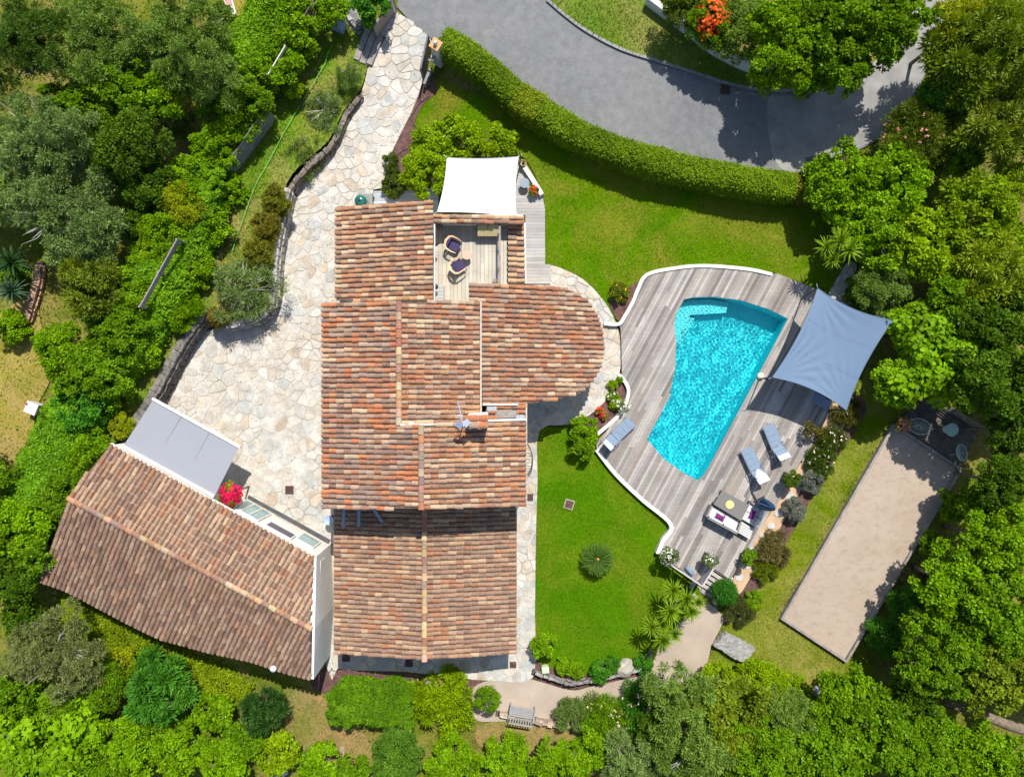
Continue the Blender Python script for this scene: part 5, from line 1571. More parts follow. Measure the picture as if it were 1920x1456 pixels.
gl = nt.nodes.new('ShaderNodeBsdfGlass'); gl.inputs['IOR'].default_value = 1.33; gl.inputs['Roughness'].default_value = 0.0; gl.inputs['Color'].default_value = (0.93, 1, 1, 1)
nt.links.new(gl.outputs[0], nt.nodes['Material Output'].inputs[0])
water = link('water_surface', me, wm, pool)
water.cycles.is_caustics_caster = True
for o in [basin, walls]+ST: o.cycles.is_caustics_receiver = True
sun_data.cycles.is_caustics_light = True

# ------------------------------------------------------------------ timber decks by the house, steps
def board_deck(name, label, px, z, mat, w, along, base=None, seed=2, gapc=.008, split=None):
    pts = [Vector(P(x, y, z)[:2]) for x, y in px]
    root = empty(name, (pts[0].x, pts[0].y, 0), label, 'deck')
    mb = MB(); mb.prism([(p.x, p.y) for p in pts], -.3, z-.05); mb.build('subframe', M_DARKWOOD, root)
    d = along; nn = Vector((-d.y, d.x)); lp = [Vector((p.dot(d), p.dot(nn))) for p in pts]
    r = random.Random(seed); v = min(p.y for p in lp)
    while v < max(p.y for p in lp)-.03:
        for a, b in ivl([lp], v+w/2):
            if b-a < .08: continue
            mb = MB(); q = [d*a+nn*(v+gapc/2), d*b+nn*(v+gapc/2), d*b+nn*(v+w-gapc/2), d*a+nn*(v+w-gapc/2)]
            mb.prism([(p.x, p.y) for p in q], z-.035, z+r.uniform(0, .003)); o = mb.build('plank', mat, root); o.color = grey(r, base or (0.40, 0.385, 0.37), .13)
        v += w
    return root
board_deck('side_deck', 'grey plank walkway along the east side of the villa beside the white sail', [(905,400),(905,310),(975,308),(985,312),(1016,362),(1022,392),(1022,498),(1032,498),(1032,532),(985,532),(985,404)], .12, M_WOOD_X, .17, Vector((1, 0)), (0.33, 0.315, 0.30))
board_deck('plank_platform', 'blue grey plank platform in front of the villa by the green barbecue', [(700,358),(720,358),(720,355),(822,350),(822,400),(700,400)], .14, M_WOOD_X, .13, Vector((1, 0)), (0.36, 0.39, 0.42), 7)
kerb([(983,312),(1000,338),(1016,364)], .22, 0, .42, 'white bench kerb on the corner of the side deck', 'kerb')
board_deck('timber_landing', 'grey timber landing of long planks beside the open gate leaf', [(684,52),(722,68),(690,124),(662,108)], .16, M_GREYWOOD, .36, Vector(((662-684), -(108-52))).normalized(), None, 5, .05)
board_deck('shaded_terrace', 'dark boarded terrace in deep shade at the end of the boules court', TERR2, .10, M_DARKWOOD, .22, Vector((1797-1672, -(880-797))).normalized(), None, 6)
# wooden steps down to the gravel path
steps = empty('wooden_steps', PG(1320, 1090), 'pale wooden steps leading from the pool deck down to the gravel path', 'steps')
sA, sB = P(1331, 1056, DZ), P(1372, 1083, DZ)
sd = Vector((sB.x-sA.x, sB.y-sA.y, 0)).normalized(); sf = Vector((sd.y, -sd.x, 0)); sw = (sB-sA).length
zb = PG(1320, 1130).z
rs = random.Random(3)
for k in range(6):
    z = DZ-.02-(DZ-zb)*(k+1)/6.5
    c = Vector((sA.x, sA.y, z-.03))+sd*sw/2+sf*(.09+.268*k)
    mb = MB(); mb.box(c, (sw, .185, .05), math.atan2(sd.y, sd.x)); o = mb.build('tread', M_WOOD, steps); o.color = grey(rs, (.36, .335, .32), .08)
mb = MB(); c = Vector((sA.x, sA.y, (DZ+zb)/2-.05))-sd*.05+sf*.8; mb.box(c, (1.7, .08, DZ-zb+.05), math.atan2(sf.y, sf.x)); o = mb.build('stringer', M_WOOD, steps); o.color = (.5, .48, .46, 1)
mb = MB(); c = Vector((sB.x, sB.y, (DZ+zb)/2-.05))+sd*.05+sf*.8; mb.box(c, (1.7, .08, DZ-zb+.05), math.atan2(sf.y, sf.x)); o = mb.build('stringer', M_WOOD, steps); o.color = (.5, .48, .46, 1)
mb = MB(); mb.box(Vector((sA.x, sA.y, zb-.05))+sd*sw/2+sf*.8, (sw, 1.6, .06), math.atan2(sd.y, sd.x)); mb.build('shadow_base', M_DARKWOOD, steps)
# railing with panels
rg = empty('deck_railing', P(1280, 1065, 0), 'grey railing with solid panels on the low south corner of the pool deck', 'railing')
def rail_run(p, q, posts, panels):
    d = q-p; L = d.length; u = d.normalized(); rz = math.atan2(u.y, u.x)
    for k in range(posts):
        c = p+u*(L*k/(posts-1)); mb = MB(); mb.box(c+Vector((0, 0, .45)), (.06, .06, .95), rz); mb.build('post', M_GREYWOOD, rg)
    mb = MB(); mb.box(p+d/2+Vector((0, 0, .92)), (L, .07, .04), rz); o = mb.build('handrail', M_WOOD, rg); o.color = (.42, .40, .38, 1)
    for a, b in panels:
        mb = MB(); mb.box(p+u*(L*(a+b)/2)+Vector((0, 0, .48)), (L*(b-a), .03, .72), rz); o = mb.build('panel', M_WOOD, rg); o.color = (.30, .29, .28, 1)
rail_run(P(1247,1048,DZ), P(1309,1090,DZ), 4, [(0, .3), (.36, .64), (.68, .97)])
rail_run(P(1309,1088,DZ), P(1329,1056,DZ), 2, [(.05, .95)])
M_BLUEGREY = mat_plain('blue_grey_fabric', (0.16, 0.22, 0.30), 0.8, 0.2, var=.1)
mb = MB(); a, b = P(1287,1062,DZ+.12), P(1300,1078,DZ+.12); mb.tube([a, a+(b-a)*.05, b-(b-a)*.05, b], [.09, .12, .12, .09], 14)
tag(mb.build('rolled_cushion', M_BLUEGREY, None, True), 'blue grey rolled cushion lying at the railing corner of the deck', 'cushion')

# ------------------------------------------------------------------ shade sails
def m_cloth(name, c, trans):
    t = NT(name); t.col(t.mix(c, t.ramp(t.noise(3, 3), [(0.3, .985), (0.7, 1.015)]), 1.0, 'MULTIPLY')); t.fin(.75, .2)
    t.bump(t.noise(160, 2), .1, .004)
    tr = t.n('ShaderNodeBsdfTranslucent'); tr.inputs[0].default_value = (*c, 1)
    mx = t.n('ShaderNodeMixShader'); mx.inputs[0].default_value = trans
    t.l(t.b.outputs[0], mx.inputs[1]); t.l(tr.outputs[0], mx.inputs[2]); t.l(mx.outputs[0], t.out.inputs['Surface'])
    return t.m
M_SAILB = m_cloth('blue_sailcloth', (0.135, 0.198, 0.292), .1)
M_SAILW = m_cloth('white_sailcloth', (0.62, 0.63, 0.66), .12)
M_STEEL = mat_plain('steel_cable', (.5,.5,.5), .3, .5, .7, bump=0)
def sail(name, label, corners, mat, pull, sag, wr, n=44):
    A, Bc, C, D = corners; V = []; 
    for j in range(n+1):
        for i in range(n+1):
            u, v = i/n, j/n
            uu = .5+(u-.5)*(1-pull*4*v*(1-v)); vw = .5+(v-.5)*(1-pull*4*u*(1-u))
            p = A*(1-uu)*(1-vw)+Bc*uu*(1-vw)+C*uu*vw+D*(1-uu)*vw
            z = -sag*16*u*(1-u)*v*(1-v)
            for (cu, cv) in ((0, 1), (1, 1), (0, 0)):
                du, dv = abs(u-cu), abs(v-cv); rr_ = math.hypot(du, dv)
                if rr_ > .03: z += wr*math.sin(math.atan2(dv, du)*26+cu*2)*math.exp(-((rr_-.35)/.25)**2)
            V.append((p.x, p.y, p.z+z))
    fs = [(j*(n+1)+i, j*(n+1)+i+1, (j+1)*(n+1)+i+1, (j+1)*(n+1)+i) for j in range(n) for i in range(n)]
    c = (A+Bc+C+D)/4
    root = empty(name, (c.x, c.y, 0), label, 'shade sail')
    mb = MB(); mb.add(V, fs); mb.build('canvas', mat, root, True)
    edge = [i for i in range(n+1)]+[(j+1)*(n+1)-1 for j in range(1, n+1)]+[n*(n+1)+i for i in range(n-1, -1, -1)]+[j*(n+1) for j in range(n-1, 0, -1)]
    mb = MB(); mb.tube([V[i] for i in edge+edge[:1]], .018, 5, False); mb.build('hem', mat, root)
    for f_ in (.34, .67):
        j = int(n*f_); mb = MB(); mb.add([(x, y, z+.006) for x, y, z in V[j*(n+1):(j+1)*(n+1)]]+[(x, y, z+.006) for x, y, z in [tuple(Vector(V[j*(n+1)+i]).lerp(Vector(V[(j+1)*(n+1)+i]), .42)) for i in range(n+1)]], [(i, i+1, n+2+i, n+1+i) for i in range(n)]); mb.build('seam', mat, root)
    for p_ in (A, Bc, C, D):
        d_ = (p_-c); d_ = Vector((d_.x, d_.y, 0)).normalized(); mb = MB(); mb.tube([p_-d_*.05, p_+d_*.22], .014, 6); mb.build('corner_cable', M_STEEL, root)
    return root
sA_, sB_, sC_, sD_ = P(1533,540,2.3), P(1675,600,3.0), P(1587,769,2.3), P(1448,707,2.7)
bs = sail('shade_sail', 'blue four-cornered shade sail stretched over the pool deck', [sA_, sB_, sC_, sD_], M_SAILB, .105, .18, .022)
M_DARKPOLE = mat_plain('dark_pole', (0.03, 0.03, 0.035), 0.5, .4, var=.1, bump=0)
def pole(root, top, foot, r=.035):
    mb = MB(); mb.tube([foot, top+Vector((0,0,.05))], [r, r*.85], 10); mb.build('pole', M_DARKPOLE, root, True)
pole(bs, sA_, P(1500,561,0)); pole(bs, sC_, P(1552,768,0.1)); pole(bs, sD_, P(1424,710,DZ)); pole(bs, sB_, P(1628,618,0))
w0, w1, w2, w3 = P(838,296,2.45), P(972,294,2.55), P(968,406,2.7), P(820,397,2.9)
ws = sail('shade_sail', 'bright white shade sail stretched from the villa roof toward the lawn', [w0, w1, w2, w3], M_SAILW, .05, .18, .010)
pole(ws, w1+Vector((.1, .1, .1)), P(975,309,0.0)); pole(ws, w0, P(852,314,0))
# ------------------------------------------------------------------ awning at the garage
M_AWN = m_cloth('grey_awning_cloth', (0.275, 0.285, 0.31), .08)
aw = empty('awning', P(345, 835, 0), 'flat grey awning with a white front bar reaching from the outbuilding over the courtyard', 'awning')
q = [P(288,748,2.55), P(449,837,2.55), P(402,930,2.62), P(231,836,2.62)]
mb = MB(); nseg = 12; V = []
for j in range(nseg+1):
    for i in range(nseg+1):
        u, v_ = i/nseg, j/nseg; p = q[0]*(1-u)*(1-v_)+q[1]*u*(1-v_)+q[2]*u*v_+q[3]*(1-u)*v_
        V.append((p.x, p.y, p.z-.05*16*u*(1-u)*v_*(1-v_)*.5))
mb.add(V, [(j*(nseg+1)+i, j*(nseg+1)+i+1, (j+1)*(nseg+1)+i+1, (j+1)*(nseg+1)+i) for j in range(nseg) for i in range(nseg)]); mb.build('canvas', M_AWN, aw, True)
for f_ in (.33, .66):
    a_, b_ = q[0].lerp(q[1], f_), q[3].lerp(q[2], f_); d = b_-a_; mb = MB(); mb.box((a_+b_)/2+Vector((0,0,-.012)), (d.length, .035, .012), math.atan2(d.y, d.x)); mb.build('seam', M_AWN, aw)
d = q[1]-q[0]; mb = MB(); mb.box((q[0]+q[1])/2, (d.length+.1, .12, .14), math.atan2(d.y, d.x)); mb.build('front_bar', M_WHITE, aw)
d = q[2]-q[3]; mb = MB(); mb.box((q[2]+q[3])/2, (d.length, .14, .16), math.atan2(d.y, d.x)); mb.build('cassette', M_WHITE, aw)
for f_ in (.12, .88):
    a = q[0].lerp(q[1], f_); b = q[3].lerp(q[2], f_); mb = MB(); mb.tube([a+Vector((0,0,-.1)), (a+b)/2+Vector((.25,.1,-.15)), b+Vector((0,0,-.1))], .03, 8); mb.build('folding_arm', M_WHITE, aw)

# ------------------------------------------------------------------ furniture
M_SLING = mat_plain('blue_grey_sling', (0.175, 0.235, 0.31), .7, .25, var=.06, fine=120)
M_PILLOW = mat_plain('white_towelling', (0.60, 0.64, 0.70), .8, .2, var=.04)
M_ALU = mat_plain('grey_aluminium', (0.22, 0.25, 0.29), .4, .5, .4, var=.05, bump=0)
def lounger(head, foot, label, drape=False):
    h_, f_ = P(*head, DZ+.35), P(*foot, DZ+.35)
    c = (h_+f_)/2; d = f_-h_; rz = math.atan2(d.y, d.x)
    root = empty('sun_lounger', (c.x, c.y, DZ), label, 'sun lounger', 'blue grey sun loungers around the pool', rz)
    L = 1.92; W = .62; z = .32
    def part(nm, mb, mat): return mb.build(nm, mat, root, False, True)
    for s in (-1, 1):
        mb = MB(); mb.box((0, s*W/2, z), (L, .04, .05)); part('side_rail', mb, M_ALU)
        mb = MB(); mb.tube([(-.1, s*W/2, z), (-.1, s*(W/2+.02), z+.2), (-.48, s*(W/2+.02), z+.22), (-.5, s*W/2, z)], .018, 7); part('armrest', mb, M_ALU)
        for x in (-L/2+.1, L/2-.12):
            mb = MB(); mb.tube([(x, s*W/2, z), (x, s*W/2, 0)], .022, 7); part('leg', mb, M_ALU)
    mb = MB()
    for k in range(4):
        x0 = -.22+k*.295; mb.box((x0+.145, 0, z+.03), (.285, W-.04, .02))
    part('seat_sling', mb, M_SLING)
    ang = math.radians(38); bl = .80
    mb = MB()
    for k in range(3):
        t = (k+.5)/3*bl; mb.box((-.24-t*math.cos(ang), 0, z+.03+t*math.sin(ang)), (bl/3-.01, W-.04, .02), 0, ang)
    part('backrest', mb, M_SLING)
    mb = MB(); t = bl*.80; mb.box((-.24-t*math.cos(ang)-.02, 0, z+.075+t*math.sin(ang)), (.30, W-.02, .08), 0, ang); o = part('headrest', mb, M_PILLOW)
    bv = o.modifiers.new('b', 'BEVEL'); bv.width = .03; bv.segments = 3
    if drape:
        mb = MB(); mb.add([(-.55,-.28,z+.34),(-.2,-.05,z+.08),(-.5,.26,z+.31),(-.85,.1,z+.58),(-.86,-.29,z+.58)], [(0,1,2,3,4)]); part('towel', mb, M_PILLOW)
    return root
lounger((1140,831), (1177,796), 'blue grey sun lounger on the west side of the pool beside the flower bed')
lounger((1426,898), (1402,846), 'blue grey sun lounger near the dining table, with a white towel over its back', True)
lounger((1465,856), (1443,801), 'blue grey sun lounger nearest the blue sail, with a neat white headrest')

def quad_prism(mb, px, z0, z1):
    q = [P(x, y, z1) for x, y in px]; mb.prism([(p.x, p.y) for p in q], z0, z1)
M_TAUPE = mat_plain('taupe_table_top', (0.155, 0.145, 0.135), .5, .35, var=.04)
M_CUSH = mat_plain('pale_cushion', (0.47, 0.465, 0.465), .85, .15, var=.05)
M_SHELL = mat_plain('grey_woven_frame', (0.22, 0.21, 0.195), .7, .25, var=.12, fine=90)
M_PURPLE = mat_plain('purple_fabric', (0.15, 0.02, 0.14), .8, .2, var=.1)
M_YEL = mat_plain('straw_mat', (0.68, 0.53, 0.20), .8, .2, var=.08, fine=120)
tb = empty('outdoor_table', P(1371, 947, DZ), 'rectangular taupe garden table between the two pale sofas', 'table')
mb = MB(); quad_prism(mb, [(1354.6,918.6),(1405,946.8),(1389.5,976),(1338,945)], DZ+.62, DZ+.66); o = mb.build('table_top', M_TAUPE, tb)
mb = MB(); quad_prism(mb, [(1358,925),(1396,947),(1385,968),(1346,944)], DZ+.54, DZ+.615); mb.build('apron', M_SHELL, tb)
for x, y in ((1356,922),(1401,947),(1388,971),(1341,944)):
    p = P(x, y, DZ+.5); mb = MB(); mb.box((p.x, p.y, DZ+.3), (.07, .07, .62), math.radians(-29)); mb.build('leg', M_SHELL, tb)
p = P(1368.5, 945.5, DZ+.67); mb = MB(); mb.lathe((p.x, p.y, DZ+.662), [(.20,0),(.215,.012),(.20,.02)], 28)
tag(mb.build('placemat', M_YEL, None), 'round straw yellow mat in the middle of the taupe garden table', 'mat')
def pillow(px, size, rz, mat, label, z):
    p = P(*px, z); n = 8; V = []; fs = []
    for s in (1, -1):
        for j in range(n+1):
            for i in range(n+1):
                u, v = i/n*2-1, j/n*2-1
                e = (1-u*u)*(1-v*v); k = 1-.12*(1-abs(u*v))*max(abs(u), abs(v))**3
                x, y = u*size[0]/2*k, v*size[1]/2*k; zz = s*size[2]/2*max(e, 0)**.45
                V.append((p.x+x*math.cos(rz)-y*math.sin(rz), p.y+x*math.sin(rz)+y*math.cos(rz), p.z+zz))
    m = (n+1)**2
    for s in range(2):
        for j in range(n):
            for i in range(n):
                q = (s*m+j*(n+1)+i, s*m+j*(n+1)+i+1, s*m+(j+1)*(n+1)+i+1, s*m+(j+1)*(n+1)+i); fs.append(q if s == 0 else q[::-1])
    mb = MB(); mb.add(V, fs); return tag(mb.build('pillow', mat, None, True), label, 'pillow')
def sofa(px_seat, back_edge, label, arms, split):
    """px_seat: 4 corners; back_edge index: edge that carries the back"""
    c = sum((P(x, y, DZ) for x, y in px_seat), Vector((0,0,0)))/4
    root = empty('garden_sofa', (c.x, c.y, DZ), label, 'sofa')
    mb = MB(); quad_prism(mb, px_seat, DZ+.08, DZ+.26); mb.build('base', M_SHELL, root)
    w = [P(x, y, DZ+.4) for x, y in px_seat]
    a, b, cc, d = w
    for k in range(split):
        t0_, t1_ = k/split, (k+1)/split
        q = [a.lerp(b, t0_+.01), a.lerp(b, t1_-.01), d.lerp(cc, t1_-.01), d.lerp(cc, t0_+.01)]
        mb = MB(); mb.prism([(p.x, p.y) for p in q], DZ+.27, DZ+.42); o = mb.build('seat_cushion', M_CUSH, root)
        bv = o.modifiers.new('b', 'BEVEL'); bv.width = .04; bv.segments = 3
        bq = [d.lerp(a, .02).lerp(cc.lerp(b, .02), t0_+.015), d.lerp(a, .02).lerp(cc.lerp(b, .02), t1_-.015), d.lerp(a, .2).lerp(cc.lerp(b, .2), t1_-.015), d.lerp(a, .2).lerp(cc.lerp(b, .2), t0_+.015)]
        mb = MB(); mb.prism([(p.x, p.y) for p in bq], DZ+.43, DZ+.74); o = mb.build('back_cushion', M_CUSH, root)
        bv = o.modifiers.new('b', 'BEVEL'); bv.width = .05; bv.segments = 3
    out = (d-a).normalized()*.06
    q = [d, cc, cc+out, d+out]
    mb = MB(); mb.prism([(p.x, p.y) for p in q], DZ+.05, DZ+.70); mb.build('back_frame', M_SHELL, root)
    u = (b-a).normalized()*.09
    for e in arms:
        s0, s1 = (a, d) if e == 0 else (b, cc); sg = -1 if e == 0 else 1
        q = [s0, s1, s1+u*sg, s0+u*sg]; mb = MB(); mb.prism([(p.x, p.y) for p in q], DZ+.05, DZ+.58); mb.build('armrest', M_SHELL, root)
    return root
sofa([(1335,948),(1386,977),(1379,997),(1325,968)], 0, 'pale two-seat garden sofa facing the taupe table from the south-west', (0, 1), 2)
sofa([(1390,973),(1406,942),(1432,956),(1416,988)], 0, 'pale garden sofa half shaded by the closed navy parasol', (1,), 2)
pillow((1350,969), (.50,.26,.14), math.radians(-29), M_PURPLE, 'purple pillow lying on the sunny seat of the two-seat sofa', DZ+.49)
pillow((1411,964), (.28,.46,.14), math.radians(-22), M_PURPLE, 'purple pillow on the shaded sofa below the parasol', DZ+.50)
M_PALESLAT = mat_plain('pale_grey_slats', (0.46, 0.46, 0.43), .7, .25, var=.06)
ct = empty('corner_table', P(1397, 993, DZ), 'pale grey slatted corner table between the two sofas', 'table')
A_, B_, C_, D_ = [P(x, y, DZ+.36) for x, y in ((1391,977),(1413,991),(1406,1011),(1382,997))]
for k in range(5):
    q = [A_.lerp(D_, k/5+.01), B_.lerp(C_, k/5+.01), B_.lerp(C_, (k+1)/5-.012), A_.lerp(D_, (k+1)/5-.012)]
    mb = MB(); mb.prism([(p.x, p.y) for p in q], DZ+.335, DZ+.36); mb.build('slat', M_PALESLAT, ct)
for p in (A_, B_, C_, D_):
    m_ = (A_+B_+C_+D_)/4; g_ = p.lerp(m_, .1); mb = MB(); mb.box((g_.x, g_.y, DZ+.167), (.06, .06, .33), math.radians(-29)); mb.build('leg', M_PALESLAT, ct)
M_NAVY = mat_plain('navy_canvas', (0.05, 0.10, 0.19), .8, .2, var=.12)
ps = empty('closed_parasol', P(1418, 938, DZ), 'closed navy parasol standing on a dark cross foot behind the sofa', 'parasol')
p = P(1418, 938, DZ)
mb = MB(); mb.tube([(p.x, p.y, DZ), (p.x, p.y, DZ+2.55)], .025, 8); mb.build('pole', M_DARKPOLE, ps)
mb = MB(); mb.box((p.x, p.y, DZ+.04), (.9, .09, .06), .5); mb.box((p.x, p.y, DZ+.045), (.09, .9, .06), .5); mb.build('foot', M_DARKPOLE, ps)
V = []; n = 32; prof = [(.05,2.55),(.12,2.3),(.17,1.9),(.20,1.4),(.24,1.0),(.20,.85)]
for r_, z_ in prof:
    for k in range(n):
        a = 6.283*k/n; rr_ = r_*(1+.38*math.cos(a*8+z_)); V.append((p.x+rr_*math.cos(a), p.y+rr_*math.sin(a), DZ+z_))
mb = MB(); mb.add(V, [(i*n+k, i*n+(k+1) % n, (i+1)*n+(k+1) % n, (i+1)*n+k)[::-1] for i in range(len(prof)-1) for k in range(n)]); mb.build('folded_canopy', M_NAVY, ps)

# lounge chairs on the roof terrace
M_TAN = mat_plain('bent_pale_wood', (0.58, 0.38, 0.22), .55, .35, var=.08)
M_NAVCUSH = mat_plain('plum_navy_cushion', (0.050, 0.040, 0.095), .85, .15, var=.08)
def lounge_chair(px, ang, label):
    c = P(*px, TZ+.4)
    root = empty('lounge_chair', (c.x, c.y, TZ), label, 'chair', 'bent wood chairs on the roof terrace', ang)
    def part(nm, mb, mat, sm=False): return mb.build(nm, mat, root, sm, True)
    # frame: a flat band bent round the back, open to +x
    def band(zf, wdt, h):
        pts = [(.30,-.30),(.05,-.31),(-.16,-.29),(-.27,-.20),(-.31,0),(-.27,.20),(-.16,.29),(.05,.31),(.30,.30)]
        V = []; 
        for i, (x, y) in enumerate(pts):
            k = (abs(i-4)/4); nrm = Vector((x+.02, y*.9, 0)).normalized(); z = zf(k); wd = wdt*(1.5-.9*k)
            V += [(x, y, z), (x+nrm.x*wd, y+nrm.y*wd, z+.02), (x+nrm.x*wd, y+nrm.y*wd, z-h), (x, y, z-h)]
        fs = []
        for i in range(len(pts)-1):
            for k in range(4): fs.append((i*4+k, i*4+(k+1) % 4, (i+1)*4+(k+1) % 4, (i+1)*4+k)[::-1])
        mb = MB(); mb.add(V, fs+[(0,1,2,3), tuple(len(V)-4+k for k in (3,2,1,0))]); return mb
    part('bent_frame', band(lambda k: .66-.10*k, .075, .035), M_TAN)
    mb = MB(); mb.box((.06, 0, .33), (.52, .52, .10)); o = part('seat_cushion', mb, M_NAVCUSH); bv = o.modifiers.new('b', 'BEVEL'); bv.width = .04; bv.segments = 3
    mb = MB(); mb.box((-.20, 0, .50), (.08, .46, .26), 0, -.15); o = part('back_cushion', mb, M_NAVCUSH)
    mb = MB(); mb.tube([(.29,-.28,.02),(.29,-.28,.27),(-.25,-.26,.27),(-.25,.26,.27),(.29,.28,.27),(.29,.28,.02)], .013, 6)
    part('seat_ring', mb, M_BLACK)
    for x, y in ((.29,-.28),(.29,.28),(-.26,-.24),(-.26,.24)):
        mb = MB(); mb.tube([(x, y, .64 if x < 0 else .54), (x*1.03, y*1.05, 0)], .013, 6); part('leg', mb, M_BLACK)
    for k in range(9):
        a = math.pi*(.5+k/8); mb = MB(); mb.tube([(.30*math.cos(a)*.95, .29*math.sin(a), .63), (.25*math.cos(a), .26*math.sin(a), .27)], .007, 5); part('back_spindle', mb, M_BLACK)
    return root
lounge_chair((849.5,459), math.radians(-28), 'bent wood chair with plum cushion set farther from the round side table')
lounge_chair((858,499), math.radians(35), 'bent wood chair with plum cushion nearest the pink round side table')
M_BLUSH = mat_plain('blush_top', (0.50, 0.31, 0.225), .5, .35, var=.05)
p = P(875, 477.5, TZ+.42)
st_ = empty('side_table', (p.x, p.y, TZ), 'small round blush pink side table between the terrace chairs', 'table')
mb = MB(); mb.lathe((p.x, p.y, TZ+.40), [(.23,0),(.235,.02),(.23,.03)], 30); mb.build('table_top', M_BLUSH, st_)
mb = MB(); mb.lathe((p.x, p.y, TZ), [(.15,0),(.15,.015),(.02,.03),(.02,.40)], 16); mb.build('pedestal', M_BLACK, st_)
lv = empty('slatted_box', P(826, 548, TZ), 'grey slatted equipment cover against the west wall of the roof terrace', 'cover')
a, b = P(816.5, 534, TZ+.5), P(832, 563, TZ+.5)
mb = MB(); mb.box(((a.x+b.x)/2, (a.y+b.y)/2, TZ+.22), (b.x-a.x-.02, a.y-b.y-.02, .44)); mb.build('box', mat_plain('dusty_pink_box', (.30, .22, .20), .8, .2), lv)
for k in range(11):
    y = a.y-(a.y-b.y)*(k+.5)/11; mb = MB(); mb.box(((a.x+b.x)/2, y, TZ+.47), (b.x-a.x, .045, .03)); mb.build('slat', M_PALESLAT, lv)
for k, (x, y, lb) in enumerate(((813, 456, 'dark wall lamp on the terrace west wall beside the farther chair'), (813, 537, 'dark wall lamp on the terrace west wall above the slatted cover'))):
    p = P(x+1.5, y, 3.6); mb = MB(); mb.lathe((p.x+.05, p.y, 3.5), [(.03,0),(.13,.02),(.10,.12),(.02,.16)], 16); mb.box((p.x-.03, p.y, 3.6), (.16, .03, .03)); tag(mb.build('wall_lamp', M_BLACK, None), lb, 'lamp')
p = P(824, 425, TZ); mb = MB(); mb.box((p.x, p.y, TZ+.18), (.24, .24, .36), .6); mb.box((p.x, p.y, TZ+.38), (.28, .28, .04), .6); tag(mb.build('wooden_crate', mat_plain('brown_box', (.20, .15, .11), .8), None), 'small brown box in the shaded corner of the roof terrace', 'box')
p = P(929, 434, TZ); mb = MB(); mb.lathe(tuple(p), [(.08,0),(.11,.3),(.12,.36),(.06,.37)], 16); tag(mb.build('pot', M_DARKPOLE, None), 'small dark pot standing by the tan windbreak', 'pot')
p = P(928, 527, TZ); mb = MB(); mb.lathe(tuple(p), [(.07,0),(.10,.2),(.11,.24),(.05,.25)], 16); tag(mb.build('pot', M_SHELL, None), 'small grey pot at the south end of the terrace railing', 'pot')

# round string chairs and table on the shaded terrace
M_STRING = mat_plain('mint_cord', (0.42, 0.56, 0.47), .6, .3, var=.08, bump=0)
M_RIM = mat_plain('pale_mint_tube', (0.55, 0.66, 0.57), .5, .35, var=.05, bump=0)
def string_chair(px, face, label):
    c = P(*px, .55)
    root = empty('string_chair', (c.x, c.y, .1), label, 'chair', 'round string chairs on the shaded terrace', face)
    n = 44; cen = Vector((-.10, 0, .26)); rim = []
    for k in range(n):
        a = 6.283*k/n; x, y = .42*math.cos(a), .40*math.sin(a); rim.append(Vector((x, y, .42-.28*x/.42+.10)))
    mb = MB(); mb.tube(rim+[rim[0]], .016, 7, False); mb.build('rim', M_RIM, root, True, True)
    mb = MB()
    for k in range(n):
        p_ = rim[k]; m_ = p_.lerp(cen, .5)+Vector((0, 0, -.05)); mb.tube([p_, m_, cen+(p_-cen)*.12], .0055, 4, False)
    o = mb.build('cords', M_STRING, root, False, True); o['kind'] = 'stuff'
    mb = MB(); mb.lathe(tuple(cen+Vector((0,0,-.02))), [(.05,0),(.06,.015),(.05,.03)], 16); mb.build('hub', M_BLACK, root, False, True)
    for x, y in ((.25,.2),(.25,-.2),(-.3,0)):
        mb = MB(); mb.tube([(x*.5, y*.5, .28), (x*1.3, y*1.4, 0)], .012, 6); mb.build('leg', M_RIM, root, False, True)
    return root
string_chair((1723,799), math.radians(150), 'round mint string chair beside the flowering pot on the terrace corner')
string_chair((1802,848), math.radians(30), 'round mint string chair in the shade at the east corner of the terrace')
p = P(1785.5, 805.5, .62)
rt_ = empty('round_table', (p.x, p.y, .1), 'round pale mint table in deep shade between the string chairs', 'table')
mb = MB(); mb.lathe((p.x, p.y, .58), [(.33,0),(.34,.015),(.33,.03)], 32); mb.build('table_top', M_STRING, rt_)
mb = MB(); mb.lathe((p.x, p.y, .1), [(.2,0),(.2,.02),(.025,.04),(.025,.48)], 14); mb.build('pedestal', M_RIM, rt_)
# boules court
court, court2_lp = sheet('boules_court', COURT, .03, M_COURT, False)
def edging(a, b, label, w=.12, h=.22):
    p, q = PG(*a), PG(*b); d = q-p; mb = MB(); mb.box((p+q)/2+Vector((0,0,h/2-.05)), (d.length+w, w, h+.1), math.atan2(d.y, d.x), -math.asin(d.z/d.length)); tag(mb.build('timber_edging', M_GREYWOOD, None), label, 'edging')
cA, cB, cC, cD = COURT
edging(cD, cA, 'grey timber edging along the long west side of the boules court')
edging(cB, cC, 'grey timber edging along the long east side of the boules court')
edging((1466,1158.5), (1583,1236), 'grey timber edging across the south end of the boules court')
edging((1676,798), (1795,877), 'dark timber edging across the north end of the boules court')

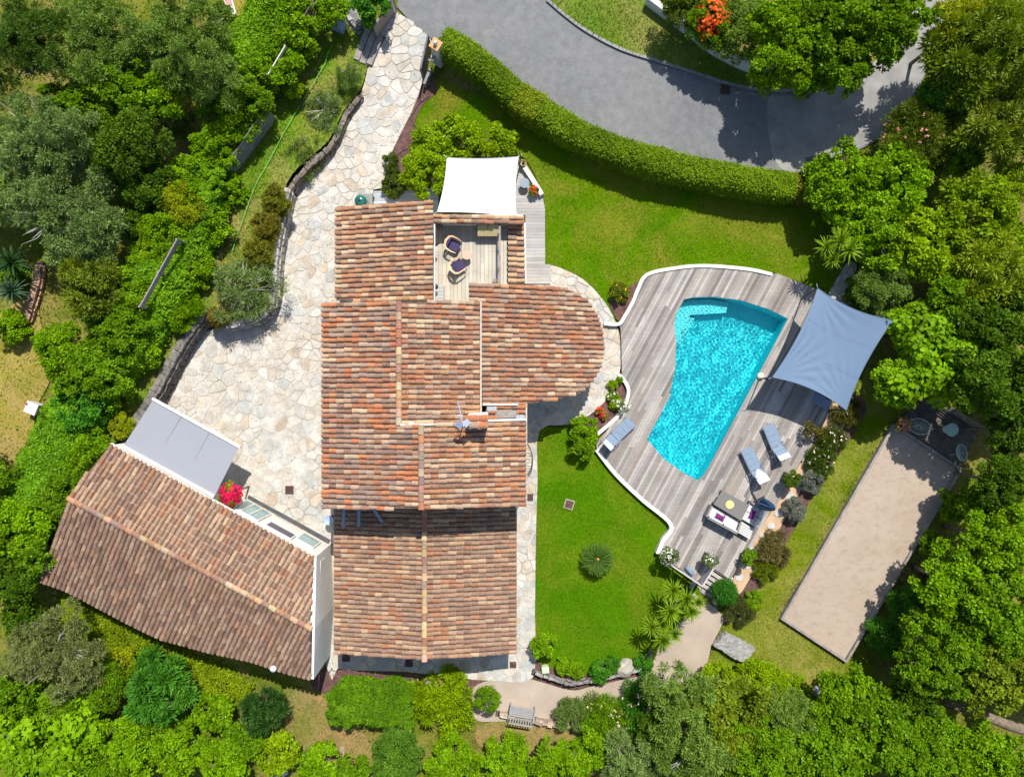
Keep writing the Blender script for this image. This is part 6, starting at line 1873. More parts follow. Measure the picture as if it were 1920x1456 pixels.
# round garden table in the corner of the side deck
M_BLUETOP = mat_plain('slate_blue_top', (0.16, 0.21, 0.25), .5, .35, var=.04)
p = P(983.5, 343, .55); g_ = empty('garden_table', (p.x, p.y, .12), 'round slate blue table in the corner of the side deck by the white sail', 'table')
mb = MB(); mb.lathe((p.x, p.y, .53), [(.25,0),(.255,.012),(.25,.022)], 30); mb.build('table_top', M_BLUETOP, g_)
for k in range(4):
    a = .8+k*1.57; mb = MB(); mb.tube([(p.x+.08*math.cos(a), p.y+.08*math.sin(a), .53), (p.x+.2*math.cos(a), p.y+.2*math.sin(a), .12)], .012, 6); mb.build('leg', M_ALU, g_)
M_TERRA = mat_plain('glazed_pot', (0.30, 0.20, 0.05), .4, .5, var=.15)
M_SOIL = mat_plain('soil', (0.05, 0.035, 0.02), .95, .1)
def flower_pot(px, r_, h, z, mat, label, lead=None, name='flower_pot'):
    p = P(*px, z+h); root = empty(name, (p.x, p.y, z), label, 'flower pot')
    mb = MB(); mb.lathe((p.x, p.y, z), [(r_*.65,0),(r_*.95,h*.9),(r_,h*.92),(r_,h),(r_*.86,h),(r_*.84,h*.86)], 24); mb.build('pot', mat, root)
    mb = MB(); mb.lathe((p.x, p.y, z+h*.8), [(r_*.84,0),(r_*.3,.03)], 18); mb.build('soil', M_SOIL, root)
    return root
def leafy(root, R, zc, n, L, W, col, seed, hz=.8, mat=None):
    r = np.random.default_rng(seed); C, rad = crown_clumps(r, R, hz, 14, .34); V, t = clump_leaves(r, C, rad, n, L, W)
    me = quads_mesh('foliage', V, t); me.materials.append(mat or M_LEAF); o = bpy.data.objects.new('foliage', me); COL.objects.link(o); o.parent = root; o.location = (0, 0, zc); o.color = (*col, 1)
    return o
o = flower_pot((981,305), .17, .42, .12, M_TERRA, 'mustard rimmed pot at the foot of the white sail pole'); leafy(o, .1, .40, 60, .12, .04, G_BROWN, 4)
o = flower_pot((1001,357), .15, .3, .12, M_TERRA, 'pot of orange red flowers on the corner of the side deck'); leafy(o, .24, .36, 400, .10, .06, G_MID, 5); blossoms(o, 40, .25, .38, (0.68, .07, .02), .10, 3, hz=.7)
M_POTW = mat_plain('pale_pot', (.55, .53, .5), .6, .3)
o = flower_pot((1692,796), .24, .4, .1, M_TERRA, 'pot of pink and yellow flowers at the north corner of the boules court'); leafy(o, .36, .45, 500, .10, .06, G_YEL, 6); blossoms(o, 60, .38, .5, (0.75, .28, .30), .09, 4, hz=.7)
o = flower_pot((1797,868), .15, .25, .1, M_POTW, 'small pale pot of dry plants at the east corner of the boules court'); leafy(o, .2, .3, 160, .10, .03, (.25,.2,.1), 7)
M_DARKPOT = mat_plain('dark_planter', (0.035, 0.038, 0.045), .5, .4, var=.1)
def planter(px, s, h, label, R, zc, col, nfl, flcol, seed, rz=-.5, n=1400):
    p = P(*px, DZ+h); root = empty('planter', (p.x, p.y, DZ), label, 'planter')
    V = MB(); V.box((p.x, p.y, DZ+h/2), (s, s, h), rz); V.box((p.x, p.y, DZ+h-.02), (s+.04, s+.04, .05), rz); V.build('pot', M_DARKPOT, root)
    leafy(root, R, h+zc, n, .11, .06, col, seed)
    if nfl: blossoms(root, nfl, R*1.02, h+zc+.02, flcol, .06, seed, hz=.85)
    return root
planter((1250,1040), .38, .5, 'square dark planter of white flowers at the west corner of the pool deck', .46, .35, (.12,.17,.06), 95, (.75,.76,.70), 21)
planter((1329,1046), .32, .55, 'square dark planter of white flowers at the head of the wooden steps', .33, .30, (.14,.19,.05), 75, (.75,.76,.70), 22)
o = planter((1402,1042), .36, .4, 'square dark planter with a green plant trailing on the east side of the deck', .42, .2, G_MID, 0, None, 23)
o = planter((1477,894), .36, .35, 'round green shrub in a dark pot on the deck beside the stepping stones', .46, .4, (.075,.14,.008), 0, None, 24, n=1800)
planter((1519,806), .34, .3, 'scraggly potted shrub with reddish leaves under the south corner of the blue sail', .46, .35, (.13,.115,.02), 0, None, 25, n=700)
p = P(1432, 706, DZ+.1)
o = empty('deck_lamp', (p.x, p.y, DZ), 'cream dome lamp on the deck at the east edge of the pool', 'lamp')
mb = MB(); mb.lathe((p.x-.15, p.y+.03, DZ), [(.17,0),(.19,.05),(.16,.16),(.08,.22),(.01,.24)], 20); mb.build('dome', mat_plain('cream_plastic', (.72,.66,.46), .5, .4), o, True)
mb = MB(); mb.box((p.x+.12, p.y-.08, DZ+.03), (.4, .05, .05), -.4); mb.build('bracket', M_DARKPOLE, o)
# chest under the blue sail
ck = empty('storage_chest', P(1540, 744, DZ), 'grey blue storage chest half hidden under the blue sail', 'chest')
q = [(1529,735),(1560,755),(1552,768),(1522,748)]
mb = MB(); quad_prism(mb, q, DZ, DZ+.46); mb.build('chest', M_SLATE, ck)
mb = MB(); quad_prism(mb, [(1528,734),(1561,755),(1553,769),(1521,748)], DZ+.462, DZ+.5); mb.build('lid', M_BLUEGREY, ck)
# white rose on the kerb
o = flower_pot((1168,762), .07, .12, .1, M_TERRA, 'white-flowered plant leaning over the white kerb onto the deck'); leafy(o, .34, .35, 160, .11, .06, G_GREY, 31, .6); blossoms(o, 16, .36, .42, (.8,.78,.7), .12, 5)
o = flower_pot((1124,769), .07, .1, .05, M_TERRA, 'red flowering geranium in the curved bed, the upper one'); leafy(o, .2, .2, 120, .10, .07, G_MID, 32, .6); blossoms(o, 14, .2, .25, (.68,.06,.03), .11, 6)
o = flower_pot((1131,779), .07, .1, .05, M_TERRA, 'red flowering geranium in the curved bed, the lower one'); leafy(o, .18, .2, 100, .10, .07, G_MID, 33, .6); blossoms(o, 16, .2, .25, (.72,.06,.03), .11, 7)
# bougainvillea on the outbuilding
p = P(428, 929, 2.6); bg = empty('bougainvillea', (p.x, p.y, 0), 'crimson bougainvillea growing over the eave of the outbuilding', 'bougainvillea')
leafy(bg, .55, 2.2, 900, .12, .08, G_MID, 41); blossoms(bg, 300, .58, 2.3, (.62, .012, .075), .13, 8, hz=.7)
mb = MB(); mb.tube([(p.x+.05, p.y+.1, 0), (p.x+.03, p.y+.08, 1.2), (p.x, p.y, 2.3)], [.05,.04,.03], 7); mb.build('stem', M_BARK, bg)

# ------------------------------------------------------------------ barbecue, antenna, covers
M_GREEN = mat_plain('green_ceramic', (0.008, 0.115, 0.085), .25, .5, var=.1)
kb = empty('kamado_grill', P(678, 377, 0), 'round green ceramic grill on a dark table by the north wall of the villa', 'grill')
p = P(676, 377, .95)
mb = MB(); q = P(684, 375, .8); mb.box((q.x, q.y, .77), (.78, .62, .06)); mb.build('table_top', M_SHELL, kb)
for sx in (-1, 1):
    for sy in (-1, 1): mb = MB(); mb.box((q.x+sx*.34, q.y+sy*.26, .37), (.06, .06, .74)); mb.build('leg', M_BLACK, kb)
mb = MB(); mb.lathe((p.x, p.y, .5), [(.14,0),(.26,.12),(.31,.3),(.315,.42),(.30,.52),(.22,.65),(.10,.71)], 28); mb.build('bowl', M_GREEN, kb, True)
mb = MB(); mb.lathe((p.x, p.y, 1.2), [(.07,0),(.075,.05),(.05,.07)], 14); mb.build('vent', M_BLACK, kb)
mb = MB(); mb.tube([(p.x+.30, p.y-.15, .98), (p.x+.40, p.y-.1, 1.0), (p.x+.40, p.y+.12, 1.0), (p.x+.30, p.y+.17, .98)], .015, 6); mb.build('handle', M_ALU, kb)
M_SILVER = mat_plain('silver_aluminium', (.55, .57, .68), .35, .5, .6, var=.05, bump=0)
an = empty('tv_antenna', P(868, 790, 5.5), 'silver television antenna fixed beside the tiled chimney', 'antenna')
p = Vector((c0.x-.62, c0.y+.02, 0))
mb = MB(); mb.tube([(p.x, p.y, 5.4), (p.x, p.y, 6.9)], .025, 8); mb.build('mast', M_SILVER, an)
bd = Vector((-.22, .97, 0)).normalized(); bn = Vector((bd.y, -bd.x, 0))
top = Vector((p.x, p.y, 6.8))
mb = MB(); mb.tube([top-bd*.25, top+bd*.85], .018, 6); mb.build('boom', M_SILVER, an)
for k in range(8):
    c = top+bd*(.12+k*.1); mb = MB(); mb.tube([c-bn*.13, c+bn*.13], .009, 5); mb.build('element', M_SILVER, an)
for s in (-1, 1):
    mb = MB(); c = top-bd*.1+bn*(.16*s); mb.box(c, (.30, .30, .02), math.atan2(bd.y, bd.x)+s*.6, s*.5); mb.build('reflector', M_SILVER, an)
mb = MB(); mb.tube([Vector((p.x, p.y, 6.4)), Vector((p.x-.35, p.y+.3, 6.45))], .02, 6); mb.build('arm', M_SILVER, an)
M_RUST = mat_plain('rusty_cover', (0.085, 0.045, 0.04), .8, .25, var=.3)
M_CONCRIM = mat_plain('cover_rim', (0.30, 0.26, 0.20), .9, .2)
def cover(px, s, label, rim, rz=0.0, z=.035, dark=M_RUST):
    p = PG(*px); root = empty('drain_cover', (p.x, p.y, p.z), label, 'drain cover', None)
    if rim: mb = MB(); mb.box((p.x, p.y, p.z+z-.02), (s+.1, s+.1, .06), rz); mb.build('rim', M_CONCRIM, root)
    for k in range(6):
        o_ = (k-2.5)*s/6; mb = MB(); mb.box((p.x-o_*math.sin(rz), p.y+o_*math.cos(rz), p.z+z), (s, s/6-.012, .045), rz); mb.build('bar', dark, root)
    mb = MB(); mb.box((p.x, p.y, p.z+z-.012), (s, s, .04), rz); mb.build('pit', M_BLACK if not rim else M_RUST, root)
cover((543,918), .42, 'dark square drain cover in the middle of the pale courtyard paving', False)
cover((1067,945), .40, 'square brown cover with pale rim in the south lawn', True, -.3, .02)
cover((993,932), .36, 'square brown drain cover on the paved strip by the east wall of the villa', False)
cover((649,1232), .40, 'square brown drain cover in the shade at the south-west corner of the annex', False)
cover((767,1242), .40, 'square brown drain cover in the shade below the annex ridge', False)
cover((962,1245), .34, 'square brown drain cover at the south-east corner of the annex', False)
cover((1360,168), .50, 'dark rectangular road drain in the shaded gutter', False, -.1)
# concrete kerb of the road
kb_pts = [(1026,2),(1060,31),(1100,60),(1160,92),(1225,114),(1290,134),(1365,158),(1440,171),(1500,170)]
mb = MB(); c = [PG(x, y) for x, y in kb_pts]; c = cr(c, 5, False)
for i in range(len(c)-1): d = c[i+1]-c[i]; mb.box((c[i]+c[i+1])/2+Vector((0,0,.06)), (d.length+.02, .14, .14), math.atan2(d.y, d.x))
tag(mb.build('road_kerb', M_CONC, None), 'low concrete kerb along the inner curve of the road', 'kerb')
kerb([(1215,-8),(1258,24),(1300,55),(1340,86),(1395,115),(1450,134)], .26, 0, .75, 'pale low retaining wall along the bank above the verge', 'retaining_wall', M_WHITE)['category'] = 'wall'

# ------------------------------------------------------------------ raised bed, stone walls
WBED = [(738,18),(704,74),(690,122),(678,172),(648,212),(622,270),(578,312),(548,352),(528,430),(519,505),(516,560),(503,588),(478,602),(425,604),(398,575),(380,600),(340,660),(300,740),(262,800),(220,835),(150,840),(215,700),(280,580),(345,455),(425,318),(505,205),(540,105),(600,0),(610,-40),(720,-40)]
def wz(py): return .08+.85*min(1, max(0, (py-130)/230))
def bedsheet(name, px, mat, zfun):
    lp = [Vector(P(x, y, 0)[:2]) for x, y in px]; lp = resample(cr(lp, 3), .8); v, f = cdt([lp], .8)
    V = [(p.x, p.y, zfun(CY-p.y*F/H)+.03*math.sin(p.x*2.1)*math.sin(p.y*1.7)) for p in v]; n0 = len(lp)
    b = len(V); V2 = V+[(p.x, p.y, -.3) for p in lp]
    fs = []
    for q in f:
        a, b_, c_ = (v[i] for i in q[:3]); fs.append(tuple(q) if (b_-a).cross(c_-a) > 0 else tuple(q)[::-1])
    me = bpy.data.meshes.new(name); me.from_pydata(V, [], fs); o = link(name, me, mat); tag(o, kind='structure'); return o, lp
M_WLAWN = m_grass('west_lawn', [(0.07,0.17,0.008), (0.12,0.205,0.012), (0.20,0.21,0.04)], .6, (0.28,0.20,0.08), .85)
wb, wb_lp = bedsheet('raised_lawn', WBED, M_WLAWN, wz)
scatter('raised_lawn_grass', [wb_lp], 300, .13, .028, (0.14, 0.235, 0.014), M_TURF, 0, 8, .9)
_me = [o for o in COL.objects if o.name.startswith('raised_lawn_grass')][0].data
_n = len(_me.vertices); _co = np.empty(_n*3, np.float32); _me.vertices.foreach_get('co', _co); _co = _co.reshape(-1, 3)
_co[:, 2] += .08+.85*np.clip(((CY-_co[:, 1]*F/H)-130)/230, 0, 1); _me.vertices.foreach_set('co', _co.ravel()); _me.update()
STN = []
for k in range(10):
    mb = MB(); rr = random.Random(k)
    for sx, sy, sz in ((-1,-1,-1),(1,-1,-1),(1,1,-1),(-1,1,-1),(-1,-1,1),(1,-1,1),(1,1,1),(-1,1,1)):
        mb.v.append((sx*.5*rr.uniform(.72,1), sy*.5*rr.uniform(.72,1), sz*.5*rr.uniform(.75,1)))
    mb.f = [(0,3,2,1),(4,5,6,7),(0,1,5,4),(1,2,6,5),(2,3,7,6),(3,0,4,7)]
    me = bpy.data.meshes.new('stone'); me.from_pydata(mb.v, [], mb.f); me.materials.append(M_ROCK); STN.append(me)
def stone_wall(pts, thick, zt, label, col, rows=4, step=.34, seed=1, zb=0.0, limit=300):
    line = cr([P(x, y, .5) for x, y in pts], 8, False)
    r = random.Random(seed); c0_ = line[len(line)//2]
    root = empty('stone_wall', (c0_.x, c0_.y, 0), label, 'wall')
    L = [0]
    for i in range(len(line)-1): L.append(L[-1]+(line[i+1]-line[i]).length)
    def at(s):
        for i in range(len(line)-1):
            if L[i+1] >= s: t = (s-L[i])/max(1e-6, L[i+1]-L[i]); return line[i].lerp(line[i+1], t), (line[i+1]-line[i]).normalized()
        return line[-1], (line[-1]-line[-2]).normalized()
    mb = MB()
    for i in range(len(line)-1):
        d = line[i+1]-line[i]; m_ = (line[i]+line[i+1])/2; h_ = zt(m_)-.10
        mb.box((m_.x, m_.y, (h_+zb-.3)/2), (d.length+.05, thick*.7, h_-zb+.3), math.atan2(d.y, d.x))
    mb.build('core', M_DARKWOOD, root)
    n = 0
    for row in range(rows):
        s = r.uniform(0, .2)
        while s < L[-1]:
            w = step*r.uniform(.7, 1.35); p, t = at(min(s+w/2, L[-1])); nn = Vector((-t.y, t.x, 0)); h_ = zt(p)-zb
            hh = h_/rows*1.05
            for side in ((-1, 1) if row < rows-1 else (-.55, .5)):
                c = p+nn*side*(thick/2-.06)+Vector((0,0,-p.z+zb+hh*(row+.5)+r.uniform(-.03,.03)))
                if n < limit:
                    o = bpy.data.objects.new('stone', r.choice(STN)); COL.objects.link(o); o.parent = root
                    o.location = c-Vector((c0_.x, c0_.y, 0)); o.rotation_euler = (r.uniform(-.12,.12), r.uniform(-.12,.12), math.atan2(t.y, t.x)+r.uniform(-.15,.15)); o.scale = (w*1.1, thick*.62, hh*1.12)
                    f_ = r.uniform(.65, 1.3); o.color = (col[0]*f_, col[1]*f_, col[2]*f_, 1); n += 1
            s += w*1.02
    return n
stone_wall([(396,578),(372,612),(340,660),(300,735),(262,790)], .46, lambda p: 1.05, 'old dark dry-stone wall between the hedge and the courtyard', (0.13, 0.118, 0.105), 4, .34, 1)
stone_wall([(546,356),(532,420),(521,490),(518,550),(508,582),(478,602),(432,612)], .34, lambda p: .95, 'curved pale grey stone wall holding the raised bed', (0.30, 0.285, 0.26), 3, .32, 2)
stone_wall([(676,176),(648,214),(622,272),(580,314),(548,354)], .30, lambda p: .35+.45*min(1, max(0, (5.2+9.8-p.y)/5)), 'low brown stone edge along the driveway side of the raised bed', (0.14, 0.115, 0.09), 2, .36, 3)
stone_wall([(1000,1268),(1040,1281),(1072,1290),(1110,1284),(1160,1274),(1200,1263),(1216,1250),(1226,1232)], .18, lambda p: .0, 'low pale curved wall along the gravel path', (0.22, 0.21, 0.195), 2, .34, 4, -.45)
stone_wall([(68,490),(63,530),(55,560),(45,595)], .4, lambda p: .35, 'short edge of rust-coloured stones beside the spiky yuccas', (0.36, 0.22, 0.14), 2, .34, 5)
stone_wall([(930,1353),(985,1362),(1030,1371),(1075,1376),(1110,1374)], .3, lambda p: -.35, 'low stone edge dropping below the grey bench', (0.34, 0.27, 0.20), 2, .36, 6, -1.1)
stone_wall([(648,4),(655,20),(663,36),(674,48)], .5, lambda p: .35, 'dark stone edging in the shade behind the gate', (0.20, 0.20, 0.20), 2, .4, 8)
# fence
def fence(pts, label, h=1.35, base=.6, slats=5, pan=2.0, cols=((0.22,0.20,0.185),)):
    a, b = P(*pts[0], base+h*.7), P(*pts[1], base+h*.7); a.z = b.z = base; d = b-a; L = d.length; u = d.normalized(); rz = math.atan2(u.y, u.x); r = random.Random(int(L*100))
    root = empty('fence', tuple((a+b)/2), label, 'fence')
    k = max(1, round(L/pan)); e = L/k
    for i in range(k+1): mb = MB(); mb.box(a+u*(e*i)+Vector((0,0,h/2)), (.09, .09, h+.15), rz); o = mb.build('post', M_GREYWOOD, root)
    for i in range(k):
        for s in range(slats):
            mb = MB(); mb.box(a+u*(e*(i+.5))+Vector((0,0,.12+(h-.1)*(s/(slats-1) if slats > 1 else .97)))+Vector((-u.y, u.x, 0))*.05, (e-.04, .03 if slats > 1 else .055, (h-.1)/max(slats, 6)*.86), rz); o = mb.build('slat', M_WOOD, root); o.color = grey(r, r.choice(cols), .15)
fence([(600,-6),(560,62)], 'brown slatted fence at the north end of the west hedge', cols=((0.20,0.15,0.10),))
fence([(540,94),(508,148)], 'fence length with a weathered white top rail beside the small yellow bush', slats=1, h=1.6, cols=((0.50,0.48,0.45),))
fence([(503,208),(428,318)], 'grey slatted fence panel leaning between laurel bushes', h=1.4, slats=6, cols=((0.24,0.225,0.21),))
fence([(346,455),(278,578)], 'bare fence rail cutting through the middle of the west hedge', h=2.6, slats=1, cols=((0.26,0.23,0.22),))
# timber wall behind the shaded terrace
fence([(1740,740),(1838,804)], 'weathered timber fence behind the shaded terrace', h=.9, base=0, cols=((0.26,0.19,0.14),))

# ------------------------------------------------------------------ gate
M_GATE = mat_plain('taupe_gate', (0.21, 0.19, 0.155), .55, .35, var=.1, scale=1.5)
M_DGATE = mat_plain('dark_gate', (0.055, 0.06, 0.075), .5, .4, var=.1)
def gate_leaf(p, q, label, mat, h=1.55):
    d = q-p; rz = math.atan2(d.y, d.x); root = empty('gate_leaf', tuple((p+q)/2), label, 'gate')
    mb = MB(); mb.box((p+q)/2+Vector((0,0,h/2+.05)), (d.length, .05, h), rz); mb.build('panel', mat, root)
    mb = MB(); mb.box((p+q)/2+Vector((0,0,h+.06)), (d.length+.04, .09, .07), rz); mb.build('top_rail', mat, root)
    for e in (p, q): mb = MB(); mb.box(e+Vector((0,0,h/2+.04)), (.08, .09, h+.05), rz); mb.build('stile', mat, root)
gate_leaf(P(743,20,0), P(709,72,0), 'tall taupe metal gate leaf standing open on the west side of the drive', M_GATE, 1.12)
gate_leaf(P(808,92,0), P(795,152,0), 'dark metal gate leaf standing open on the east side of the drive', M_DGATE, 1.35)
M_OCHRE = mat_plain('ochre_cap', (0.48, 0.27, 0.12), .8, .2, var=.15)
gp = empty('gate_pillar', P(815, 92, 0), 'square gate pillar with an ochre cap and white lamp', 'pillar')
p = P(817, 83.5, 2.0)
mb = MB(); mb.box((p.x, p.y, .95), (.40, .40, 1.95), math.radians(-33)); mb.build('shaft', M_CREAM, gp)
mb = MB(); mb.box((p.x, p.y, 1.98), (.52, .52, .10), math.radians(-33)); mb.build('cap', M_OCHRE, gp)
mb = MB(); mb.box((p.x, p.y, 2.14), (.15, .15, .2), math.radians(-33)); mb.build('lamp', M_WHITE, gp)
mb = MB(); mb.box((p.x, p.y, 2.26), (.12, .12, .05), math.radians(-33)); mb.build('lamp_top', M_ALU, gp)
p = P(727, -4, 1.3); mb = MB(); mb.box((p.x, p.y, .65), (.34, .34, 1.3), math.radians(30)); mb.box((p.x, p.y, 1.33), (.4, .4, .08), math.radians(30)); tag(mb.build('gate_pillar', M_CREAM, None), 'cream rendered gate pillar on the north edge beside the taupe gate', 'pillar')
M_BLUEARM = mat_plain('blue_grey_arm', (.22, .30, .42), .4, .5)
ga = empty('gate_opener', P(817, 118, 0), 'pale blue folding arm of the gate opener by the dark gate leaf', 'gate opener')
mb = MB(); mb.tube([P(803,112,1.0), P(822,124,1.0), P(812,108,1.0)], .045, 8); mb.build('arm', M_BLUEARM, ga)
mb = MB(); c = P(812,107,1.0); mb.box(c, (.2, .14, .14), .4); mb.build('motor', M_BLUEARM, ga)
mb = MB(); mb.tube([P(822,124,1.0), P(822,124,0)], .03, 7); mb.build('post', M_BLUEARM, ga)
lw = MB(); a, b = P(808,126,.5), P(795,157,.5); d = b-a; lw.box(((a.x+b.x)/2, (a.y+b.y)/2, .25), (d.length, .14, .5), math.atan2(d.y, d.x)); tag(lw.build('garden_wall', M_CONC, None), 'short low rendered wall at the foot of the dark gate leaf', 'wall')
# sundry
M_PLB = mat_plain('pale_blue_plastic', (.30, .40, .58), .45, .4, var=.05)
p = P(632, 42, .7); bx = empty('garden_box', (p.x, p.y, .1), 'pale blue plastic garden box in the shade near the gate', 'box')
mb = MB(); mb.box((p.x, p.y, .4), (.62, .5, .6), -.4); mb.build('box', M_PLB, bx)
mb = MB(); mb.box((p.x+.02, p.y+.02, .73), (.66, .54, .06), -.4, .06); mb.build('lid', M_PLB, bx)
mb = MB(); mb.box((p.x-.1, p.y-.2, .78), (.4, .06, .04), -.4); mb.build('handle', M_WHITE, bx)
p = P(58, 765, .6); hv = empty('beehive_box', (p.x, p.y, 0), 'white wooden box with two lids and a red mark on the western dry grass', 'box')
mb = MB(); mb.box((p.x, p.y, .28), (.62, .54, .56), -.38); mb.build('box', M_PALESLAT, hv)
for s in (-1, 1): mb = MB(); mb.box((p.x+s*.155*math.cos(-.38), p.y+s*.155*math.sin(-.38), .585), (.295, .58, .05), -.38); mb.build('lid', M_WHITE, hv)
mb = MB(); mb.lathe((p.x-.2, p.y+.22, .61), [(.06,0),(.06,.03),(.02,.05)], 12); mb.build('red_knob', mat_plain('red_paint', (.5,.02,.02), .5), hv)
p = P(429, 6, .35); cl = empty('cot_lounger', (p.x, p.y, 0), 'small white-edged lounger with a faded red and green cushion on the dry grass strip', 'lounger')
mb = MB(); mb.box((p.x, p.y, .28), (.42, 1.25, .05), .28); mb.build('frame', M_WHITE, cl)
for s in (-1, 1):
    for e in (-1, 1): q = Vector((s*.17, e*.55, 0)); q.rotate(Matrix.Rotation(.28, 3, 'Z')); mb = MB(); mb.box((p.x+q.x, p.y+q.y, .13), (.05, .05, .27), .28); mb.build('leg', M_WHITE, cl)
for k, cc in enumerate(((.30,.40,.28),(.45,.25,.24),(.5,.06,.08))):
    q = Vector((0, -.32+k*.33, 0)); q.rotate(Matrix.Rotation(.28, 3, 'Z')); mb = MB(); mb.box((p.x+q.x, p.y+q.y, .335), (.30, .30, .06), .28); mb.build('cushion', mat_plain('faded_cushion_%d' % k, cc, .9), cl)
def rock(px, s, z, seed, col, label, name='boulder', rz=0, sub=2):
    p = PG(*px); mb = MB(); mb.rock((p.x, p.y, p.z+z), s, seed, sub); o = mb.build(name, M_ROCK, None); o.color = (*col, 1); tag(o, label, 'rock')
rock((1172,1250), (.56,.56,.42), .22, 5, (.34,.31,.26), 'rounded pale boulder between the glossy bushes', sub=3)
rock((577,238), (.22,.26,.2), .2, 6, (.62,.62,.60), 'white rock in the raised lawn below the silvery bush')
rock((557,228), (.24,.2,.2), .2, 7, (.03,.03,.035), 'black rock in the raised lawn west of the white one')
rock((640,1413), (.30,.5,.25), .05, 8, (.26,.18,.12), 'brown weathered rock on the bare bank at the south edge')
rock((520,1448), (.62,.36,.25), .0, 9, (.52,.50,.47), 'pale flat rock cut by the south edge')
rock((542,1396), (.34,.2,.18), .0, 10, (.40,.38,.34), 'pale grey rock on the bare bank behind the bushes')
mb = MB(); q = [PG(x, y, .38) for x, y in ((1338,1211),(1362,1187),(1390,1200),(1416,1215),(1400,1242),(1378,1236),(1357,1222))]
rr = random.Random(3)
zz = [p.z+rr.uniform(-.03,.03) for p in q]; mb.prism([(p.x, p.y) for p in q], [p.z-.5 for p in q], zz); o = mb.build('stone_bench', M_ROCK, None); o.color = (.25,.25,.235,1)
sbv = o.modifiers.new('s', 'SUBSURF'); sbv.subdivision_type = 'SIMPLE'; sbv.levels = 4; sbv.render_levels = 4
tx = bpy.data.textures.new('rough_stone', 'CLOUDS'); tx.noise_scale = .18; dm = o.modifiers.new('d', 'DISPLACE'); dm.texture = tx; dm.strength = .12
tag(o, 'thick slab of rough grey stone lying as a bench beside the gravel path', 'bench')
p = PG(1531, 1294, .3); mb = MB(); mb.lathe((p.x, p.y, p.z-.3), [(.10,0),(.1,.1),(.2,.18),(.27,.32),(.27,.44),(.2,.58),(.08,.64)], 20); tag(mb.build('stone_ball', M_CONC, None, True), 'round grey stone ball at the edge of the lawn off the court', 'ornament')
tr = empty('fallen_trunk', PG(1850, 1345), 'thick grey fallen trunk in a gap between the south-eastern trees', 'log')
a, b = PG(1770,1318,2.0), PG(1960,1378,2.6)
mb = MB(); mb.tube([a, a.lerp(b,.3)+Vector((0,.1,.1)), a.lerp(b,.6)+Vector((.05,-.05,.15)), b], [.16,.22,.26,.28], 12); mb.build('trunk', M_BARK, tr, True)
mb = MB(); mb.tube([a.lerp(b,.35), a.lerp(b,.3)+Vector((.2,.6,.3))], [.08,.04], 7); mb.build('limb', M_BARK, tr, True)
# grey bench on the path
M_BENCH = mat_plain('grey_bench_slats', (0.26, 0.26, 0.255), .7, .25, var=.1)
gbn = empty('garden_bench', PG(978, 1332), 'grey slatted garden bench at the edge of the gravel path', 'bench')
p = PG(978, 1330, 0); rz = -.17
def bl(x, y, z): v = Vector((x, y, 0)); v.rotate(Matrix.Rotation(rz, 3, 'Z')); return Vector((p.x+v.x, p.y+v.y, p.z+z))
for k in range(5): mb = MB(); mb.box(bl(0, .28-.11*k, .44), (1.25, .09, .03), rz); mb.build('seat_slat', M_BENCH, gbn)
for k in range(9): mb = MB(); mb.box(bl(-.54+k*.135, -.33, .68), (.06, .03, .42), rz, 0, .2); mb.build('back_slat', M_BENCH, gbn)
mb = MB(); mb.box(bl(0, -.38, .90), (1.3, .05, .07), rz); mb.build('back_rail', M_BENCH, gbn)
for s in (-1, 1):
    mb = MB(); mb.box(bl(s*.64, 0, .62), (.06, .66, .04), rz); mb.build('armrest', M_BENCH, gbn)
    for y in (.3, -.3): mb = MB(); mb.box(bl(s*.64, y, .31), (.06, .06, .62), rz); mb.build('leg', M_BENCH, gbn)
# stepping stones beside the deck
for k, (x, y, lb) in enumerate(((1566,800,'topmost'),(1552,826,'second'),(1523,848,'third'),(1516,866,'fourth'),(1494,908,'fifth'),(1480,930,'sixth'),(1460,962,'seventh'),(1445,985,'eighth'),(1432,1005,'ninth'),(1412,1030,'tenth'),(1398,1060,'eleventh'),(1386,1082,'lowest'))):
    p = PG(x, y, .05); r = random.Random(k); mb = MB(); mb.prism([(p.x+.24*r.uniform(.8,1.1)*math.cos(a_), p.y+.19*r.uniform(.8,1.1)*math.sin(a_)) for a_ in [j*.571 for j in range(11)]], p.z-.05, p.z+.012); o = mb.build('stepping_stone', M_STONE, None); o.color = (.40,.39,.37,1)
    tag(o, 'flat grey stepping stone in the sandy strip, %s counting from the blue sail down' % lb, 'stepping stone', 'stepping stones beside the deck')
# stone path by the eastern yucca
STP = [(1575,512),(1592,490),(1606,500),(1594,530),(1585,548),(1600,570),(1628,585),(1600,588),(1560,560),(1553,552)]
sp, sp_lp = sheet('stone_path', STP, .01, M_MORTAR)
flagstones(sp, sp_lp, .42, STONES, .01, 60, None, (.015,.03), 9)
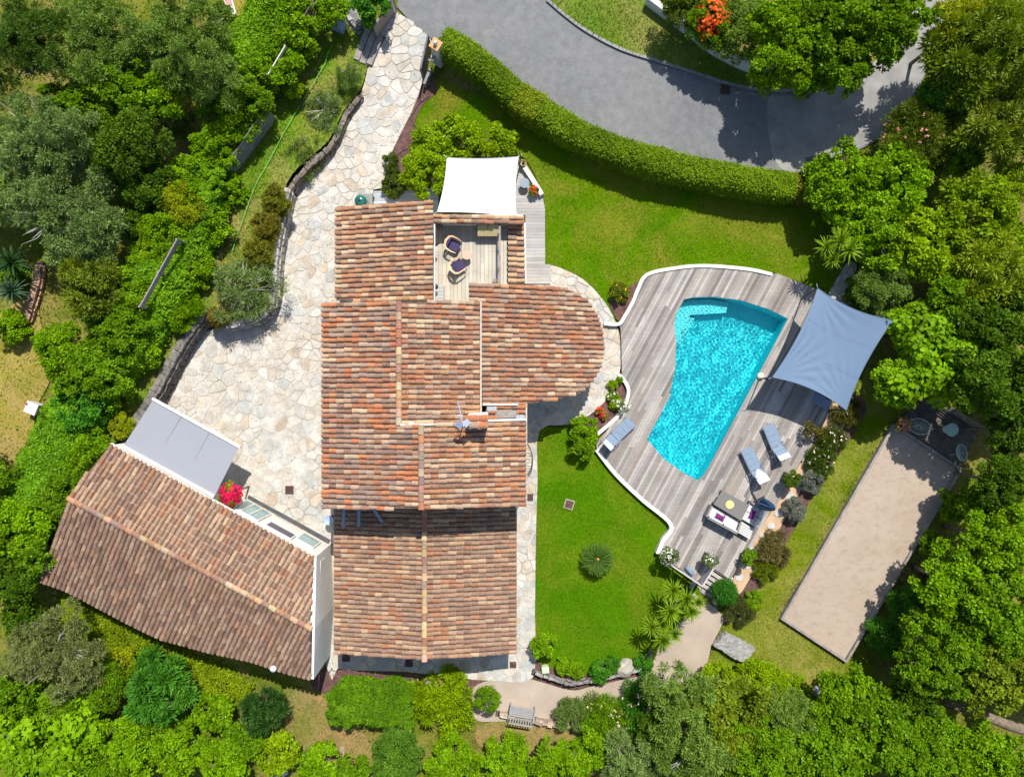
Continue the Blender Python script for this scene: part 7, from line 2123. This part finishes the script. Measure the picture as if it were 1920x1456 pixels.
# hose
M_HOSE = mat_plain('green_hose', (.10, .42, .06), .5, .4, bump=0)
hp = [P(x, y, .16+wz(y)) for x, y in ((622,86),(612,106),(611,116),(604,128),(590,152),(570,185),(540,235),(500,310),(480,345),(462,392),(445,440),(436,470))]
mb = MB(); mb.tube(cr(hp, 5, False), .016, 6); tag(mb.build('garden_hose', M_HOSE, None), 'thin green garden hose lying down the raised west lawn', 'hose')
M_BHOSE = mat_plain('black_hose', (.02, .02, .02), .5, .4, bump=0)
hp = [P(x, y, .06) for x, y in ((790,160),(786,182),(792,190),(806,178),(796,186),(785,196),(775,212),(772,225),(790,270),(760,280),(742,292))]
mb = MB(); mb.tube(cr(hp, 5, False), .014, 6); tag(mb.build('irrigation_hose', M_BHOSE, None), 'thin black irrigation hose curling over the mulch bed', 'hose')
for x, y, lb in ((736,303,'small white garden light at the tip of the mulch bed'),(745,321,'small white garden light on the mulch beside the lime bush')):
    p = PG(x, y); mb = MB(); mb.lathe(tuple(p), [(.03,0),(.03,.3),(.08,.32),(.08,.42),(.02,.45)], 12); tag(mb.build('garden_light', M_WHITE, None), lb, 'lamp')
p = P(616, 975, .8); bw = empty('round_basin', (p.x, p.y, 0), 'pale blue round basin on a dark stand in the passage beside the annex', 'basin')
mb = MB(); mb.lathe((p.x, p.y, .70), [(.10,0),(.22,.03),(.25,.08),(.24,.09),(.2,.05),(.02,.04)], 24); mb.build('bowl', M_PLB, bw, True)
mb = MB(); mb.lathe((p.x, p.y, 0), [(.14,0),(.14,.03),(.04,.05),(.04,.70)], 14); mb.build('stand', M_BLACK, bw)
p = PG(1022, 1250); mb = MB(); mb.box((p.x, p.y, p.z+.2), (.34, .30, .4), .1); mb.box((p.x, p.y+.02, p.z+.42), (.38, .34, .04), .1); tag(mb.build('meter_box', mat_plain('pale_green_box', (.45,.55,.35), .6), None), 'small pale green box in the bed by the villa corner', 'box')
for x, y, lb in ((804,1278,'grey clay pot beside the round lime bush'),(824,1276,'terracotta pot beside the round lime bush')):
    p = PG(x, y); mb = MB(); mb.lathe(tuple(p), [(.11,0),(.16,.26),(.18,.28),(.18,.33),(.14,.33),(.13,.27)], 20); tag(mb.build('clay_pot', M_CONC if 'grey' in lb else M_OCHRE, None), lb, 'pot')

scatter('undergrowth', [], 70, .17, .05, (0.14, 0.20, 0.02), M_TURF, -.08, 4, .9, avoid=AREAS+[HOUSE_XY, deck_w, court2_lp, [Vector(P(x, y, 2.5)[:2]) for x, y in ((128,932),(208,832),(588,1042),(583,1272),(300,1196),(64,1085))]], box=(-28, 28, -21.5, 21.5))
